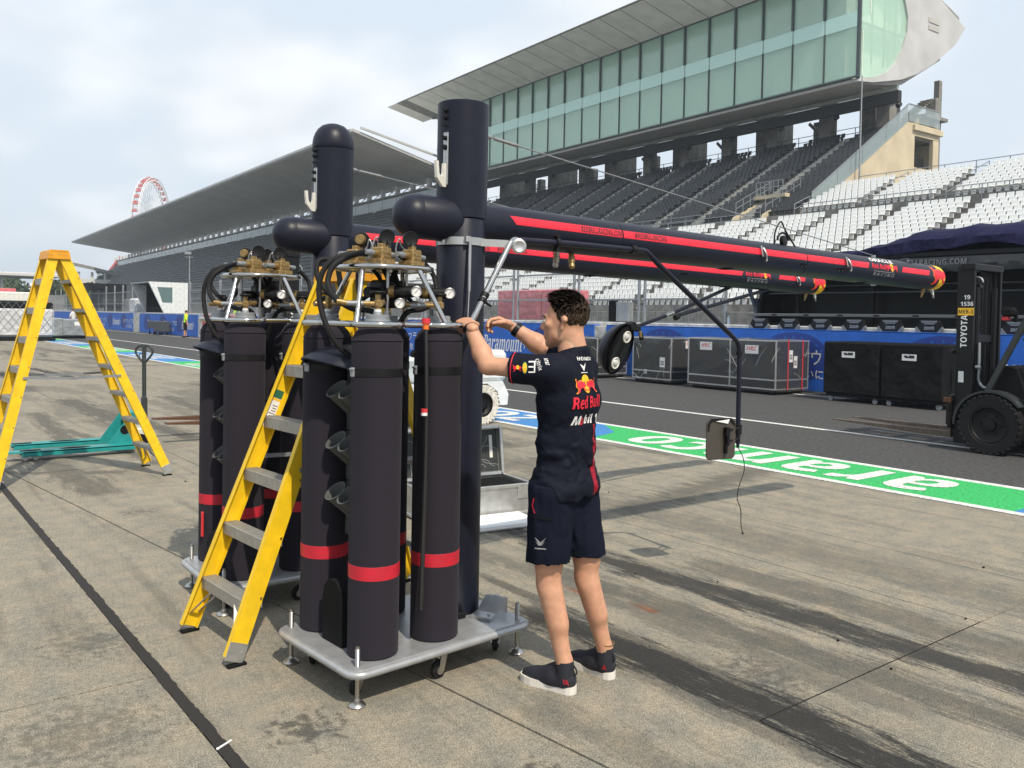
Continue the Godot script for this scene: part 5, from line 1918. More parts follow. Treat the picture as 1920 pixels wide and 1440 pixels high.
func black_case(label: String, at: Vector3, sz: Vector3) -> void:
	var root := thing("covered_case", label, "case", at, 0.0, "black covered cases by the pit wall")
	var b := MB.new()
	b.box(V(0, 0.17 + sz.y / 2, 0), sz, 0.03)
	put("cover", b, "cover_black", root)
	b = MB.new()
	b.box(V(0, 0.14, 0), V(sz.x - 0.1, 0.06, sz.z - 0.1))
	put("base", b, "matt_black", root)
	for x in [-1.0, 1.0]:
		for z in [-1.0, 1.0]:
			b = MB.new()
			b.cyl(V(x * sz.x * 0.4 - 0.02, 0.055, z * sz.z * 0.4), V(x * sz.x * 0.4 + 0.02, 0.055, z * sz.z * 0.4), 0.055, -1, 14)
			b.box(V(x * sz.x * 0.4, 0.10, z * sz.z * 0.4), V(0.07, 0.04, 0.08), 0.006)
			put("castor", b, "galv", root)
	var p := V(-sz.x / 2 - 0.004, 0.17 + sz.y * 0.76, -0.05)
	b = MB.new()
	b.box(p, V(0.004, 0.13, 0.30), 0.001)
	put("tag", b, "white_print", root)
	put("lettering", flat_lay(stroke_tris([[Vector2(-0.1, 0.025), Vector2(-0.04, 0.025)], [Vector2(0.0, 0.03), Vector2(0.1, 0.03)], [Vector2(-0.08, 0.0), Vector2(0.1, 0.0)]], 0.03), p + V(-0.003, 0, 0), V(0, 0, 1), V(0, 1, 0)), "dark_ink", root)

func build_cases() -> void:
	wrapped_case("film wrapped black flight case standing alone, left of the double one", V(17.52, 0, -15.72), V(1.14, 1.12, 1.4), 1, [[0.78, 0.42, "", false, 0.09, 0.13], [0.62, 0.84, "HRC", true, 0.16, 0.10], [0.35, 0.17, "", false, 0.05, 0.06]])
	wrapped_case("film wrapped double flight case with two pale tags and red straps at its end", V(17.5, 0, -13.07), V(1.3, 1.16, 2.62), 2, [[0.22, 0.83, "HRC", false, 0.19, 0.10], [0.74, 0.80, "HRC", false, 0.19, 0.10], [0.44, 0.68, "", true, 0.07, 0.14], [0.58, 0.56, "", true, 0.07, 0.14]])
	var o := MB.new()
	for x in [17.28, 17.86]:
		o.box(V(x, 0.70, -11.735), V(0.03, 1.18, 0.012))
	var st := put("lashing_strap", o, "tie_red", self)
	st.set_meta("label", "pair of red lashing straps down the end of the double flight case")
	st.set_meta("category", "strap")
	wrapped_case("film wrapped grey flight case half hidden behind the mechanic's shoulder", V(17.4, 0, -18.5), V(1.2, 1.05, 1.7), 1, [])
	black_case("black cloth covered case on castors, the left one beside the forklift", V(17.55, 0, -9.95), V(1.3, 1.12, 1.28))
	black_case("black cloth covered case on castors, right of the pair, behind the fork mast", V(17.55, 0, -8.62), V(1.3, 1.12, 1.28))
	# open case behind the mechanic, and the white board in front of it
	var root := thing("open_case", "open aluminium flight case with a cracked dark lid lining", "case", V(4.1, 0, -5.86), -8.0)
	var b := MB.new()
	var W := 0.95
	var D := 0.5
	for s in [-1.0, 1.0]:
		b.box(V(0, 0.14, D / 2 * s), V(W, 0.26, 0.012), 0.003)
		b.box(V(W / 2 * s, 0.14, 0), V(0.012, 0.26, D - 0.012), 0.003)
	b.box(V(0, 0.016, 0), V(W, 0.012, D))
	put("tray", b, "alu", root)
	b = MB.new()
	for y in [0.028, 0.262]:
		for s in [-1.0, 1.0]:
			b.box(V(0, y, (D / 2 + 0.006) * s), V(W + 0.03, 0.028, 0.028), 0.004)
			b.box(V((W / 2 + 0.006) * s, y, 0), V(0.028, 0.028, D), 0.004)
	b.box(V(W / 2 - 0.08, 0.20, D / 2 + 0.012), V(0.10, 0.10, 0.014), 0.004)
	put("edge_trim", b, "alu", root)
	b = MB.new()
	b.box(V(0, 0.19, 0), V(W - 0.03, 0.10, D - 0.03), 0.004)
	put("lining", b, "matt_black", root)
	var lid := Node3D.new()
	lid.name = "lid"
	root.add_child(lid)
	lid.position = V(0, 0.275, -D / 2)
	lid.rotation.x = -0.16
	b = MB.new()
	b.box(V(0, 0.205, -0.03), V(W, 0.40, 0.012), 0.002)
	put("lid_panel", b, "alu", lid)
	b = MB.new()
	for s in [-1.0, 1.0]:
		b.box(V(W / 2 * s, 0.205, 0.0), V(0.03, 0.42, 0.07), 0.006)
	for y in [0.0, 0.41]:
		b.box(V(0, y, 0.0), V(W - 0.03, 0.03, 0.07), 0.006)
	put("lid_trim", b, "alu", lid)
	b = MB.new()
	b.box(V(0, 0.205, -0.015), V(W - 0.05, 0.37, 0.012))
	put("lid_lining", b, "crack_case", lid)
	rng.seed = 44
	var lines := []
	for k in 26:
		var p := Vector2(rng.randf_range(-0.44, 0.44), rng.randf_range(0.04, 0.36))
		var l := [p]
		var an := rng.randf() * TAU
		for j in 4:
			an += rng.randf_range(-0.7, 0.7)
			p = (p + Vector2(cos(an), sin(an)) * 0.04).clamp(Vector2(-0.45, 0.03), Vector2(0.45, 0.38))
			l.append(p)
		lines.append(l)
	var cracks := put("lining_cracks", flat_lay(stroke_tris(lines, 0.0035), V(0, 0, -0.0085), V(1, 0, 0), V(0, 1, 0)), "grey_print", lid)
	cracks.set_meta("kind", "stuff")
	put("lid_label", flat_lay([[Vector2(0.37, 0.14), Vector2(0.40, 0.14), Vector2(0.40, 0.34)], [Vector2(0.37, 0.14), Vector2(0.40, 0.34), Vector2(0.37, 0.34)]], V(0, 0, -0.008), V(1, 0, 0), V(0, 1, 0)), "off_white", lid)
	b = MB.new()
	b.box(V(0, 0.03, 0), V(0.9, 0.05, 0.34), 0.012)
	b.box(V(0, 0.015, 0), V(0.86, 0.03, 0.30), 0.003)
	var fb := thing("white_board", "white foam board lying on the concrete in front of the open case", "board", V(3.93, 0, -5.42), -8.0)
	put("board", b, "foam_white", fb)

# ---------- figures: a distance field on a grid, joined smoothly, meshed as surface nets
class Field:
	var o: Vector3
	var c: float
	var nx: int
	var ny: int
	var nz: int
	var f := PackedFloat32Array()
	func _init(lo: Vector3, hi: Vector3, cell: float) -> void:
		o = lo
		c = cell
		nx = int((hi.x - lo.x) / cell) + 2
		ny = int((hi.y - lo.y) / cell) + 2
		nz = int((hi.z - lo.z) / cell) + 2
		f.resize(nx * ny * nz)
		f.fill(1.0)
	func span(lo: Vector3, hi: Vector3) -> Array:
		return [clampi(int((lo.x - o.x) / c), 0, nx - 1), clampi(int((hi.x - o.x) / c) + 1, 0, nx - 1), clampi(int((lo.y - o.y) / c), 0, ny - 1), clampi(int((hi.y - o.y) / c) + 1, 0, ny - 1), clampi(int((lo.z - o.z) / c), 0, nz - 1), clampi(int((hi.z - o.z) / c) + 1, 0, nz - 1)]
	# tapered capsule; flat squeezes it along the direction fd
	func bone(a: Vector3, b: Vector3, ra: float, rb: float, k := 0.03, fd := Vector3.ZERO, flat := 1.0) -> void:
		var rm := maxf(ra, rb) + k + c * 3.0
		var s := span(a.min(b) - Vector3.ONE * rm, a.max(b) + Vector3.ONE * rm)
		var d := b - a
		var l2 := maxf(d.length_squared(), 1e-9)
		var sq := 1.0 / flat - 1.0
		for z in range(s[4], s[5] + 1):
			for y in range(s[2], s[3] + 1):
				var i := (z * ny + y) * nx + int(s[0])
				for x in range(s[0], s[1] + 1):
					var p := o + Vector3(x, y, z) * c - a
					var t := clampf(p.dot(d) / l2, 0.0, 1.0)
					var q := p - d * t
					if flat != 1.0:
						q += fd * (q.dot(fd) * sq)
					var v := q.length() - (ra + (rb - ra) * t)
					if flat != 1.0:
						v *= flat
					var w := f[i]
					var h := maxf(k - absf(v - w), 0.0) / k
					f[i] = minf(v, w) - h * h * k * 0.25
					i += 1
	func ell(m: Vector3, r: Vector3, k := 0.01, bs := Basis.IDENTITY) -> void:
		var rm := maxf(r.x, maxf(r.y, r.z)) + k + c * 3.0
		var s := span(m - Vector3.ONE * rm, m + Vector3.ONE * rm)
		var inv := bs.transposed()
		for z in range(s[4], s[5] + 1):
			for y in range(s[2], s[3] + 1):
				var i := (z * ny + y) * nx + int(s[0])
				for x in range(s[0], s[1] + 1):
					var p := inv * (o + Vector3(x, y, z) * c - m)
					var k0 := (p / r).length()
					var k1 := (p / (r * r)).length()
					var v := k0 * (k0 - 1.0) / maxf(k1, 1e-6)
					var w := f[i]
					var h := maxf(k - absf(v - w), 0.0) / k
					f[i] = minf(v, w) - h * h * k * 0.25
					i += 1
	func cut(n: Vector3, at: Vector3, within := 10.0) -> void:
		# takes away the side the normal points to, inside a ball
		for z in nz:
			for y in ny:
				var i := (z * ny + y) * nx
				for x in nx:
					var p := o + Vector3(x, y, z) * c
					if p.distance_squared_to(at) < within * within:
						f[i] = maxf(f[i], (p - at).dot(n))
					i += 1
	func ripple(fn: Callable) -> void:
		for z in nz:
			for y in ny:
				var i := (z * ny + y) * nx
				for x in nx:
					if absf(f[i]) < 0.04:
						f[i] += fn.call(o + Vector3(x, y, z) * c)
					i += 1
	func at(p: Vector3) -> float:
		var q := (p - o) / c
		var x := clampi(int(q.x), 0, nx - 2)
		var y := clampi(int(q.y), 0, ny - 2)
		var z := clampi(int(q.z), 0, nz - 2)
		var fx := q.x - x
		var fy := q.y - y
		var fz := q.z - z
		var i := (z * ny + y) * nx + x
		var sy := nx
		var sz := nx * ny
		return lerpf(lerpf(lerpf(f[i], f[i + 1], fx), lerpf(f[i + sy], f[i + sy + 1], fx), fy), lerpf(lerpf(f[i + sz], f[i + sz + 1], fx), lerpf(f[i + sz + sy], f[i + sz + sy + 1], fx), fy), fz)
	func grad(p: Vector3) -> Vector3:
		var e := c * 0.7
		return Vector3(at(p + Vector3(e, 0, 0)) - at(p - Vector3(e, 0, 0)), at(p + Vector3(0, e, 0)) - at(p - Vector3(0, e, 0)), at(p + Vector3(0, 0, e)) - at(p - Vector3(0, 0, e))).normalized()
	func hit(p: Vector3, dir: Vector3, far := 0.6) -> Vector3:
		var t := 0.0
		while t < far:
			var v := at(p + dir * t)
			if v < 0.0005:
				return p + dir * t
			t += maxf(minf(v * 0.7, 0.02), 0.001)
		return p + dir * far
	func mesh_into(b: MB) -> void:
		var sy := nx
		var sz := nx * ny
		var pts := {}
		for z in nz - 1:
			for y in ny - 1:
				var i := (z * ny + y) * nx
				for x in nx - 1:
					var j := i + x
					if absf(f[j]) > c * 2.2:
						continue
					var cs := [f[j], f[j + 1], f[j + sy], f[j + sy + 1], f[j + sz], f[j + sz + 1], f[j + sz + sy], f[j + sz + sy + 1]]
					var neg := 0
					for v in cs:
						if v < 0.0:
							neg += 1
					if neg == 0 or neg == 8:
						continue
					var sum := Vector3.ZERO
					var m := 0
					for e in [[0, 1], [2, 3], [4, 5], [6, 7], [0, 2], [1, 3], [4, 6], [5, 7], [0, 4], [1, 5], [2, 6], [3, 7]]:
						var va: float = cs[e[0]]
						var vb: float = cs[e[1]]
						if (va < 0.0) != (vb < 0.0):
							var t := va / (va - vb)
							var pa := Vector3(e[0] & 1, (e[0] >> 1) & 1, e[0] >> 2)
							var pb := Vector3(e[1] & 1, (e[1] >> 1) & 1, e[1] >> 2)
							sum += pa.lerp(pb, t)
							m += 1
					var q := o + (Vector3(x, y, z) + sum / m) * c
					pts[j] = [q, grad(q)]
		for j in pts:
			var x: int = j % nx
			var y: int = (j / nx) % ny
			var z: int = j / sz
			for ax in 3:
				var s0: int = [1, sy, sz][ax]
				var s1: int = [sy, sz, 1][ax]
				var s2: int = [sz, 1, sy][ax]
				if (y == 0 or z == 0 or x == 0):
					continue
				var va := f[j]
				var vb := f[j + s0]
				if (va < 0.0) == (vb < 0.0):
					continue
				if not (pts.has(j - s1) and pts.has(j - s2) and pts.has(j - s1 - s2)):
					continue
				var q := [pts[j], pts[j - s1], pts[j - s1 - s2], pts[j - s2]]
				if va > 0.0:
					q.reverse()
				b.squad(q[0][0], q[1][0], q[2][0], q[3][0], q[0][1], q[1][1], q[2][1], q[3][1])

func hand_bones(w: Vector3, fwd: Vector3, back: Vector3, thumb: float, curl: Array) -> Field:
	# fwd along the fingers, back out of the back of the hand, thumb +1 on the side fwd x back
	fwd = fwd.normalized()
	back = (back - fwd * back.dot(fwd)).normalized()
	var side := fwd.cross(back).normalized() * thumb
	var F := Field.new(w - Vector3.ONE * 0.17, w + Vector3.ONE * 0.17, 0.0036)
	F.bone(w - fwd * 0.05, w + fwd * 0.01, 0.0265, 0.026, 0.01, back, 0.8)
	F.bone(w + fwd * 0.02, w + fwd * 0.07, 0.034, 0.037, 0.012, back, 0.42)
	var lens := [[0.040, 0.024, 0.020], [0.044, 0.027, 0.021], [0.041, 0.025, 0.020], [0.032, 0.019, 0.018]]
	for k in 4:
		var p := w + fwd * (0.082 - 0.004 * absf(k - 1.2)) + side * (0.029 - 0.0195 * k)
		F.bone(w + fwd * 0.03 + side * (0.02 - 0.013 * k), p, 0.012, 0.0105, 0.008)
		var d := fwd
		for j in 3:
			var a: float = curl[j] * (1.0 + 0.12 * k)
			d = d.rotated(side * thumb, -a if thumb > 0 else -a)
			var e: Vector3 = p + d * lens[k][j]
			F.bone(p, e, 0.0096 - 0.0009 * j, 0.0090 - 0.0009 * j, 0.004)
			p = e
	var t0 := w + fwd * 0.025 + side * 0.026 - back * 0.006
	var t1 := t0 + (fwd * 0.55 + side * 0.65 - back * 0.35).normalized() * 0.036
	var t2 := t1 + (fwd * 0.92 + side * 0.12 - back * 0.5).normalized() * 0.032
	var t3 := t2 + (fwd * 0.9 - side * 0.15 - back * 0.5).normalized() * 0.026
	F.bone(t0, t1, 0.016, 0.0125, 0.012)
	F.bone(t1, t2, 0.0118, 0.0105, 0.005)
	F.bone(t2, t3, 0.0105, 0.0085, 0.005)
	return F

func mechanic() -> void:
	var root := thing("person", "mechanic in dark team shirt and shorts reaching up to the chrome strut", "person", V(2.62, 0, -2.87))
	var O := root.position
	var L := func(x: float, y: float, z: float): return V(x, y, z) - O
	var hipL: Vector3 = L.call(2.465, 0.91, -2.850)
	var hipR: Vector3 = L.call(2.618, 0.91, -2.885)
	var kneeL: Vector3 = L.call(2.475, 0.495, -2.885)
	var kneeR: Vector3 = L.call(2.682, 0.495, -2.86)
	var anL: Vector3 = L.call(2.508, 0.085, -2.80)
	var anR: Vector3 = L.call(2.766, 0.085, -2.81)
	var pel: Vector3 = L.call(2.55, 0.96, -2.865)
	var wai: Vector3 = L.call(2.553, 1.10, -2.865)
	var che: Vector3 = L.call(2.565, 1.29, -2.868)
	var upc: Vector3 = L.call(2.570, 1.40, -2.872)
	var shL: Vector3 = L.call(2.415, 1.425, -2.815)
	var shR: Vector3 = L.call(2.695, 1.432, -2.935)
	var elL: Vector3 = L.call(2.240, 1.440, -3.055)
	var elR: Vector3 = L.call(2.690, 1.500, -3.185)
	var wrL: Vector3 = L.call(2.262, 1.616, -3.235)
	var wrR: Vector3 = L.call(2.575, 1.612, -3.315)
	var nek: Vector3 = L.call(2.575, 1.47, -2.865)
	var hdc: Vector3 = L.call(2.566, 1.638, -2.91)
	var tx := V(cos(0.34), 0, -sin(0.34))
	var hx := V(cos(0.22), 0, -sin(0.22))
	# body: skin
	var F := Field.new(V(-0.50, 0.03, -0.46), V(0.32, 1.62, 0.22), 0.0105)
	F.bone(pel - hx * 0.07, pel + hx * 0.07, 0.085, 0.085, 0.05)
	F.bone(wai - hx * 0.05, wai + hx * 0.05, 0.08, 0.08, 0.07)
	F.bone(che - tx * 0.07, che + tx * 0.07, 0.095, 0.095, 0.07)
	F.bone(shL + tx * 0.05 + V(0, -0.01, 0), shR - tx * 0.05 + V(0, -0.01, 0), 0.07, 0.07, 0.05)
	F.bone(nek + V(0, -0.03, 0.005), hdc + V(0.01, -0.075, 0.02), 0.066, 0.055, 0.03)
	F.bone(shL, elL, 0.050, 0.039, 0.03)
	F.bone(shR, elR, 0.050, 0.039, 0.03)
	F.bone(elL, elL.lerp(wrL, 0.3), 0.039, 0.042, 0.02)
	F.bone(elL.lerp(wrL, 0.3), wrL, 0.042, 0.028, 0.02)
	F.bone(elR, elR.lerp(wrR, 0.3), 0.042, 0.046, 0.02)
	F.bone(elR.lerp(wrR, 0.3), wrR, 0.046, 0.028, 0.02)
	for q in [[hipL, kneeL, anL], [hipR, kneeR, anR]]:
		var hp: Vector3 = q[0]
		var kn: Vector3 = q[1]
		var an: Vector3 = q[2]
		F.bone(hp, kn + V(0, 0.06, 0), 0.088, 0.060, 0.03)
		F.bone(kn + V(0, 0.08, 0), kn + V(0, -0.03, 0.0), 0.061, 0.053, 0.02)
		F.bone(kn + V(0, -0.02, 0), an + V(0, 0.03, 0), 0.052, 0.035, 0.02)
		F.bone(kn + V(0.0, -0.07, 0.022), kn.lerp(an, 0.48) + V(0, 0, 0.020), 0.043, 0.039, 0.035)
		F.bone(an + V(0, 0.05, 0), an + V(0, -0.03, 0.005), 0.035, 0.034, 0.015)
	var b := MB.new()
	F.mesh_into(b)
	# head, in its own axes: forward is -z
	var look := V(-0.50, -0.06, -0.86).normalized()
	var hb := Basis.looking_at(look, Vector3.UP)
	hb = hb * Basis(V(1, 0, 0), 0.08)
	var H := Field.new(V(-0.12, -0.17, -0.15), V(0.12, 0.16, 0.14), 0.0042)
	H.ell(V(0, 0.040, 0.012), V(0.075, 0.088, 0.094), 0.01)
	H.ell(V(0, -0.030, -0.030), V(0.062, 0.078, 0.068), 0.03)
	H.bone(V(-0.04, -0.065, -0.02), V(-0.012, -0.098, -0.068), 0.022, 0.018, 0.025)
	H.bone(V(0.04, -0.065, -0.02), V(0.012, -0.098, -0.068), 0.022, 0.018, 0.025)
	H.bone(V(-0.03, 0.024, -0.082), V(0.03, 0.024, -0.082), 0.012, 0.012, 0.018)
	H.bone(V(0, 0.012, -0.090), V(0, -0.026, -0.110), 0.009, 0.012, 0.012)
	H.bone(V(-0.012, -0.031, -0.098), V(0.012, -0.031, -0.098), 0.009, 0.009, 0.008)
	H.bone(V(-0.02, -0.060, -0.086), V(0.02, -0.060, -0.086), 0.009, 0.009, 0.010)
	H.bone(V(-0.018, -0.070, -0.084), V(0.018, -0.070, -0.084), 0.009, 0.009, 0.008)
	for s in [-1.0, 1.0]:
		H.ell(V(0.045 * s, -0.012, -0.062), V(0.02, 0.016, 0.018), 0.02)
		H.bone(V(0.073 * s, 0.016, 0.016), V(0.084 * s, 0.012, 0.026), 0.010, 0.012, 0.008)
		H.bone(V(0.078 * s, 0.020, 0.022), V(0.076 * s, -0.030, 0.010), 0.010, 0.0075, 0.008)
	H.bone(V(0, -0.06, 0.03), V(0, -0.15, 0.055), 0.058, 0.058, 0.03)
	var hbld := MB.new()
	H.mesh_into(hbld)
	for k in hbld.v.size():
		b.v.append(hdc + hb * hbld.v[k])
		b.n.append(hb * hbld.n[k])
	var fl := (L.call(2.306, 1.66, -3.40) as Vector3) - wrL
	var HL := hand_bones(wrL, fl, V(-0.25, 0.95, 0.1), 1.0, [0.45, 0.75, 0.5])
	HL.mesh_into(b)
	var fr := (L.call(2.445, 1.666, -3.40) as Vector3) - wrR
	var HR := hand_bones(wrR, fr, V(0.25, 0.85, -0.35), -1.0, [0.55, 0.7, 0.5])
	HR.mesh_into(b)
	put("body", b, "skin", root)
	# eyes and brows
	for s in [-1.0, 1.0]:
		b = MB.new()
		b.t = Transform3D(hb, hdc)
		b.ball(V(0.030 * s, 0.004, -0.082), 0.0115, 10)
		put("eye", b, "white_print", root)
		b = MB.new()
		b.t = Transform3D(hb, hdc)
		b.ball(V(0.030 * s, 0.004, -0.0895), 0.0055, 8)
		put("iris", b, "bark", root)
		b = MB.new()
		b.t = Transform3D(hb, hdc)
		b.tube(spline([V(0.012 * s, 0.022, -0.097), V(0.03 * s, 0.028, -0.095), V(0.046 * s, 0.022, -0.082)], 4), 0.0045, 6)
		put("eyebrow", b, "hair", root)
	# hair: short, faded at the neck
	var fn := FastNoiseLite.new()
	fn.seed = 4
	fn.frequency = 60.0
	var A := Field.new(V(-0.13, -0.12, -0.15), V(0.13, 0.19, 0.15), 0.0042)
	A.ell(V(0, 0.046, 0.015), V(0.0785, 0.091, 0.0965), 0.01)
	A.ell(V(0, 0.098, -0.015), V(0.064, 0.046, 0.082), 0.03)
	A.cut(V(0, -0.70, -0.72).normalized(), V(0, 0.055, -0.062))
	A.cut(V(0, -1, 0.10).normalized(), V(0, -0.062, 0.08))
	A.cut(V(0, -0.5, -0.85).normalized(), V(0, 0.0, -0.002))
	A.ripple(func(p): return fn.get_noise_3d(p.x * 0.6, p.y * 0.3, p.z * 0.4) * 0.004 + fn.get_noise_3d(p.x * 2.6 + 9.0, p.y * 1.2, p.z * 1.6) * 0.0015)
	b = MB.new()
	b.t = Transform3D(hb, hdc)
	A.mesh_into(b)
	# tufts on the crown
	rng.seed = 2
	var hl2 := MB.new()
	hl2.t = b.t
	for k in 6000:
		var d := V(rng.randfn(), rng.randfn() + 0.3, rng.randfn()).normalized()
		var p: Vector3 = V(0, 0.045, 0.01) + d * 0.19
		var q := A.hit(p, -d, 0.2)
		if A.at(q) > 0.004:
			continue
		var g := A.grad(q)
		var crown := clampf((q.y - 0.045) / 0.05, 0.0, 1.0)
		var len := lerpf(0.007, 0.024, crown) * rng.randf_range(0.7, 1.2)
		var comb := V(rng.randf_range(-0.3, 0.3), -0.9, 0.25).lerp(V(rng.randf_range(-0.45, 0.45), 0.15, -1.0), crown)
		comb = (comb - g * comb.dot(g)).normalized()
		var tip: Vector3 = q + (comb + g * lerpf(0.16, 0.32, crown)).normalized() * len
		var sd := g.cross(tip - q).normalized() * 0.0012
		var q2: Vector3 = q + g * 0.0005
		(hl2 if k % 4 == 0 else b).tri(q2 - sd, q2 + sd, tip, g, g, g)
	put("hair", b, "hair", root)
	put("hair_strands", hl2, "hair_light", root)
	# shirt
	var S := Field.new(V(-0.38, 0.82, -0.30), V(0.30, 1.60, 0.24), 0.0078)
	S.bone((L.call(2.552, 0.90, -2.865) as Vector3) - hx * 0.072, (L.call(2.552, 0.90, -2.865) as Vector3) + hx * 0.05, 0.123, 0.121, 0.03)
	S.bone(wai - hx * 0.052, wai + hx * 0.040, 0.110, 0.108, 0.10)
	S.bone(che - tx * 0.072, che + tx * 0.062, 0.117, 0.115, 0.10)
	S.bone(shL + tx * 0.045 + V(0, -0.012, 0), shR - tx * 0.045 + V(0, -0.012, 0), 0.080, 0.080, 0.07)
	S.bone(shL, shL.lerp(elL, 0.75), 0.070, 0.068, 0.05)
	S.bone(shR, shR.lerp(elR, 0.80), 0.072, 0.066, 0.05)
	S.bone(nek + V(0, -0.05, 0.0), nek + V(0, 0.035, 0.006), 0.085, 0.074, 0.04)
	S.cut((elL - shL).normalized(), shL.lerp(elL, 0.63), 0.11)
	S.cut((elR - shR).normalized(), shR.lerp(elR, 0.74), 0.11)
	S.cut(V(0, -1, 0), L.call(2.55, 0.862, -2.86))
	S.cut(V(0, 0.93, -0.36), nek + V(0, 0.040, 0), 0.14)
	var wr := FastNoiseLite.new()
	wr.seed = 9
	wr.frequency = 1.0
	S.ripple(func(p: Vector3):
		var w := clampf((1.32 - p.y) * 4.0, 0.0, 1.0)
		var a := wr.get_noise_3d(p.x * 7.0 + p.y * 4.0, p.y * 9.0 - p.x * 3.0, p.z * 5.0) * 0.013 * w
		var c := sin((p.y * 1.0 + p.x * 0.9 + wr.get_noise_3d(p.x * 5.0, p.y * 5.0, p.z * 5.0) * 0.12) * 62.0) * 0.0028 * w
		return a + c + wr.get_noise_3d(p.x * 16.0, p.y * 16.0, p.z * 16.0) * 0.004)
	b = MB.new()
	S.mesh_into(b)
	put("shirt", b, "shirt", root)
	# shorts
	var T := Field.new(V(-0.34, 0.50, -0.24), V(0.26, 1.0, 0.24), 0.0085)
	T.bone(pel - hx * 0.065, pel + hx * 0.065, 0.104, 0.104, 0.04)
	T.bone(hipL + V(-0.01, -0.02, 0), kneeL + V(-0.005, 0.06, 0.0), 0.106, 0.098, 0.035)
	T.bone(hipR + V(0.01, -0.02, 0), kneeR + V(0.0, 0.06, 0.0), 0.100, 0.088, 0.035)
	T.cut(V(0, 1, 0), L.call(2.55, 0.93, -2.86))
	T.cut(V(0, -1, 0.06).normalized(), L.call(2.55, 0.575, -2.86))
	T.ripple(func(p: Vector3):
		return wr.get_noise_3d(p.x * 11.0, p.y * 4.0, p.z * 11.0) * 0.013 + wr.get_noise_3d(p.x * 20.0 + 5.0, p.y * 11.0, p.z * 20.0) * 0.004)
	b = MB.new()
	T.mesh_into(b)
	put("shorts", b, "shorts", root)
	# shoes and socks
	for q in [[L.call(2.530, 0, -2.752), L.call(2.446, 0, -3.018), anL], [L.call(2.778, 0, -2.765), L.call(2.752, 0, -3.04), anR]]:
		var hl: Vector3 = q[0]
		var toe: Vector3 = q[1]
		var d: Vector3 = (toe - hl).normalized()
		var sd := d.cross(Vector3.UP)
		var sh := Node3D.new()
		sh.name = "shoe"
		root.add_child(sh, true)
		var G2 := Field.new(hl.min(toe) - V(0.08, 0.02, 0.08), hl.max(toe) + V(0.08, 0.17, 0.08), 0.0055)
		G2.bone(hl + d * 0.045 + V(0, 0.05, 0), hl + d * 0.11 + V(0, 0.052, 0), 0.042, 0.046, 0.02)
		G2.bone(hl + d * 0.11 + V(0, 0.05, 0), hl + d * 0.205 + V(0, 0.032, 0), 0.046, 0.040, 0.02)
		G2.bone(hl + d * 0.205 + sd * 0.004 + V(0, 0.030, 0), hl + d * 0.246 + V(0, 0.026, 0), 0.041, 0.034, 0.02)
		G2.bone(hl + d * 0.052 + V(0, 0.06, 0), hl + d * 0.058 + V(0, 0.125, 0), 0.041, 0.038, 0.02)
		G2.bone(hl + d * 0.165 + V(0, 0.042, 0), hl + d * 0.085 + V(0, 0.10, 0), 0.036, 0.030, 0.02)
		G2.cut(V(0, -1, 0), hl + V(0, 0.022, 0))
		G2.cut((V(0, 1, 0) - d * 0.2).normalized(), hl + d * 0.06 + V(0, 0.112, 0))
		b = MB.new()
		G2.mesh_into(b)
		put("upper", b, "shoe", sh)
		b = MB.new()
		var po := []
		var half := [[0.0, 0.0], [0.003, 0.016], [0.012, 0.028], [0.03, 0.036], [0.07, 0.037], [0.12, 0.038], [0.17, 0.045], [0.21, 0.049], [0.245, 0.044], [0.268, 0.033], [0.281, 0.018], [0.285, 0.0]]
		for k in half.size():
			po.append(Vector2(half[k][0], half[k][1]))
		for k in range(half.size() - 2, 0, -1):
			po.append(Vector2(half[k][0], -half[k][1]))
		b.t = Transform3D(Basis(d, -sd, V(0, 1, 0)), hl)
		b.prism(po, 0.0, 0.034)
		put("sole", b, "sole", sh)
		var ht := flat_lay(letters("APL", 0.022, "bold", 1.0, 0.2), hl + d * 0.035 - sd * 0.0445 + V(0, 0.062, 0), d, V(0, 1, 0))
		put("lettering", ht, "red_stripe", sh)
		b = MB.new()
		b.tube(spline([hl + d * 0.012 + V(0, 0.075, 0), hl + d * -0.006 + V(0, 0.1, 0), hl + d * 0.014 + V(0, 0.128, 0)], 4), 0.004, 6)
		put("pull_tab", b, "shoe", sh)
		b = MB.new()
		var an: Vector3 = q[2]
		b.lathe([Vector2(0.041, 0.06), Vector2(0.041, 0.118), Vector2(0.0385, 0.140), Vector2(0.034, 0.142)], 20, V(an.x, 0, an.z))
		put("sock", b, "shoe", root)
	b = MB.new()
	b.tube(ring_pts(anR + V(0, 0.075, 0.002), 0.0385, 24), 0.0022, 5, true)
	put("anklet", b, "brass", root)
	# wrist bands
	for q in [[elL, wrL, 0.90, 0.034], [elR, wrR, 0.86, 0.036]]:
		var p: Vector3 = q[0].lerp(q[1], q[2])
		var d: Vector3 = (q[1] - q[0]).normalized()
		b = MB.new()
		b.lathe([Vector2(0.027, -0.013), Vector2(q[3], -0.013), Vector2(q[3] + 0.001, 0.0), Vector2(q[3], 0.013), Vector2(0.027, 0.013)], 22, p, d)
		put("watch_strap", b, "black", root)
	# print on the shirt: laid on the cloth from behind (+z) and from the sleeve's side
	var on := func(F2: Field, dir: Vector3, ox: Vector3, xd: Vector3, off := 0.003):
		return func(s: Vector2):
			var p: Vector3 = ox + xd * s.x + V(0, s.y, 0) - dir * 0.3
			var q := F2.hit(p, dir, 0.5)
			return q + F2.grad(q) * off
	var back := V(-sin(0.34), 0, -cos(0.34))
	var sticker := func(F2: Field, tr: Array, dir: Vector3, ox: Vector3, xd: Vector3, m: String, called: String, off := 0.003):
		put(called, lay(split_tris(tr, 0.02), on.call(F2, dir, ox, xd, off)), m, root)
	var xr := tx
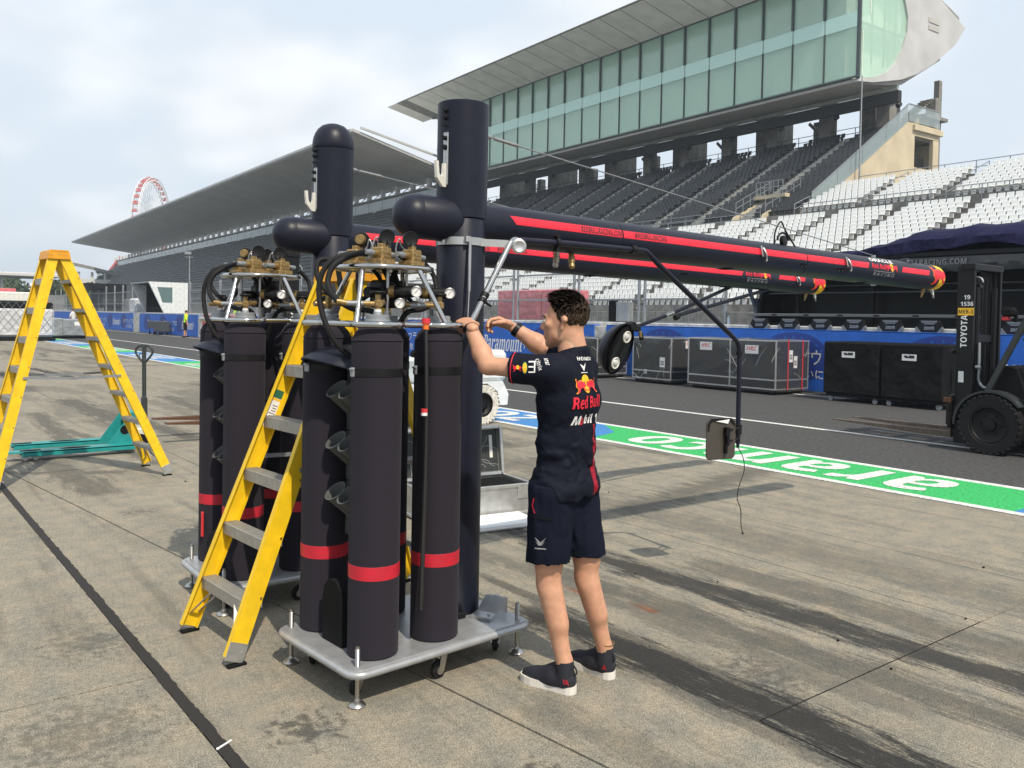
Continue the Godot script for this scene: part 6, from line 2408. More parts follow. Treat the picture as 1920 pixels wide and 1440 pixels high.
	var bc: Vector3 = (L.call(2.562, 1.30, -2.87) as Vector3) - tx * 0.036
	sticker.call(S, letters("HONDA", 0.016, "bold", 1.0, 0.0, 0.08), back, bc + V(0.0, 0.180, 0) + tx * 0.02, xr, "white_print", "lettering")
	sticker.call(S, [[Vector2(-0.014, 0.02), Vector2(0.0, -0.012), Vector2(0.004, 0.008)], [Vector2(0.018, 0.026), Vector2(0.006, 0.012), Vector2(0.0, -0.012)]], back, bc + V(0.0, 0.137, 0), xr, "white_print", "wing_emblem")
	sticker.call(S, stroke_tris([[Vector2(-0.02, -0.018), Vector2(0.02, -0.018)]], 0.003), back, bc + V(0.0, 0.137, 0), xr, "white_print", "wing_emblem")
	sticker.call(S, poly_tris(ellipse(0.030, 0.040)), back, bc + V(0.0, 0.07, 0), xr, "yellow_print", "sun_emblem")
	for f in [-1, 1]:
		sticker.call(S, moved(poly_tris(bull()), Vector2(0.040 * f, -0.004), 0.090, f > 0), back, bc + V(0, 0.065, 0), xr, "yellow_print", "bull_emblem", 0.0036)
		sticker.call(S, moved(poly_tris(bull()), Vector2(0.040 * f, -0.004), 0.082, f > 0), back, bc + V(0, 0.065, 0), xr, "red_stripe", "bull_emblem", 0.0046)
	sticker.call(S, letters("Red Bull", 0.054, "bold", 1.0, 0.08, 0.205), back, bc + V(0.0, -0.008, 0), xr, "red_stripe", "lettering")
	sticker.call(S, letters("M  bil 1", 0.043, "bold", 1.0, 0.08, 0.185), back, bc + V(0.0, -0.085, 0), xr, "white_print", "lettering")
	sticker.call(S, letters("o", 0.034, "bold", 1.0, 0.08), back, bc + tx * -0.036 + V(0, -0.0915, 0), xr, "red_stripe", "lettering")
	# raked red dashes down the side seam
	var dashes := []
	for k in 30:
		var y := -0.14 - k * 0.0105
		var w := 0.006 + k * 0.00035
		dashes.append([Vector2(-w, y), Vector2(w, y + w * 0.9)])
	sticker.call(S, stroke_tris(dashes, 0.0036), back, bc + tx * 0.07 + V(0, 0.02, 0), tx, "red_stripe", "side_dashes")
	# sleeve badges
	var sd2 := V(0.62, -0.12, -0.78).normalized()
	var xs := V(0.79, 0, 0.61)
	var sc: Vector3 = shL.lerp(elL, 0.36)
	sticker.call(S, letters("AT&T", 0.016, "bold", 1.0, 0.2, 0.032).map(func(q): return q.map(func(p): return p.rotated(-1.25))), sd2, sc + xs * 0.075 + V(0, 0.028, 0), xs, "white_print", "lettering")
	sticker.call(S, letters("citrix", 0.020, "sans", 1.0, 0.0, 0.052).map(func(q): return q.map(func(p): return p.rotated(-1.25))), sd2, sc + xs * 0.043 + V(0, 0.016, 0), xs, "white_print", "lettering")
	sticker.call(S, stroke_tris([[Vector2(-0.012, 0.022), Vector2(0.012, 0.022), Vector2(0.012, -0.022), Vector2(-0.012, -0.022)], [Vector2(-0.012, 0.0), Vector2(0.006, 0.0)]], 0.006), sd2, sc + xs * 0.012 + V(0, 0.006, 0), xs, "white_print", "badge")
	sticker.call(S, poly_tris(ellipse(0.012, 0.026)), sd2, sc - xs * 0.018 + V(0, 0.002, 0), xs, "green_print", "badge")
	sticker.call(S, poly_tris(ellipse(0.009, 0.021)), sd2, sc - xs * 0.018 + V(0, 0.002, 0), xs, "yellow_print", "badge", 0.004)
	sticker.call(S, moved(poly_tris(bull()), Vector2.ZERO, 0.038), sd2, sc - xs * 0.05 + V(0, 0.0, 0), xs, "red_stripe", "badge")
	sticker.call(S, poly_tris(ellipse(0.007, 0.009)), sd2, sc - xs * 0.048 + V(0, 0.004, 0), xs, "yellow_print", "badge", 0.004)
	# red piping round the sleeve
	var cuff := shL.lerp(elL, 0.58)
	var cd := (elL - shL).normalized()
	var cx := cd.cross(Vector3.UP).normalized()
	var cy := cx.cross(cd)
	var rp := []
	for k in 28:
		var a := TAU * k / 28
		var dr := cx * cos(a) + cy * sin(a)
		rp.append(S.hit(cuff + dr * 0.13, -dr, 0.12) + dr * 0.0006)
	b = MB.new()
	b.tube(rp, 0.0022, 5, true)
	put("sleeve_piping", b, "red_stripe", root)
	# shorts: pocket zip, wing mark, red drawcord tab
	var ls := V(0.75, 0, -0.66).normalized()
	var xl := V(0.66, 0, 0.75)
	var lc: Vector3 = L.call(2.40, 0.72, -2.83)
	sticker.call(T, stroke_tris([[Vector2(-0.07, 0.045), Vector2(0.035, 0.037)]], 0.006), ls, lc + V(0, 0.03, 0), xl, "black", "pocket_zip")
	sticker.call(T, [[Vector2(-0.026, 0.022), Vector2(-0.003, -0.016), Vector2(0.0, 0.0)], [Vector2(0.028, 0.028), Vector2(0.002, 0.002), Vector2(-0.003, -0.016)], [Vector2(-0.022, 0.005), Vector2(-0.008, -0.016), Vector2(-0.006, -0.01)], [Vector2(0.022, 0.01), Vector2(0.004, -0.008), Vector2(0.002, -0.016)]], ls, lc + V(-0.02, -0.04, 0), xl, "grey_print", "wing_emblem")
	sticker.call(T, stroke_tris([[Vector2(-0.024, -0.028), Vector2(0.024, -0.026)]], 0.005), ls, lc + V(-0.02, -0.04, 0), xl, "grey_print", "wing_emblem")
	sticker.call(T, stroke_tris([[Vector2(-0.045, 0.15), Vector2(-0.052, 0.12), Vector2(-0.04, 0.09)]], 0.0045), ls, lc, xl, "red_stripe", "drawcord")

# small far figures: one skinned body, clothes over it
func far_person(label: String, at: Vector3, turn: float, top: String, bottom: String, bend: float) -> void:
	var root := thing("person", label, "person", at, turn)
	var hp := V(0, 0.92, 0)
	var sh := hp + V(0, cos(bend) * 0.5, -sin(bend) * 0.5)
	var F := Field.new(V(-0.4, 0.0, -0.7), V(0.4, 1.85, 0.4), 0.024)
	F.bone(hp, sh, 0.13, 0.14, 0.05, V(0, 0, 1), 0.75)
	var hd := sh + V(0, cos(bend) * 0.24, -sin(bend) * 0.24 - 0.02)
	F.bone(sh, hd, 0.06, 0.06, 0.04)
	F.ell(hd + V(0, 0.02, 0), V(0.08, 0.115, 0.1), 0.02)
	for s in [-1.0, 1.0]:
		F.bone(hp + V(0.09 * s, -0.02, 0), V(0.1 * s, 0.5, 0.02 * s), 0.085, 0.06, 0.03)
		F.bone(V(0.1 * s, 0.5, 0.02 * s), V(0.11 * s, 0.08, 0.06 * s), 0.058, 0.042, 0.03)
		F.bone(V(0.11 * s, 0.05, 0.06 * s), V(0.12 * s, 0.04, -0.12 + 0.06 * s), 0.045, 0.04, 0.02)
		var el := sh + V(0.23 * s, -0.30 * cos(bend), -0.02 - 0.15 * sin(bend))
		F.bone(sh + V(0.18 * s, -0.02, 0), el, 0.055, 0.045, 0.03)
		F.bone(el, el + V(0.0, -0.24, -0.06), 0.042, 0.035, 0.02)
		F.bone(el + V(0.0, -0.24, -0.06), el + V(0.0, -0.33, -0.08), 0.036, 0.03, 0.02)
	var b := MB.new()
	F.mesh_into(b)
	put("body", b, "skin", root)
	var S := Field.new(V(-0.4, 0.7, -0.7), V(0.4, 1.7, 0.4), 0.024)
	S.bone(hp + V(0, 0.02, 0), sh, 0.155, 0.17, 0.05, V(0, 0, 1), 0.78)
	for s in [-1.0, 1.0]:
		S.bone(sh + V(0.16 * s, -0.02, 0), sh + V(0.22 * s, -0.2 * cos(bend), -0.02), 0.08, 0.075, 0.04)
	b = MB.new()
	S.mesh_into(b)
	put("shirt", b, top, root)
	var T := Field.new(V(-0.4, 0.3, -0.3), V(0.4, 1.15, 0.3), 0.024)
	T.bone(hp + V(-0.05, 0, 0), hp + V(0.05, 0, 0), 0.135, 0.135, 0.04)
	for s in [-1.0, 1.0]:
		T.bone(hp + V(0.09 * s, -0.02, 0), V(0.1 * s, 0.55, 0.02 * s), 0.11, 0.095, 0.03)
	b = MB.new()
	T.mesh_into(b)
	put("shorts", b, bottom, root)
	b = MB.new()
	b.t = Transform3D(Basis.from_scale(V(0.09, 0.1, 0.11)), hd + V(0, 0.065, 0.02))
	b.ball(Vector3.ZERO, 1.0, 14)
	put("hair", b, "hair", root)
	b = MB.new()
	for s in [-1.0, 1.0]:
		b.box(V(0.115 * s, 0.05, -0.03 + 0.06 * s), V(0.1, 0.1, 0.29), 0.03)
	put("shoes", b, "matt_black", root)

# ---------- pit wall, fence, stands of the teams
func kana(text: String, h: float) -> Array:
	var G := {
		"パ": [[[.25, .7], [.2, .4], [.05, .1]], [[.55, .75], [.75, .4], [.92, .1]], [[.8, .95], [.92, .95], [.92, .82], [.8, .82], [.8, .95]]],
		"ラ": [[[.2, .92], [.8, .92]], [[.1, .62], [.85, .62], [.75, .3], [.35, .05]]],
		"マ": [[[.1, .82], [.9, .82], [.75, .55], [.5, .35]], [[.35, .45], [.6, .15]]],
		"ウ": [[[.5, 1.0], [.5, .8]], [[.15, .5], [.15, .78], [.85, .78], [.8, .5], [.65, .2], [.35, .0]]],
		"ン": [[[.15, .82], [.35, .65]], [[.15, .08], [.5, .2], [.75, .45], [.9, .75]]],
		"ト": [[[.35, 1.0], [.35, 0.0]], [[.35, .62], [.75, .4]]],
		"プ": [[[.1, .8], [.78, .8], [.7, .45], [.5, .2], [.25, .02]], [[.84, 1.0], [.96, 1.0], [.96, .88], [.84, .88], [.84, 1.0]]],
		"ス": [[[.15, .88], [.8, .88], [.6, .5], [.1, .06]], [[.5, .4], [.9, .06]]],
		"つ": [[[.1, .62], [.5, .8], [.85, .65], [.85, .4], [.6, .2], [.35, .1]]],
		"い": [[[.2, .8], [.2, .35], [.3, .15], [.4, .3]], [[.7, .75], [.86, .5], [.86, .35]]],
		"に": [[[.2, .88], [.12, .5], [.2, .08], [.28, .25]], [[.45, .78], [.88, .78]], [[.45, .32], [.52, .15], [.9, .15]]],
		"日": [[[.25, .95], [.25, 0.0], [.75, 0.0], [.75, .95], [.25, .95]], [[.25, .5], [.75, .5]]],
		"本": [[[.5, 1.0], [.5, 0.0]], [[.1, .75], [.9, .75]], [[.5, .75], [.1, .25]], [[.5, .75], [.9, .25]], [[.3, .22], [.7, .22]]],
		"上": [[[.5, 1.0], [.5, .05]], [[.5, .6], [.85, .6]], [[.1, .05], [.9, .05]]],
		"陸": [[[.12, .95], [.12, 0.0]], [[.12, .95], [.32, .95], [.22, .6], [.32, .4], [.2, .3]], [[.45, .8], [.95, .8]], [[.7, 1.0], [.7, 0.0]], [[.42, .55], [.98, .55]], [[.5, .28], [.92, .28]], [[.42, .02], [.98, .02]]]}
	var lines := []
	var x := -text.length() * 0.5 * 1.08
	for ch in text:
		for l in G[ch]:
			lines.append(l.map(func(p): return Vector2((x + p[0]) * h, (p[1] - 0.5) * h)))
		x += 1.08
	return stroke_tris(lines, h * 0.11)

func build_wall() -> void:
	var WX := 18.4
	var root := thing("pit_wall", "long low pit wall with bright blue advertising boards", "wall", Vector3.ZERO)
	var b := MB.new()
	b.box(V(WX + 0.17, 0.74, -62), V(0.3, 1.48, 128), 0.01)
	put("concrete_wall", b, "wall_white", root)
	b = MB.new()
	b.box(V(WX + 0.52, 0.80, -62), V(0.36, 1.62, 128), 0.02)
	put("rear_ledge", b, "wall_white", root)
	# boards: [far z, near z, material]
	var boards := [[-18.95, -2.0, "banner_blue"], [-50.4, -19.5, "banner_blue"], [-57.0, -51.2, "red_wrap"], [-72.4, -57.9, "banner_blue"], [-98.0, -74.4, "banner_blue"], [-125.0, -98.2, "banner_blue"]]
	for q in boards:
		b = MB.new()
		b.box(V(WX, 0.78, (q[0] + q[1]) / 2), V(0.03, 1.48, q[1] - q[0]), 0.004)
		b.box(V(WX + 0.13, 1.51, (q[0] + q[1]) / 2), V(0.29, 0.03, q[1] - q[0] - 0.02), 0.004)
		put("board", b, q[2], root)
	var face := WX - 0.0165
	var sheet_at := func(tr: Array, z: float, y: float, m, called: String, off := 0.0):
		put(called, flat_lay(tr, V(face - off, y, z), V(0, 0, 1), V(0, 1, 0)), m, root)
	for z in [-4.6, -8.7, -12.35, -16.6, -21.7, -28.0, -34.5, -41.0, -47.0, -61.8, -65.96, -70.2, -77.4, -82.1, -88.0, -94.0]:
		var big: float = 0.98 if z > -50 else 0.95
		sheet_at.call(poly_tris(ellipse(big, 0.62, 36)), z, 0.84, "banner_dark", "dark_oval")
		var st := []
		for k in 9:
			var a := PI * 0.12 + PI * 0.76 * k / 8.0
			var c := Vector2(cos(a) * big * 0.84, sin(a) * 0.5)
			for j in 3:
				var d := Vector2.from_angle(j * PI / 3.0 + PI / 6) * 0.035
				st.append([c - d, c + d])
		sheet_at.call(stroke_tris(st, 0.012), z, 0.84, mat("banner_mid", lin(0.02, 0.16, 0.55), 0.6), "stars", 0.0015)
	for z in [-24.1, -37.8, -60.0, -68.6, -79.8, -91.0, -6.6]:
		var w := 2.5 if z > -50 else 2.7
		sheet_at.call(letters("Paramount+", 0.56, "serif-bold", 1.0, 0.2, w), z, 0.78, "white_print", "lettering", 0.003)
	for z in [-11.35, -31.2, -44.3, -64.2, -75.8, -85.2, -17.9]:
		if z == -17.9:
			continue
		sheet_at.call(kana("パラマウントプラス", 0.32 if z > -50 else 0.36), z, 0.86, "white_print", "lettering", 0.003)
		sheet_at.call(kana("ついに日本上陸", 0.24 if z > -50 else 0.28), z, 0.45, "white_print", "lettering", 0.003)
	# debris fence: one thing for each stretch; posts, rails and panels of wire
	for s in [[-62.0, -15.0, "grey steel mesh fence on the wall behind the mechanic", 3.25], [-112.0, -78.0, "grey steel mesh fence on the wall at the far left", 3.4]]:
		var fr := thing("debris_fence", s[2], "fence", V(19.25, 1.55, 0), 0.0, "mesh fences on the pit wall")
		var z: float = s[1]
		var k := 0
		while z > s[0]:
			var w := 3.3 if k % 2 == 0 else 3.0
			var h: float = s[3] - 1.55
			for e in [0.12, w - 0.12]:
				b = MB.new()
				b.box(V(0, h / 2 + 0.3, z - e), V(0.07, h + 0.6, 0.07), 0.006)
				put("post", b, "galv", fr)
			for y in [0.06, 0.78, h - 0.04]:
				b = MB.new()
				b.box(V(-0.002, y, z - w / 2), V(0.05, 0.055, w - 0.32), 0.005)
				put("rail", b, "galv", fr)
			b = MB.new()
			var m := 24
			for i in m:
				var zz := z - 0.16 - (w - 0.32) * (i + 0.5) / m
				b.box(V(0.03, h / 2, zz), V(0.004, h - 0.1, 0.005))
			for i in 13:
				b.box(V(0.035, 0.1 + (h - 0.2) * i / 12.0, z - w / 2), V(0.004, 0.005, w - 0.34))
			var pn := put("wire_panel", b, "galv", fr)
			pn.set_meta("kind", "stuff")
			z -= w
			k += 1
	# cabinet on the fence, bottle on the ledge
	var cb := thing("switch_cabinet", "small grey switch cabinet hung on the mesh fence", "cabinet", V(19.12, 1.62, -18.9))
	b = MB.new()
	b.box(V(0, 0.32, 0), V(0.22, 0.6, 0.55), 0.01)
	put("box", b, "galv", cb)
	b = MB.new()
	b.box(V(-0.02, 0.34, -0.48), V(0.14, 0.66, 0.30), 0.01)
	put("black_box", b, "matt_black", cb)
	b = MB.new()
	b.tube(spline([V(-0.1, 0.0, -0.4), V(-0.14, -0.14, -0.45), V(-0.12, -0.2, -0.3), V(-0.1, -0.08, -0.25), V(-0.1, 0.02, -0.28)], 5), 0.014, 6)
	put("cable", b, "black", cb)
	b = MB.new()
	b.lathe([Vector2(0, 0), Vector2(0.033, 0), Vector2(0.035, 0.01), Vector2(0.035, 0.16), Vector2(0.014, 0.22), Vector2(0.014, 0.24), Vector2(0, 0.24)], 14, V(18.92, 1.612, -14.75))
	var bt := put("water_bottle", b, mat("bottle_clear", lin(0.62, 0.72, 0.8), 0.15, 0.0, {"alpha": 0.55}), self)
	bt.set_meta("label", "clear plastic water bottle standing on the wall ledge")
	bt.set_meta("category", "bottle")
	# red wrapped crates across the track
	for k in 3:
		var z := -31.4 + 1.62 * k
		var c := thing("wrapped_crate", "tall red crate in clear film behind the fence, " + ["left of three", "middle of three", "right of three"][k], "crate", V(24.8, 0, z), 0.0, "red crates behind the fence")
		b = MB.new()
		b.box(V(0, 1.52, 0), V(1.4, 2.86, 1.55), 0.03)
		put("crate", b, "red_wrap", c)
		b = MB.new()
		b.box(V(0, 0.06, 0), V(1.3, 0.12, 1.45))
		put("pallet", b, "stand_beige", c)
		b = MB.new()
		b.box(V(-0.01, 1.53, 0), V(1.45, 2.9, 1.58), 0.03)
		put("film", b, "film", c)

func pit_stand() -> void:
	mat("seat_wing", lin(0.16, 0.17, 0.18), 0.35)
	# team stand on the wall, right: dark shell, row of seats, covers over the roof
	var root := thing("pit_stand", "black team stand on the pit wall with a row of seats under its roof", "stand", V(18.95, 1.62, -10.0))
	var b := MB.new()
	b.box(V(1.3, 0.75, 0.6), V(0.06, 1.5, 9.2))
	b.box(V(0.6, 0.02, 0.6), V(1.4, 0.05, 9.2))
	put("back_panel", b, "screen_back", root)
	for z in [-4.05, 5.2]:
		b = MB.new()
		b.prism([Vector2(0.35, 0), Vector2(1.33, 0), Vector2(1.33, 1.72), Vector2(-0.15, 1.60), Vector2(-0.22, 1.42), Vector2(0.12, 1.28), Vector2(0.42, 0.9)], z - 0.05, z + 0.05)
		put("end_frame", b, "black", root)
	b = MB.new()
	b.bar(V(-0.02, 0.98, -4.12), V(0.30, 0.42, -4.12), 0.10, 0.06, 0.01)
	b.box(V(0.32, 0.3, -4.1), V(0.14, 0.8, 0.1), 0.01)
	put("end_strut", b, mat("strut_blue", lin(0.05, 0.06, 0.085), 0.35), root)
	for z in [-3.3, -1.2, 1.2, 3.4]:
		b = MB.new()
		b.box(V(1.0, 0.8, z), V(0.09, 1.5, 0.1), 0.01)
		put("post", b, "screen_back", root)
	b = MB.new()
	b.box(V(0.55, 1.62, 0.6), V(1.65, 0.12, 9.3), 0.02)
	b.box(V(-0.2, 1.40, 0.6), V(0.05, 0.34, 9.1), 0.01)
	put("roof", b, "black", root)
	b = MB.new()
	b.box(V(0.6, 0.84, 0.6), V(0.12, 0.03, 9.0), 0.005)
	b.box(V(0.95, 1.02, 0.6), V(0.5, 0.03, 9.0), 0.005)
	put("rear_shelf", b, mat("shelf_edge", lin(0.09, 0.1, 0.11), 0.4, 0.4), root)
	b = MB.new()
	b.box(V(-0.12, 0.265, 0.6), V(0.10, 0.07, 9.1), 0.008)
	put("desk_edge", b, mat("desk_grey", lin(0.14, 0.145, 0.15), 0.4, 0.3), root)
	for k in 9:
		b = MB.new()
		b.box(V(-0.172, 0.265, -3.2 + k * 0.92), V(0.006, 0.035, 0.14))
		put("desk_slot", b, "matt_black", root)
	for z in [-2.35, -0.6, 0.4]:
		b = MB.new()
		b.box(V(-0.05, 1.1, z), V(0.03, 0.28, 0.12))
		put("hanger", b, "galv", root)
	# rumpled film under the roof edge
	b = MB.new()
	rng.seed = 61
	var prev := []
	for i in 40:
		var z := -3.6 + 8.4 * i / 39.0
		var ring := [V(-0.232, 1.56, z), V(-0.25 - rng.randf() * 0.06, 1.40 + rng.randf_range(-0.02, 0.02), z), V(-0.24 - rng.randf() * 0.04, 1.25 + rng.randf_range(-0.04, 0.04), z)]
		if i > 0:
			for j in 2:
				b.quad(prev[j], prev[j + 1], ring[j + 1], ring[j])
		prev = ring
	put("film_skirt", smooth(b, 0.6), mat("dark_film", lin(0.03, 0.033, 0.035), 0.18), root)
	put("lettering", flat_lay(letters("REDBULLRACING.COM", 0.13, "bold", 1.0, 0.0, 1.7), V(-0.30, 1.44, 0.75), V(0, 0, 1), V(0, 1, 0)), "seat_wing", root)
	# seats, each its own thing on the stand
	for k in 9:
		var z := -13.58 + 0.885 * k
		var s := thing("stand_seat", "black padded stand seat with grey wings, %s from the left in the row" % ["first", "second", "third", "fourth", "fifth", "sixth", "seventh", "eighth", "ninth"][k], "seat", V(18.72, 1.5, z), 0.0, "seats of the team stand")
		b = MB.new()
		b.prism([Vector2(-0.20, 0.0), Vector2(0.20, 0.0), Vector2(0.27, 0.16), Vector2(0.20, 0.29), Vector2(-0.20, 0.29), Vector2(-0.27, 0.16)], -0.05, 0.05)
		b.t = Transform3D(Basis(Vector3.UP, -PI / 2), Vector3.ZERO)
		var body := MB.new()
		body.t = b.t
		body.prism([Vector2(-0.20, 0.0), Vector2(0.20, 0.0), Vector2(0.27, 0.16), Vector2(0.20, 0.29), Vector2(-0.20, 0.29), Vector2(-0.27, 0.16)], -0.05, 0.05)
		put("backrest", body, "black", s)
		for e in [-1.0, 1.0]:
			body = MB.new()
			body.t = b.t
			body.prism([Vector2(0.28 * e, 0.15), Vector2(0.16 * e, 0.0), Vector2(0.24 * e, -0.02), Vector2(0.30 * e, 0.10)], 0.0, 0.075)
			put("wing", body, mat("seat_wing", lin(0.16, 0.17, 0.18), 0.35), s)
		body = MB.new()
		body.t = b.t
		body.prism([Vector2(-0.16, 0.235), Vector2(0.16, 0.235), Vector2(0.19, 0.285), Vector2(-0.19, 0.285)], 0.045, 0.06)
		body.prism([Vector2(-0.11, 0.20), Vector2(0.11, 0.20), Vector2(0.13, 0.23), Vector2(-0.13, 0.23)], 0.045, 0.058)
		put("headrest", body, M["seat_wing"], s)
		put("lettering", flat_lay(letters("zoom", 0.07, "bold", 1.0, 0.0, 0.22), V(-0.056, 0.12, 0), V(0, 0, 1), V(0, 1, 0)), "grey_print", s)
		body = MB.new()
		body.box(V(0.25, 0.06, 0), V(0.4, 0.08, 0.4), 0.02)
		put("seat_pad", body, "matt_black", s)
	# navy covers thrown over the roof
	b = MB.new()
	rng.seed = 23
	var rows := []
	for i in 60:
		var z := -3.9 + 10.0 * i / 59.0
		var u := i / 59.0
		var lift := 0.04 + 0.40 * smoothstep(0.25, 0.55, u) + 0.12 * smoothstep(0.02, 0.3, u)
		lift += sin(u * 34.0) * 0.04 + sin(u * 13.0 + 2.0) * 0.06 + sin(u * 61.0) * 0.025 + rng.randf_range(-0.03, 0.03)
		var hang := 0.12 + 0.1 * sin(u * 9.0) + 0.07 * sin(u * 27.0 + 1.0)
		if u < 0.5:
			hang = 0.10 + 0.05 * sin(u * 21.0)
		var top := 1.70
		rows.append([V(-0.32, top - hang + 0.1, z), V(-0.30 + 0.03 * sin(u * 50), top + lift * 0.45, z), V(-0.05, top + lift * 0.8, z), V(0.45, top + lift, z), V(1.0, top + lift * 0.9, z), V(1.48, top + 0.05, z), V(1.52, top - 0.4, z)])
	for i in 59:
		for j in 6:
			b.quad(rows[i][j], rows[i][j + 1], rows[i + 1][j + 1], rows[i + 1][j])
			b.quad(rows[i][j] - V(0, 0.012, 0), rows[i + 1][j] - V(0, 0.012, 0), rows[i + 1][j + 1] - V(0, 0.012, 0), rows[i][j + 1] - V(0, 0.012, 0))
	var tp := thing("cover_sheet", "dark navy cover sheet draped over the roof of the team stand", "cover", V(18.95, 1.62, -10.0))
	put("sheet", smooth(b, 0.7), "tarp_navy", tp)
	# pale sheet beyond it
	b = MB.new()
	b.box(V(0.6, 1.95, 6.6), V(1.4, 0.6, 1.8), 0.2)
	var pl := thing("pale_cover", "pale lilac cover bundle at the right end of the stand roof", "cover", V(18.95, 1.62, -10.4))
	put("bundle", b, mat("lilac", lin(0.36, 0.33, 0.45), 0.8, 0.0, {"norm": "crumple", "nscale": 0.8, "scale": 0.8}), pl)

func far_left() -> void:
	# white hut on the wall
	var h := thing("timing_hut", "white and silver hut with a dark open front on the wall at far left", "hut", V(18.9, 1.52, -70.0))
	var b := MB.new()
	for z in [0.0, -5.2]:
		b = MB.new()
		b.prism([Vector2(0.7, 0), Vector2(2.5, 0), Vector2(2.5, 2.5), Vector2(-0.5, 2.5)], z - 0.1, z + 0.1)
		put("side_panel", b, "white_body", h)
	b = MB.new()
	b.prism([Vector2(0.55, 0.9), Vector2(1.3, 0.9), Vector2(1.3, 2.1), Vector2(0.15, 2.1)], 0.1, 0.115)
	put("side_window", b, "glass_grey", h)
	b = MB.new()
	b.box(V(1.0, 2.46, -2.6), V(2.96, 0.1, 5.1), 0.02)
	put("roof", b, "galv", h)
	b = MB.new()
	b.box(V(2.4, 1.25, -2.6), V(0.1, 2.4, 5.0))
	b.box(V(1.2, 0.3, -2.6), V(0.9, 0.5, 4.8))
	b.box(V(1.55, 1.2, -5.06), V(1.7, 2.3, 0.06))
	b.box(V(1.55, 1.2, -0.14), V(1.7, 2.3, 0.06))
	b.box(V(1.2, 2.39, -2.6), V(2.4, 0.03, 4.9))
	put("back_and_shade_lining", b, "matt_black", h)  # black sheets added inside so the open front looks dark and shaded
	b = MB.new()
	b.box(V(1.5, 1.4, -3.8), V(0.1, 1.2, 1.4))
	b.box(V(1.5, 1.3, -1.6), V(0.1, 0.9, 1.0))
	put("screen", b, "screen_back", h)
	# cart by the wall
	var c := thing("tool_cart", "low dark grey tool cart on wheels against the blue wall", "cart", V(17.9, 0, -65.4))
	b = MB.new()
	b.box(V(0, 0.72, -0.9), V(0.6, 0.55, 1.5), 0.03)
	b.box(V(0, 0.62, 0.9), V(0.6, 0.75, 1.9), 0.03)
	put("cabinet", b, mat("cart_grey", lin(0.05, 0.055, 0.06), 0.5), c)
	for x in [-0.2, 0.2]:
		for z in [-1.4, -0.3, 0.3, 1.6]:
			b = MB.new()
			b.cyl(V(x - 0.03, 0.1, z), V(x + 0.03, 0.1, z), 0.1, -1, 12)
			b.box(V(x, 0.3, z), V(0.05, 0.3, 0.05))
			put("wheel", b, "matt_black", c)
	# wrapped pallets
	for q in [[9.0, -56.3, 1.7, 1.05, 2.0, "grey film wrapped pallet load behind the ladder, left half of the pair"], [10.6, -56.6, 1.6, 1.0, 2.0, "grey film wrapped pallet load behind the ladder, right half of the pair"]]:
		var p := thing("wrapped_pallet", q[5], "pallet", V(q[0], 0, q[1]), 0.0, "film wrapped pallet loads")
		b = MB.new()
		b.box(V(0, 0.14 + q[3] / 2, 0), V(q[2], q[3], q[4]), 0.06)
		put("load", b, "film_grey", p)
		b = MB.new()
		for z in [-0.8, 0.0, 0.8]:
			b.box(V(0, 0.08, z), V(q[2] - 0.1, 0.14, 0.12))
		put("pallet", b, "matt_black", p)
		b = MB.new()
		b.box(V(0.1, q[3] * 0.88, q[4] / 2 + 0.004), V(0.4, 0.22, 0.006))
		put("tag", b, "white_print", p)
	var n := thing("netted_cargo", "big white cargo load under a net on a dark pallet at left edge", "cargo", V(6.9, 0, -52.5))
	b = MB.new()
	b.box(V(0, 0.95, 0), V(3.6, 1.5, 2.6), 0.12)
	put("load", b, "net_white", n)
	b = MB.new()
	b.box(V(0, 1.88, 0), V(3.5, 0.35, 2.5), 0.08)
	put("dark_layer", b, "cover_black", n)
	b = MB.new()
	b.box(V(-0.3, 2.32, 0), V(2.8, 0.5, 2.2), 0.05)
	put("top_layer", b, "off_white", n)
	b = MB.new()
	b.box(V(0, 0.1, 0), V(3.7, 0.16, 2.7), 0.02)
	put("pallet", b, "matt_black", n)
	b = MB.new()
	for k in range(-4, 12):
		var x := -1.8 + k * 0.36
		for s in [-1.0, 1.0]:
			var x0 := clampf(x, -1.8, 1.8)
			var x1 := clampf(x + 1.1 * s, -1.8, 1.8)
			b.bar(V(x0, 0.5, 1.315), V(x1, 0.5 + absf(x1 - x0) * 1.4, 1.315), 0.02, 0.012)
	put("net", b, "galv", n)
	# orange and red things beyond
	var o := thing("orange_tractor", "orange utility vehicle body behind the netted cargo", "vehicle", V(9.6, 0, -68.0))
	b = MB.new()
	b.prism([Vector2(-2.2, 1.0), Vector2(1.4, 1.0), Vector2(1.5, 2.1), Vector2(1.1, 2.55), Vector2(-2.2, 2.6)], -1.0, 1.0)
	put("body", b, "orange_body", o)
	b = MB.new()
	b.prism([Vector2(-1.4, 1.7), Vector2(1.0, 1.7), Vector2(0.7, 2.25), Vector2(-1.4, 2.25)], 1.0, 1.02)
	put("window", b, "glass_grey", o)
	for x in [-1.5, 0.9]:
		b = MB.new()
		b.cyl(V(x, 0.5, -1.0), V(x, 0.5, 1.0), 0.5, -1, 18)
		put("wheel", b, "rubber", o)
	var sg := thing("red_sign", "red advertising sign with white lettering at the left edge", "sign", V(8.95, -0.72, -80.0))
	b = MB.new()
	b.box(V(0, 3.6, 0), V(3.6, 0.95, 0.3), 0.03)
	put("panel", b, "red_wrap", sg)
	put("lettering", flat_lay(letters("Lenovo", 0.6, "bold", 1.0, 0.0, 2.7), V(0.1, 3.6, 0.16), V(1, 0, 0), V(0, 1, 0)), "white_print", sg)
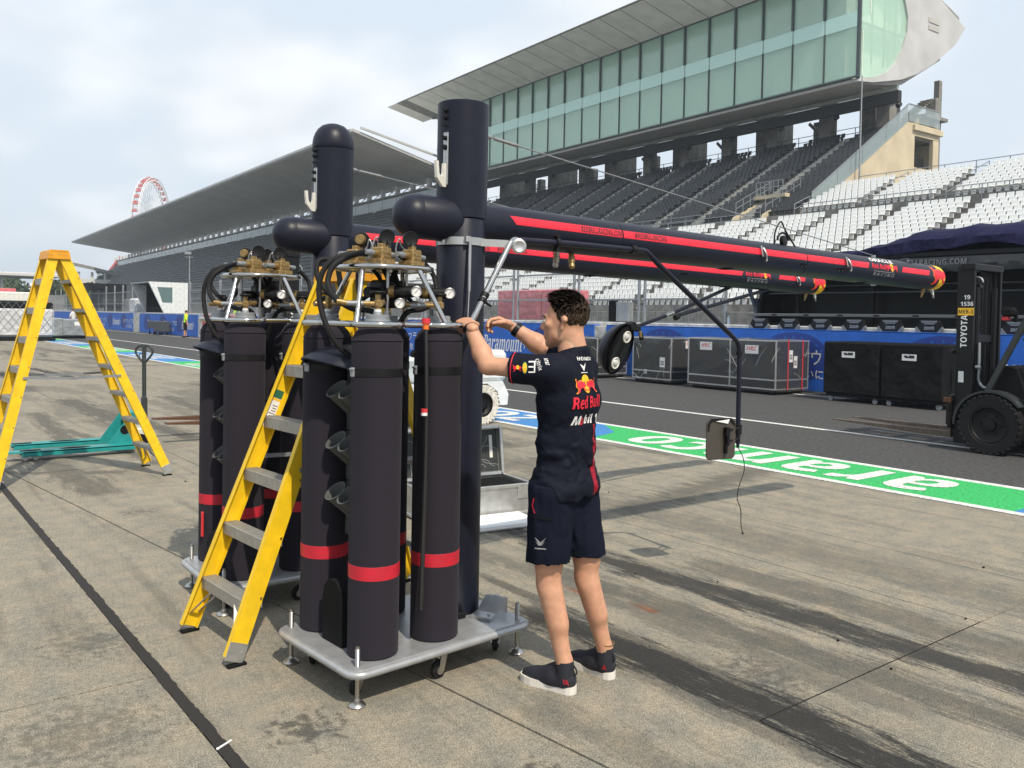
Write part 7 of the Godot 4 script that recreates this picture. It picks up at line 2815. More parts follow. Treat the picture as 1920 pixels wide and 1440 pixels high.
	for x in [-1.5, 1.5]:
		b = MB.new()
		b.cyl(V(x, 0.72, 0), V(x, 3.2, 0), 0.08, -1, 10)
		put("leg", b, "galv", sg)
	far_person("man in bright yellow shirt and black shorts walking beside the blue wall", V(17.7, 0, -58.3), -110.0, "hi_vis", "matt_black", 0.08)
	far_person("person in bright yellow shirt bending over behind the pit wall", V(20.3, 0.5, -55.6), 150.0, "hi_vis", "matt_black", 0.75)
	far_person("person in pale grey shirt standing by the wrapped pallet loads", V(13.9, 0, -74.0), 20.0, "cloth_white", "matt_black", 0.1)
	# dark team stand far left
	var d := thing("distant_stand", "small dark team stand with slanted roof far along the wall", "stand", V(19.0, 1.5, -92.0))
	b = MB.new()
	b.prism([Vector2(0.4, 0.0), Vector2(2.4, 0.0), Vector2(2.4, 2.8), Vector2(-1.2, 2.8), Vector2(-1.0, 2.5), Vector2(0.4, 2.2)], -3.0, 3.0)
	put("shell", b, "black", d)
	b = MB.new()
	for k in 6:
		b.box(V(0.38, 0.25, -2.5 + k), V(0.1, 0.45, 0.5), 0.05)
	put("seats", b, "grey_print", d)
	# white sheeted boxes beside the hut
	var wb := thing("sheeted_boxes", "white sheet thrown over boxes left of the white hut", "boxes", V(19.4, 1.5, -77.6))
	b = MB.new()
	b.box(V(0.3, 0.65, 0), V(1.2, 1.3, 2.0), 0.15)
	put("sheet", b, "net_white", wb)
	b = MB.new()
	b.box(V(0.3, 0.6, -1.9), V(1.2, 1.2, 1.5), 0.05)
	put("grey_box", b, "far_grey", wb)
	# lamp mast
	var lm := thing("camera_mast", "thin grey mast with a small head rising behind the white hut", "mast", V(22.0, 0, -71.5))
	b = MB.new()
	b.cyl(V(0, 0, 0), V(0, 6.4, 0), 0.07, 0.045, 10)
	put("pole", b, "galv", lm)
	b = MB.new()
	b.box(V(-0.15, 6.5, 0), V(0.5, 0.25, 0.3), 0.04)
	b.bar(V(-0.4, 6.2, 0), V(0.3, 6.2, 0), 0.05, 0.05)
	put("head", b, "galv", lm)

# ---------- grandstands; their frame is turned 3 degrees from the lane
func terrace(b: MB, x0: float, h0: float, rows: int, dx: float, dy: float, za: float, zb: float, base: float) -> void:
	for k in rows:
		var x := x0 + dx * k
		var h := h0 + dy * k
		b.quad(V(x, h - dy, za), V(x, h - dy, zb), V(x, h, zb), V(x, h, za))
		b.quad(V(x, h, za), V(x, h, zb), V(x + dx, h, zb), V(x + dx, h, za))
	b.quad(V(x0, base, za), V(x0, base, zb), V(x0, h0 - dy, zb), V(x0, h0 - dy, za))
	var xe := x0 + dx * rows
	var he := h0 + dy * (rows - 1)
	b.quad(V(xe, he, za), V(xe, he, zb), V(xe, base, zb), V(xe, base, za))
	for z in [za, zb]:
		var pr := [V(x0, base, z)]
		for k in rows:
			var x := x0 + dx * k
			var h := h0 + dy * k
			var q := [V(x, base, z), V(x + dx, base, z), V(x + dx, h, z), V(x, h, z)]
			if z == za:
				q.reverse()
			b.quad(q[0], q[1], q[2], q[3])

func seat_mesh() -> ArrayMesh:
	var b := MB.new()
	b.box(V(0.16, 0.40, 0), V(0.36, 0.05, 0.44), 0.02)
	b.t = Transform3D(Basis(Vector3.BACK, -0.18), V(0.37, 0.60, 0))
	b.box(Vector3.ZERO, V(0.05, 0.40, 0.44), 0.02)
	b.t = Transform3D.IDENTITY
	b.box(V(0.2, 0.2, 0), V(0.06, 0.38, 0.3))
	return b.mesh()

# seats: the largest in view as parts, the rest as one mass
func seats(root: Node3D, mesh: ArrayMesh, m: String, spots: Array, singles: int, near: Vector3) -> void:
	var order := spots.duplicate()
	order.sort_custom(func(p, q): return p.distance_squared_to(near) < q.distance_squared_to(near))
	for k in mini(singles, order.size()):
		var o := put("seat", mesh, m, root)
		o.position = order[k]
	if order.size() <= singles:
		return
	var mm := MultiMesh.new()
	mm.transform_format = MultiMesh.TRANSFORM_3D
	mm.mesh = mesh
	mm.instance_count = order.size() - singles
	for k in mm.instance_count:
		mm.set_instance_transform(k, Transform3D(Basis.IDENTITY, order[singles + k]))
	var o := MultiMeshInstance3D.new()
	o.name = "seats"
	o.multimesh = mm
	o.material_override = M[m]
	o.set_meta("kind", "stuff")
	root.add_child(o)

func rail_run(root: Node3D, a: Vector3, e: Vector3, h: float, every: float, m := "galv") -> void:
	var b := MB.new()
	var n := maxi(1, int(a.distance_to(e) / every))
	for k in n + 1:
		var p := a.lerp(e, float(k) / n)
		b.bar(p, p + V(0, h, 0), 0.05, 0.05)
	for q in [1.0, 0.55]:
		b.bar(a + V(0, h * q, 0), e + V(0, h * q, 0), 0.05, 0.05)
	put("railing", b, m, root)

func white_stand(sm: ArrayMesh) -> void:
	var root := thing("grandstand", "open grandstand of white seats in front of the tall one", "grandstand", Vector3.ZERO, -3.0)
	var b := MB.new()
	terrace(b, 39.6, 2.75, 18, 0.8, 0.37, -130.0, -6.0, -0.02)
	put("lower_terrace", b, "stand_dark", root)
	b = MB.new()
	terrace(b, 55.4, 10.2, 7, 0.8, 0.36, -41.0, -6.0, -0.02)
	put("upper_terrace", b, "stand_dark", root)
	b = MB.new()
	b.box(V(54.7, 4.72, -68.0), V(1.4, 9.46, 124.0))
	put("walkway", b, "stand_concrete", root)
	b = MB.new()
	b.box(V(39.3, 1.15, -68.0), V(0.5, 2.3, 124.0), 0.02)
	put("front_wall", b, "stand_concrete", root)
	var spots := []
	for k in 18:
		var blk := 0
		var z := -7.0
		while z > -126.0:
			for s in 8:
				spots.append(V(39.6 + 0.8 * k + 0.2, 2.75 + 0.37 * k, z - 0.52 * s))
			z -= 5.2
	seats(root, sm, "seat_white", spots, 300, V(50, 6, -24))
	var up := []
	for k in 7:
		var z := -7.6
		while z > -38.0:
			for s in 9:
				up.append(V(55.4 + 0.8 * k + 0.2, 10.2 + 0.36 * k, z - 0.52 * s))
			z -= 5.9
	var u := Node3D.new()
	u.name = "upper_block"
	root.add_child(u)
	seats(u, sm, "seat_white", up, 0, V(50, 6, -24))
	# aisle steps and rails
	b = MB.new()
	for q in 24:
		var z := -7.0 - 5.2 * q + 0.78
		for k in 36:
			b.box(V(39.7 + 0.4 * k, 2.56 + 0.185 * k, z), V(0.4, 0.16, 0.8))
	var st := put("aisle_steps", b, "stand_dark", root)
	st.set_meta("kind", "stuff")
	rail_run(root, V(55.35, 9.8, -41.0), V(55.35, 9.8, -6.0), 1.0, 1.6)
	rail_run(root, V(54.1, 9.4, -126.0), V(54.1, 9.4, -44.0), 0.95, 2.0)
	rail_run(root, V(61.0, 12.4, -40.0), V(61.0, 12.4, -6.0), 1.0, 2.2)
	for q in 6:
		var z := -12.9 - 5.9 * q + 0.65
		rail_run(root, V(55.3, 10.0, z), V(60.8, 12.3, z), 0.9, 1.6)

func main_stand(sm: ArrayMesh) -> void:
	var root := thing("grandstand", "tall grandstand with dark seats under a green glass suite block", "grandstand", Vector3.ZERO, -3.0)
	mat("stand_mid", lin(0.25, 0.24, 0.22), 0.9, 0.0, {"tex": "soft", "scale": 0.3})
	var zc := -41.66
	var ze := -112.0
	var b := MB.new()
	terrace(b, 55.6, 10.2, 19, 0.78, 0.465, ze, zc - 0.35, 0.0)
	put("terrace", b, "stand_dark", root)
	b = MB.new()
	b.box(V(73.2, 18.4, (ze + zc) / 2), V(5.5, 0.5, zc - ze - 0.6))
	put("concourse", b, "stand_concrete", root)
	# beige end wall, with its doorway
	b = MB.new()
	var wall := [Vector2(55.2, 0), Vector2(55.2, 9.0), Vector2(57.1, 10.4), Vector2(70.4, 19.4), Vector2(75.4, 19.4), Vector2(75.4, 18.35), Vector2(71.5, 18.35), Vector2(71.5, 15.6), Vector2(74.5, 15.6), Vector2(74.5, 18.3), Vector2(75.4, 18.3), Vector2(75.4, 0)]
	b.prism(wall, zc - 0.35, zc)
	put("end_wall", b, "stand_beige", root)
	b = MB.new()
	b.box(V(73.4, 19.0, zc + 0.12), V(4.6, 0.5, 0.3), 0.03)
	b.box(V(75.2, 9.0, zc - 3.0), V(0.4, 18.0, 5.4))
	put("end_cornice", b, "stand_beige", root)
	b = MB.new()
	b.box(V(73.0, 16.2, zc - 0.9), V(3.0, 1.2, 0.08))
	for k in 6:
		b.box(V(73.0, 15.7 + k * 0.24, zc - 0.84), V(3.0, 0.05, 0.04))
	put("doorway_screen", b, "beam_black", root)
	for s in 4:
		b = MB.new()
		var a := V(57.2 + 3.3 * s, 10.45 + 2.245 * s, zc + 0.05)
		var e := V(57.2 + 3.3 * (s + 1) - 0.05, 10.45 + 2.245 * (s + 1) - 0.03, zc + 0.05)
		b.quad(a, e, e + V(0, 1.5, 0), a + V(0, 1.5, 0))
		b.quad(a - V(0, 0, 0.03), a + V(0, 1.5, -0.03), e + V(0, 1.5, -0.03), e - V(0, 0, 0.03))
		put("rail_pane", b, "rail_glass", root)
	b = MB.new()
	b.quad(V(70.45, 19.45, zc + 0.05), V(75.4, 19.45, zc + 0.05), V(75.4, 20.9, zc + 0.05), V(70.45, 20.9, zc + 0.05))
	put("rail_pane", b, "rail_glass", root)
	b = MB.new()
	b.bar(V(57.2, 11.95, zc + 0.05), V(70.4, 20.93, zc + 0.05), 0.08, 0.08)
	b.bar(V(70.4, 20.93, zc + 0.05), V(75.4, 20.93, zc + 0.05), 0.08, 0.08)
	put("handrail", b, "galv", root)
	# seats with pale aisles
	var spots := []
	for k in 19:
		var z := zc - 0.8
		while z > ze + 4.0:
			for s in 8:
				spots.append(V(55.6 + 0.78 * k + 0.2, 10.2 + 0.465 * k, z - 0.5 * s))
			z -= 5.4
	seats(root, sm, "seat_black", spots, 300, V(50, 10, -30))
	var z := zc - 5.25
	while z > ze:
		b = MB.new()
		for k in 38:
			b.box(V(55.7 + 0.39 * k, 10.0 + 0.2325 * k, z), V(0.39, 0.36, 1.3))
		put("aisle", b, "step_pale", root)
		z -= 5.4
	# gangway mouth in the lower seats
	b = MB.new()
	b.prism([Vector2(54.6, 8.9), Vector2(60.4, 8.9), Vector2(60.0, 12.6), Vector2(55.4, 10.4)], -47.9, -47.6)
	b.prism([Vector2(54.6, 8.9), Vector2(60.4, 8.9), Vector2(60.0, 12.6), Vector2(55.4, 10.4)], -44.9, -44.6)
	b.box(V(58.9, 12.2, -46.25), V(2.0, 0.3, 3.2))
	put("gangway", b, "stand_beige", root)
	b = MB.new()
	b.box(V(58.5, 10.5, -46.25), V(0.2, 3.2, 2.7))
	put("gangway_door", b, "stand_dark", root)
	rail_run(root, V(55.6, 10.5, -47.75), V(60.0, 12.7, -47.75), 1.1, 0.9)
	rail_run(root, V(55.6, 10.5, -44.75), V(60.0, 12.7, -44.75), 1.1, 0.9)
	rail_run(root, V(57.9, 12.35, -47.6), V(57.9, 12.35, -44.9), 1.1, 0.4)
	rail_run(root, V(55.3, 9.9, -110.0), V(55.3, 9.9, -51.2), 1.0, 1.8)
	# columns, beam, upper landing
	for k in 11:
		var zz := -44.0 - 6.0 * k
		b = MB.new()
		b.box(V(70.9, 20.4, zz), V(1.1, 4.6, 1.3), 0.06)
		put("column", b, "stand_mid", root)
		b = MB.new()
		b.box(V(76.4, 15.5, zz + 1.2), V(0.9, 14.0, 1.0), 0.06)
		put("rear_column", b, "stand_concrete", root)
		if k % 2 == 0:
			b = MB.new()
			b.box(V(74.0, 21.0, zz - 2.6), V(4.0, 5.0, 1.6))
			put("lift_core", b, "stand_dark", root)
		else:
			b = MB.new()
			for q in 9:
				b.box(V(74.0, 19.0 + q * 0.3, zz - 1.0 - q * 0.3), V(1.6, 0.06, 0.3))
			b.bar(V(73.1, 18.9, zz - 0.8), V(73.1, 21.7, zz - 3.7), 0.12, 0.3)
			put("stair", b, "stand_dark", root)
		b = MB.new()
		b.lathe([Vector2(0, 0), Vector2(0.22, 0), Vector2(0.25, 0.1), Vector2(0.2, 0.4), Vector2(0, 0.4)], 12, V(68.6, 20.6, zz + 2.6), V(-0.8, -0.6, 0))
		put("floodlight", b, "beam_black", root)
	b = MB.new()
	b.box(V(67.2, 20.85, (ze + zc) / 2 + 0.8), V(0.5, 0.95, zc - ze + 0.6))
	put("dark_beam", b, "beam_black", root)
	rail_run(root, V(70.4, 18.65, ze + 2), V(70.4, 18.65, zc - 1.0), 1.1, 2.0, "beam_black")
	# suite block: floor, back, ceiling
	b = MB.new()
	b.prism([Vector2(63.1, 21.9), Vector2(63.1, 21.65), Vector2(66.0, 21.9), Vector2(70.0, 22.6), Vector2(76.0, 25.8), Vector2(76.0, 26.1), Vector2(69.8, 22.9), Vector2(66.0, 22.2)], ze, zc - 0.45)
	put("soffit", b, "roof_grey", root)
	b = MB.new()
	b.box(V(66.4, 26.55, (ze + zc) / 2), V(6.3, 0.35, zc - ze - 1.2))
	b.box(V(69.7, 26.6, (ze + zc) / 2), V(0.3, 8.8, zc - ze - 1.2))
	put("inner_floor", b, "blind", root)
	# panes one by one: lower row, band, upper row
	var pw := 3.22
	for k in 21:
		var z1 := zc - 0.06 - pw * k
		var z0 := z1 - pw
		b = MB.new()
		b.box(V(63.0, 24.1, (z0 + z1) / 2), V(0.05, 4.0, pw - 0.14))
		put("lower_pane", b, "pane", root)
		b = MB.new()
		b.box(V(62.98, 26.75, (z0 + z1) / 2), V(0.05, 1.25, pw - 0.10))
		put("band_pane", b, "pane_band", root)
		b = MB.new()
		b.box(V(63.0, 29.3, (z0 + z1) / 2), V(0.05, 3.8, pw - 0.14))
		put("upper_pane", b, "pane", root)
		b = MB.new()
		b.box(V(62.95, 24.1, z0), V(0.18, 4.1, 0.09))
		b.box(V(62.92, 29.3, z0), V(0.34, 3.9, 0.16))
		put("mullion", b, "mullion", root)
		b = MB.new()
		b.box(V(63.6, 24.1, (z0 + z1) / 2), V(0.05, 3.9, pw - 0.05))
		b.box(V(64.6, 29.3, (z0 + z1) / 2), V(0.05, 3.8, pw - 0.05))
		put("blind", b, "blind", root)
		# soffit panel of the roof, one to each bay
		b = MB.new()
		var a := V(62.8, 31.15, z0 + 0.05)
		var c := V(62.8, 31.15, z1 - 0.05)
		var d := V(57.0, 32.5, z1 - 0.05 + 0.0)
		var e := V(57.0, 32.5, z0 + 0.05)
		b.quad(a, e, d, c)
		put("roof_panel", b, "roof_pale", root)
	b = MB.new()
	b.box(V(62.95, 22.02, (ze + zc) / 2), V(0.16, 0.14, zc - ze))
	b.box(V(62.9, 31.22, (ze + zc) / 2), V(0.3, 0.2, zc - ze))
	put("sill", b, "mullion", root)
	b = MB.new()
	b.prism([Vector2(56.9, 32.52), Vector2(62.9, 31.24), Vector2(70.0, 31.0), Vector2(79.0, 30.0), Vector2(79.0, 30.3), Vector2(70.0, 33.0), Vector2(63.0, 33.3), Vector2(56.9, 32.62)], ze, zc - 0.4)
	put("roof", b, "stand_dark", root)
	b = MB.new()
	b.prism([Vector2(56.9, 32.52), Vector2(62.9, 31.24), Vector2(63.0, 33.3), Vector2(56.9, 32.62)], ze - 3.0, ze)
	put("roof_end", b, "roof_pale", root)
	# end face: white shell with a round-nosed window
	var arc := [Vector2(63.15, 21.95), Vector2(65.2, 22.3), Vector2(66.9, 23.0), Vector2(68.3, 24.1), Vector2(69.3, 25.5), Vector2(69.9, 27.0), Vector2(69.95, 28.3), Vector2(69.4, 29.7), Vector2(68.2, 30.8), Vector2(66.0, 31.6)]
	var shell := [Vector2(63.0, 21.62), Vector2(65.0, 21.85), Vector2(66.8, 22.25), Vector2(69.2, 22.8), Vector2(71.6, 23.7), Vector2(74.1, 25.0), Vector2(77.6, 27.35), Vector2(79.4, 29.3), Vector2(76.5, 30.4), Vector2(73.4, 31.6), Vector2(69.0, 32.6), Vector2(63.2, 33.2), Vector2(63.2, 32.9)]
	var rev := arc.duplicate()
	rev.reverse()
	b = MB.new()
	b.prism(shell + rev, zc - 0.4, zc)
	put("end_shell", b, "fascia", root)
	b = MB.new()
	var gl := arc.duplicate()
	gl.append(Vector2(63.15, 32.0))
	b.prism(gl, zc - 0.22, zc - 0.16)
	put("end_pane", b, "pane", root)
	b = MB.new()
	for x in [65.2, 67.0, 68.6]:
		b.box(V(x, 27.0, zc - 0.35), V(0.12, 7.0, 0.12))
	b.box(V(66.5, 26.6, zc - 0.36), V(6.4, 0.25, 0.1))
	b.box(V(63.05, 26.7, zc - 0.1), V(0.2, 9.6, 0.3))
	put("end_mullion", b, "mullion", root)
	b = MB.new()
	b.box(V(66.4, 26.9, zc - 1.6), V(6.0, 9.0, 0.1))
	put("end_blind", b, "blind", root)
	b = MB.new()
	for y in [28.1, 28.75]:
		b.box(V(74.0, y, zc + 0.03), V(1.7, 0.42, 0.06), 0.01)
	put("vent", b, "roof_grey", root)
	# outer stair at the end
	b = MB.new()
	b.box(V(77.2, 22.0, zc - 1.2), V(0.5, 4.6, 0.5))
	b.box(V(75.8, 20.6, zc - 1.2), V(3.6, 0.3, 1.6))
	for q in 8:
		b.box(V(72.6 + q * 0.35, 20.6 + q * 0.22, zc - 1.0), V(0.36, 0.06, 1.2))
	put("end_stair", b, "stand_dark", root)
	b = MB.new()
	b.box(V(74.6, 20.2, zc - 1.8), V(3.2, 1.6, 1.4), 0.5)
	put("stair_drum", b, "stand_beige", root)
	# thin pale upright in front of the corner
	var lm := thing("thin_upright", "thin pale upright before the corner of the glass suites", "mast", V(0, 0, 0), -3.0)
	b = MB.new()
	b.cyl(V(62.8, 12.9, zc + 0.45), V(62.8, 21.9, zc + 0.45), 0.075, 0.05, 8)
	put("pole", b, "galv", lm)

func roofed_stand(sm: ArrayMesh) -> void:
	var root := thing("grandstand", "long grandstand under a huge pale cantilever roof at left", "grandstand", Vector3.ZERO, -3.0)
	var za := -345.0
	var zb := -104.0
	var b := MB.new()
	terrace(b, 41.0, 3.6, 22, 0.85, 0.66, za, zb, 0.0)
	put("terrace", b, "stand_concrete", root)
	var spots := []
	for k in 22:
		var z := zb - 1.0
		while z > za + 1.0:
			for s in 16:
				spots.append(V(41.0 + 0.85 * k + 0.15, 3.6 + 0.66 * k, z - 0.55 * s))
			z -= 10.0
	seats(root, sm, "seat_grey", spots, 0, V(40, 0, -90))
	# back wall: glazed gallery, window strip below the roof
	var wx := 60.3
	b = MB.new()
	b.box(V(wx + 0.3, 17.9, (za + zb) / 2), V(0.5, 0.9, zb - za), 0.02)
	b.box(V(wx + 0.3, 20.35, (za + zb) / 2), V(0.5, 0.3, zb - za), 0.02)
	put("gallery_band", b, "stand_dark", root)
	var z := zb
	var n := 0
	while z > za:
		b = MB.new()
		b.box(V(wx + 0.4, 19.2, z - 2.5), V(0.1, 1.9, 4.8))
		put("gallery_pane", b, "glass_grey", root)
		b = MB.new()
		b.box(V(wx + 0.5, 21.0, z - 5.0), V(0.6, 1.6, 0.7), 0.04)
		put("roof_post", b, "far_pale", root)
		b = MB.new()
		b.bar(V(wx + 0.8, 20.5, z - 0.4), V(wx + 0.8, 21.7, z - 4.6), 0.1, 0.1)
		b.bar(V(wx + 0.8, 21.7, z - 0.4), V(wx + 0.8, 20.5, z - 4.6), 0.1, 0.1)
		put("roof_brace", b, "far_pale", root)
		z -= 5.0
		n += 1
	# roof of long panels: high at the front, low at the back, swept at both ends
	var m := 24
	for k in m:
		var u0 := float(k) / m
		var u1 := float(k + 1) / m
		var f0 := V(45.0, 24.75 + 1.0 * u0, lerpf(-101.0, -340.0, u0))
		var f1 := V(45.0, 24.75 + 1.0 * u1, lerpf(-101.0, -340.0, u1) + 0.08)
		var r0 := V(62.0, 21.45 + 0.5 * u0, lerpf(-104.5, -322.0, u0))
		var r1 := V(62.0, 21.45 + 0.5 * u1, lerpf(-104.5, -322.0, u1) + 0.08)
		b = MB.new()
		var t := V(0, 0.5, 0)
		b.quad(f0, f1, r1, r0)
		b.quad(f0 + t * 0.6, r0 + t, r1 + t, f1 + t * 0.6)
		b.quad(f0, f0 + t * 0.6, f1 + t * 0.6, f1)
		b.quad(r0, r1, r1 + t, r0 + t)
		if k == 0:
			b.quad(f0, r0, r0 + t, f0 + t * 0.6)
		put("roof_panel", b, "roof_grey", root)
	b = MB.new()
	b.bar(V(44.9, 25.1, -100.9), V(44.9, 26.1, -340.2), 0.3, 0.35)
	b.bar(V(44.9, 25.1, -100.8), V(62.2, 21.9, -104.3), 0.5, 0.35)
	b.bar(V(46.0, 25.5, -100.5), V(66.0, 22.7, -104.0), 0.25, 0.25)
	put("roof_edge", b, "fascia", root)
	b = MB.new()
	b.bar(V(62.0, 22.0, -345.0), V(57.0, 13.0, -352.0), 1.1, 0.8)
	put("red_brace", b, "wheel_red", root)
	b = MB.new()
	b.box(V(40.2, 1.7, (za + zb) / 2), V(0.6, 3.4, zb - za), 0.02)
	put("front_wall", b, "stand_concrete", root)
	rail_run(root, V(40.3, 3.4, za), V(40.3, 3.4, zb), 1.0, 3.0)

func ferris_wheel() -> void:
	var root := thing("ferris_wheel", "red and white Ferris wheel rising behind the left grandstand roof", "ferris wheel", V(120.5, 0, -452.5), 0.0)
	root.rotation_degrees.y = 54.0
	var c := V(0, 47.5, 0)
	var R := 21.5
	for s in [-1.0, 1.0]:
		var b := MB.new()
		for r in [R, R * 0.93]:
			var rp := []
			for k in 72:
				rp.append(c + V(cos(TAU * k / 72) * r, sin(TAU * k / 72) * r, 1.6 * s))
			b.tube(rp, 0.24, 6, true)
		put("rim", b, "wheel_white", root)
		b = MB.new()
		for k in 36:
			var a := TAU * k / 36
			b.bar(c + V(0, 0, 1.2 * s), c + V(cos(a) * R, sin(a) * R, 1.6 * s), 0.16, 0.16)
			b.bar(c + V(cos(a) * R, sin(a) * R, 1.6 * s), c + V(cos(a + 0.087) * R * 0.93, sin(a + 0.087) * R * 0.93, 1.6 * s), 0.14, 0.14)
		put("spokes", b, "wheel_white", root)
		b = MB.new()
		b.bar(c + V(0, 0, 2.0 * s), V(-14, 0, 7.0 * s), 1.0, 1.0)
		b.bar(c + V(0, 0, 2.0 * s), V(14, 0, 7.0 * s), 1.0, 1.0)
		put("support_leg", b, "wheel_white", root)
	for k in 36:
		var a := TAU * k / 36
		var p := c + V(cos(a) * (R + 0.3), sin(a) * (R + 0.3), 0)
		var g := Node3D.new()
		g.name = "gondola"
		root.add_child(g, true)
		g.position = p
		var b := MB.new()
		b.box(V(0, -1.3, 0), V(1.9, 1.0, 2.0), 0.2)
		b.bar(V(-0.8, -0.9, 0), V(-0.1, 0.2, 0), 0.15, 0.15)
		b.bar(V(0.8, -0.9, 0), V(0.1, 0.2, 0), 0.15, 0.15)
		put("cabin", b, "wheel_red", g)
		b = MB.new()
		b.box(V(0, -0.35, 0), V(2.0, 0.35, 2.1), 0.1)
		put("cabin_roof", b, "far_pale" if k % 2 else "wheel_red", g)

func tree(label: String, at: Vector3, h: float, w: float, seed_: int) -> void:
	var root := thing("tree", label, "tree", at, 0.0, "trees beyond the paddock")
	var b := MB.new()
	b.cyl(V(0, 0, 0), V(0.1, h * 0.5, 0), w * 0.06, w * 0.035, 8)
	rng.seed = seed_
	for k in 6:
		var a := rng.randf() * TAU
		b.cyl(V(0.08, h * rng.randf_range(0.3, 0.5), 0), V(cos(a) * w * 0.35, h * rng.randf_range(0.6, 0.8), sin(a) * w * 0.35), w * 0.025, w * 0.008, 6)
	put("trunk", b, "bark", root)
	b = MB.new()
	var cl := []
	for k in 26:
		cl.append([V(rng.randfn() * w * 0.24, h * rng.randf_range(0.42, 0.93), rng.randfn() * w * 0.24), w * rng.randf_range(0.10, 0.2)])
	for k in 3200:
		var q: Array = cl[k % 26]
		var d := V(rng.randfn(), rng.randfn() * 0.8, rng.randfn()).normalized()
		var p: Vector3 = q[0] + d * q[1] * pow(rng.randf(), 0.4)
		var x := V(rng.randfn(), rng.randfn(), rng.randfn()).normalized() * w * 0.035
		var y := x.cross(V(rng.randfn(), rng.randfn(), rng.randfn()).normalized()) * 0.8
		b.quad(p - x - y, p + x - y, p + x + y, p - x + y)
	put("crown", b, "leaf", root)

func backdrop() -> void:
	tree("rounded tree above the far footbridge roof left of the grandstand", V(68.0, 0, -310.0), 16.0, 6.0, 5)
	tree("low tree in front of the far footbridge beside the ladder", V(38.5, 0, -200.0), 7.5, 9.0, 6)
	tree("small dark tree right behind the top of the far ladder", V(30.0, 0, -175.0), 7.2, 6.0, 7)
	tree("tree at the left edge behind the pale sheds", V(24.0, 0, -210.0), 8.2, 12.0, 8)
	# footbridge building with a curved roof
	var r := thing("footbridge", "pale footbridge building with a dark curved roof far beyond the pit lane", "building", V(63.0, 0, -300.0), -10.0)
	var b := MB.new()
	for k in 8:
		var x0 := -11.0 + 2.6 * k
		var y0 := 17.2 - 4.6 * pow(k / 8.0, 1.4)
		var y1 := 17.2 - 4.6 * pow((k + 1) / 8.0, 1.4)
		b.quad(V(x0, y0, 5), V(x0 + 2.6, y1, 5), V(x0 + 2.6, y1, -5), V(x0, y0, -5))
		b.quad(V(x0, y0 - 1.0, 5), V(x0 + 2.6, y1 - 1.0, 5), V(x0 + 2.6, y1, 5), V(x0, y0, 5))
	put("roof", b, "stand_dark", r)
	b = MB.new()
	b.box(V(-1.5, 8.4, 0), V(17, 6.6, 8.0))
	put("wall", b, "far_pale", r)
	for k in 8:
		b = MB.new()
		b.box(V(-9 + k * 2.1, 9.0, 4.1), V(1.4, 2.6, 0.2))
		put("window", b, "glass_grey", r)
	for k in 5:
		b = MB.new()
		b.cyl(V(-9 + k * 3.8, 0, 3), V(-9 + k * 3.8, 14.0, 3), 0.4, -1, 10)
		put("pillar", b, "far_pale", r)
	# sheds and tents at left
	var sd := thing("paddock_shed", "grey paddock shed with a flat pale roof at the left edge", "building", V(10.0, -4.3, -160.0))
	b = MB.new()
	b.box(V(0, 4.2, 0), V(36, 8.4, 8))
	put("wall", b, "far_grey", sd)
	b = MB.new()
	b.box(V(0, 11.5, 0), V(34, 0.6, 12), 0.1)
	for k in 6:
		b.box(V(-15 + 6 * k, 9.8, 4), V(0.4, 3.2, 0.4))
	put("roof", b, "far_pale", sd)
	for k in 7:
		b = MB.new()
		b.box(V(-15 + k * 5, 5.0, 4.05), V(3.6, 3.0, 0.1))
		put("window", b, "stand_dark", sd)
	for k in 2:
		var tn := thing("white_tent", ["white peaked tent beside the paddock shed, left one", "white peaked tent beside the paddock shed, right one"][k], "tent", V(38.0 + 3.6 * k, 2.4, -280.0), 0.0, "white tents")
		b = MB.new()
		b.lathe([Vector2(2.6, 5.0), Vector2(1.2, 5.8), Vector2(0.0, 7.3)], 4, Vector3.ZERO, Vector3.UP, PI / 4, TAU + PI / 4, 0.1)
		put("canopy", b, "cloth_white", tn)
		b = MB.new()
		for x in [-2.4, 2.4]:
			for q in [-2.4, 2.4]:
				b.cyl(V(x, -2.4, q), V(x, 4.5, q), 0.08, -1, 8)
		put("legs", b, "galv", tn)
	# low wooded hills
	b = MB.new()
	var f := FastNoiseLite.new()
	f.seed = 3
	f.frequency = 0.008
	for k in 80:
		var a0 := PI * 0.9 - k * 0.028
		var a1 := PI * 0.9 - (k + 1) * 0.028
		var p0 := V(cos(a0) * 900, 0, -sin(a0) * 900)
		var p1 := V(cos(a1) * 900, 0, -sin(a1) * 900)
		var h0 := 22.0 + 12.0 * f.get_noise_1d(k * 20.0)
		var h1 := 22.0 + 12.0 * f.get_noise_1d((k + 1) * 20.0)
		b.quad(p0, p1, p1 * 1.02 + V(0, h1, 0), p0 * 1.02 + V(0, h0, 0))
		b.quad(p0 * 1.02 + V(0, h0, 0), p1 * 1.02 + V(0, h1, 0), p1 * 1.2, p0 * 1.2)
	structure("hills", smooth(b, 0.9), "hill")

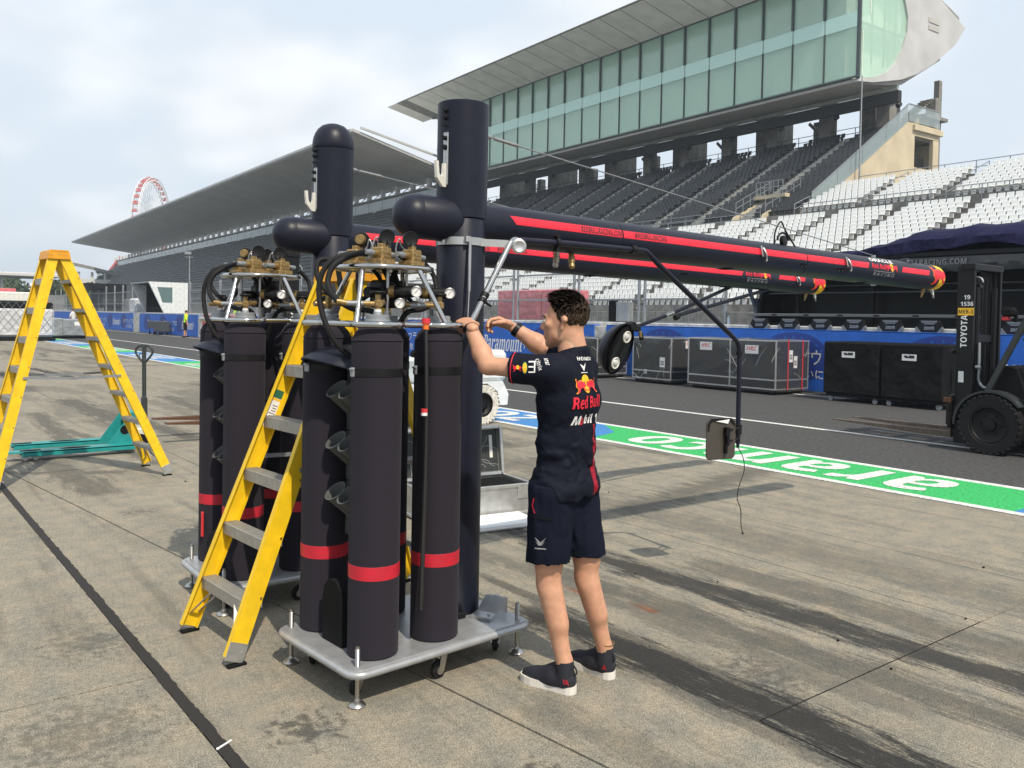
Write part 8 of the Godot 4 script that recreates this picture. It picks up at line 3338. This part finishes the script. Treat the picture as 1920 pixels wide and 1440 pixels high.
# ---------- sky, sun, camera
func sky_panorama() -> ImageTexture:
	var w := 768
	var h := 384
	var f := FastNoiseLite.new()
	f.seed = 17
	f.frequency = 1.0
	f.fractal_type = FastNoiseLite.FRACTAL_FBM
	f.fractal_octaves = 5
	var im := Image.create(w, h, false, Image.FORMAT_RGBF)
	for y in h:
		var el := PI / 2 - PI * (y + 0.5) / h
		var up := maxf(sin(el), 0.0)
		var clear := Color(0.575, 0.63, 0.675).lerp(Color(0.46, 0.54, 0.64), pow(up, 0.55))
		for x in w:
			var az := TAU * (x + 0.5) / w
			var d := V(cos(az) * cos(el), sin(el), sin(az) * cos(el))
			var q := d / (up + 0.22)
			var n := f.get_noise_3d(q.x * 1.1, q.y * 1.4, q.z * 1.1)
			var n2 := f.get_noise_3d(q.x * 3.2 + 7.0, q.y * 2.0, q.z * 3.2)
			var c := smoothstep(-0.22, 0.42, n + 0.25 * n2) * 0.82
			var cl := Color(0.74, 0.76, 0.79) * (0.92 + 0.2 * n2)
			var o := clear.lerp(cl, c)
			if el < 0.0:
				o = Color(0.30, 0.30, 0.29)
			im.set_pixel(x, y, o)
	return ImageTexture.create_from_image(im)

func _ready() -> void:
	var cam := Camera3D.new()
	cam.name = "camera"
	var near := 0.1
	cam.set_frustum(0.9 * near, Vector2(0, -83.0 / 1600.0 * near), near, 3000.0)
	var yaw := deg_to_rad(37.85)
	var pitch := deg_to_rad(1.4)
	var roll := deg_to_rad(1.09)
	var fw := V(sin(yaw) * cos(pitch), -sin(pitch), -cos(yaw) * cos(pitch))
	var r0 := V(cos(yaw), 0, sin(yaw))
	var u0 := r0.cross(fw)
	var rt := r0 * cos(roll) + u0 * sin(roll)
	cam.transform = Transform3D(Basis(rt, rt.cross(fw), -fw), V(0, 1.65, 0))
	add_child(cam)
	cam.current = true
	var env := Environment.new()
	env.background_mode = Environment.BG_SKY
	var sky := Sky.new()
	var pm := PanoramaSkyMaterial.new()
	pm.panorama = sky_panorama()
	pm.energy_multiplier = 1.3
	sky.sky_material = pm
	env.sky = sky
	env.tonemap_mode = Environment.TONE_MAPPER_LINEAR
	env.tonemap_exposure = 1.15
	env.sdfgi_enabled = true
	env.ssao_enabled = true
	env.ssil_enabled = true
	env.fog_enabled = true
	env.fog_light_color = Color(0.74, 0.79, 0.84)
	env.fog_density = 0.0006
	var we := WorldEnvironment.new()
	we.name = "world_environment"
	we.environment = env
	add_child(we)
	var sun := DirectionalLight3D.new()
	sun.name = "sun"
	sun.light_energy = 1.3
	sun.light_color = Color(1.0, 0.955, 0.88)
	sun.light_angular_distance = 0.9
	sun.shadow_enabled = true
	add_child(sun)
	sun.look_at_from_position(Vector3.ZERO, V(0.15, -1.18, -0.91))
	make_textures()
	make_materials()
	print("materials ", Time.get_ticks_msec())
	build_ground()
	build_wall()
	print("wall ", Time.get_ticks_msec())
	var sm := seat_mesh()
	white_stand(sm)
	main_stand(sm)
	roofed_stand(sm)
	print("stands ", Time.get_ticks_msec())
	ferris_wheel()
	backdrop()
	pit_stand()
	far_left()
	print("far ", Time.get_ticks_msec())
	gantry(true)
	gantry(false)
	print("gantries ", Time.get_ticks_msec())
	build_ladders()
	pallet_truck()
	forklift("white", "white forklift with white tyres and rusty forks behind the gantries", V(5.15, 0, -11.35), 0.0, 2.65, 1.35, 0.26)
	forklift("black", "black forklift with yellow number plate on its mast at right edge", V(12.36, 0, -4.93), -90.0, 1.55, 1.75, 0.2)
	build_cases()
	print("objects ", Time.get_ticks_msec())
	mechanic()
	print("mechanic ", Time.get_ticks_msec())
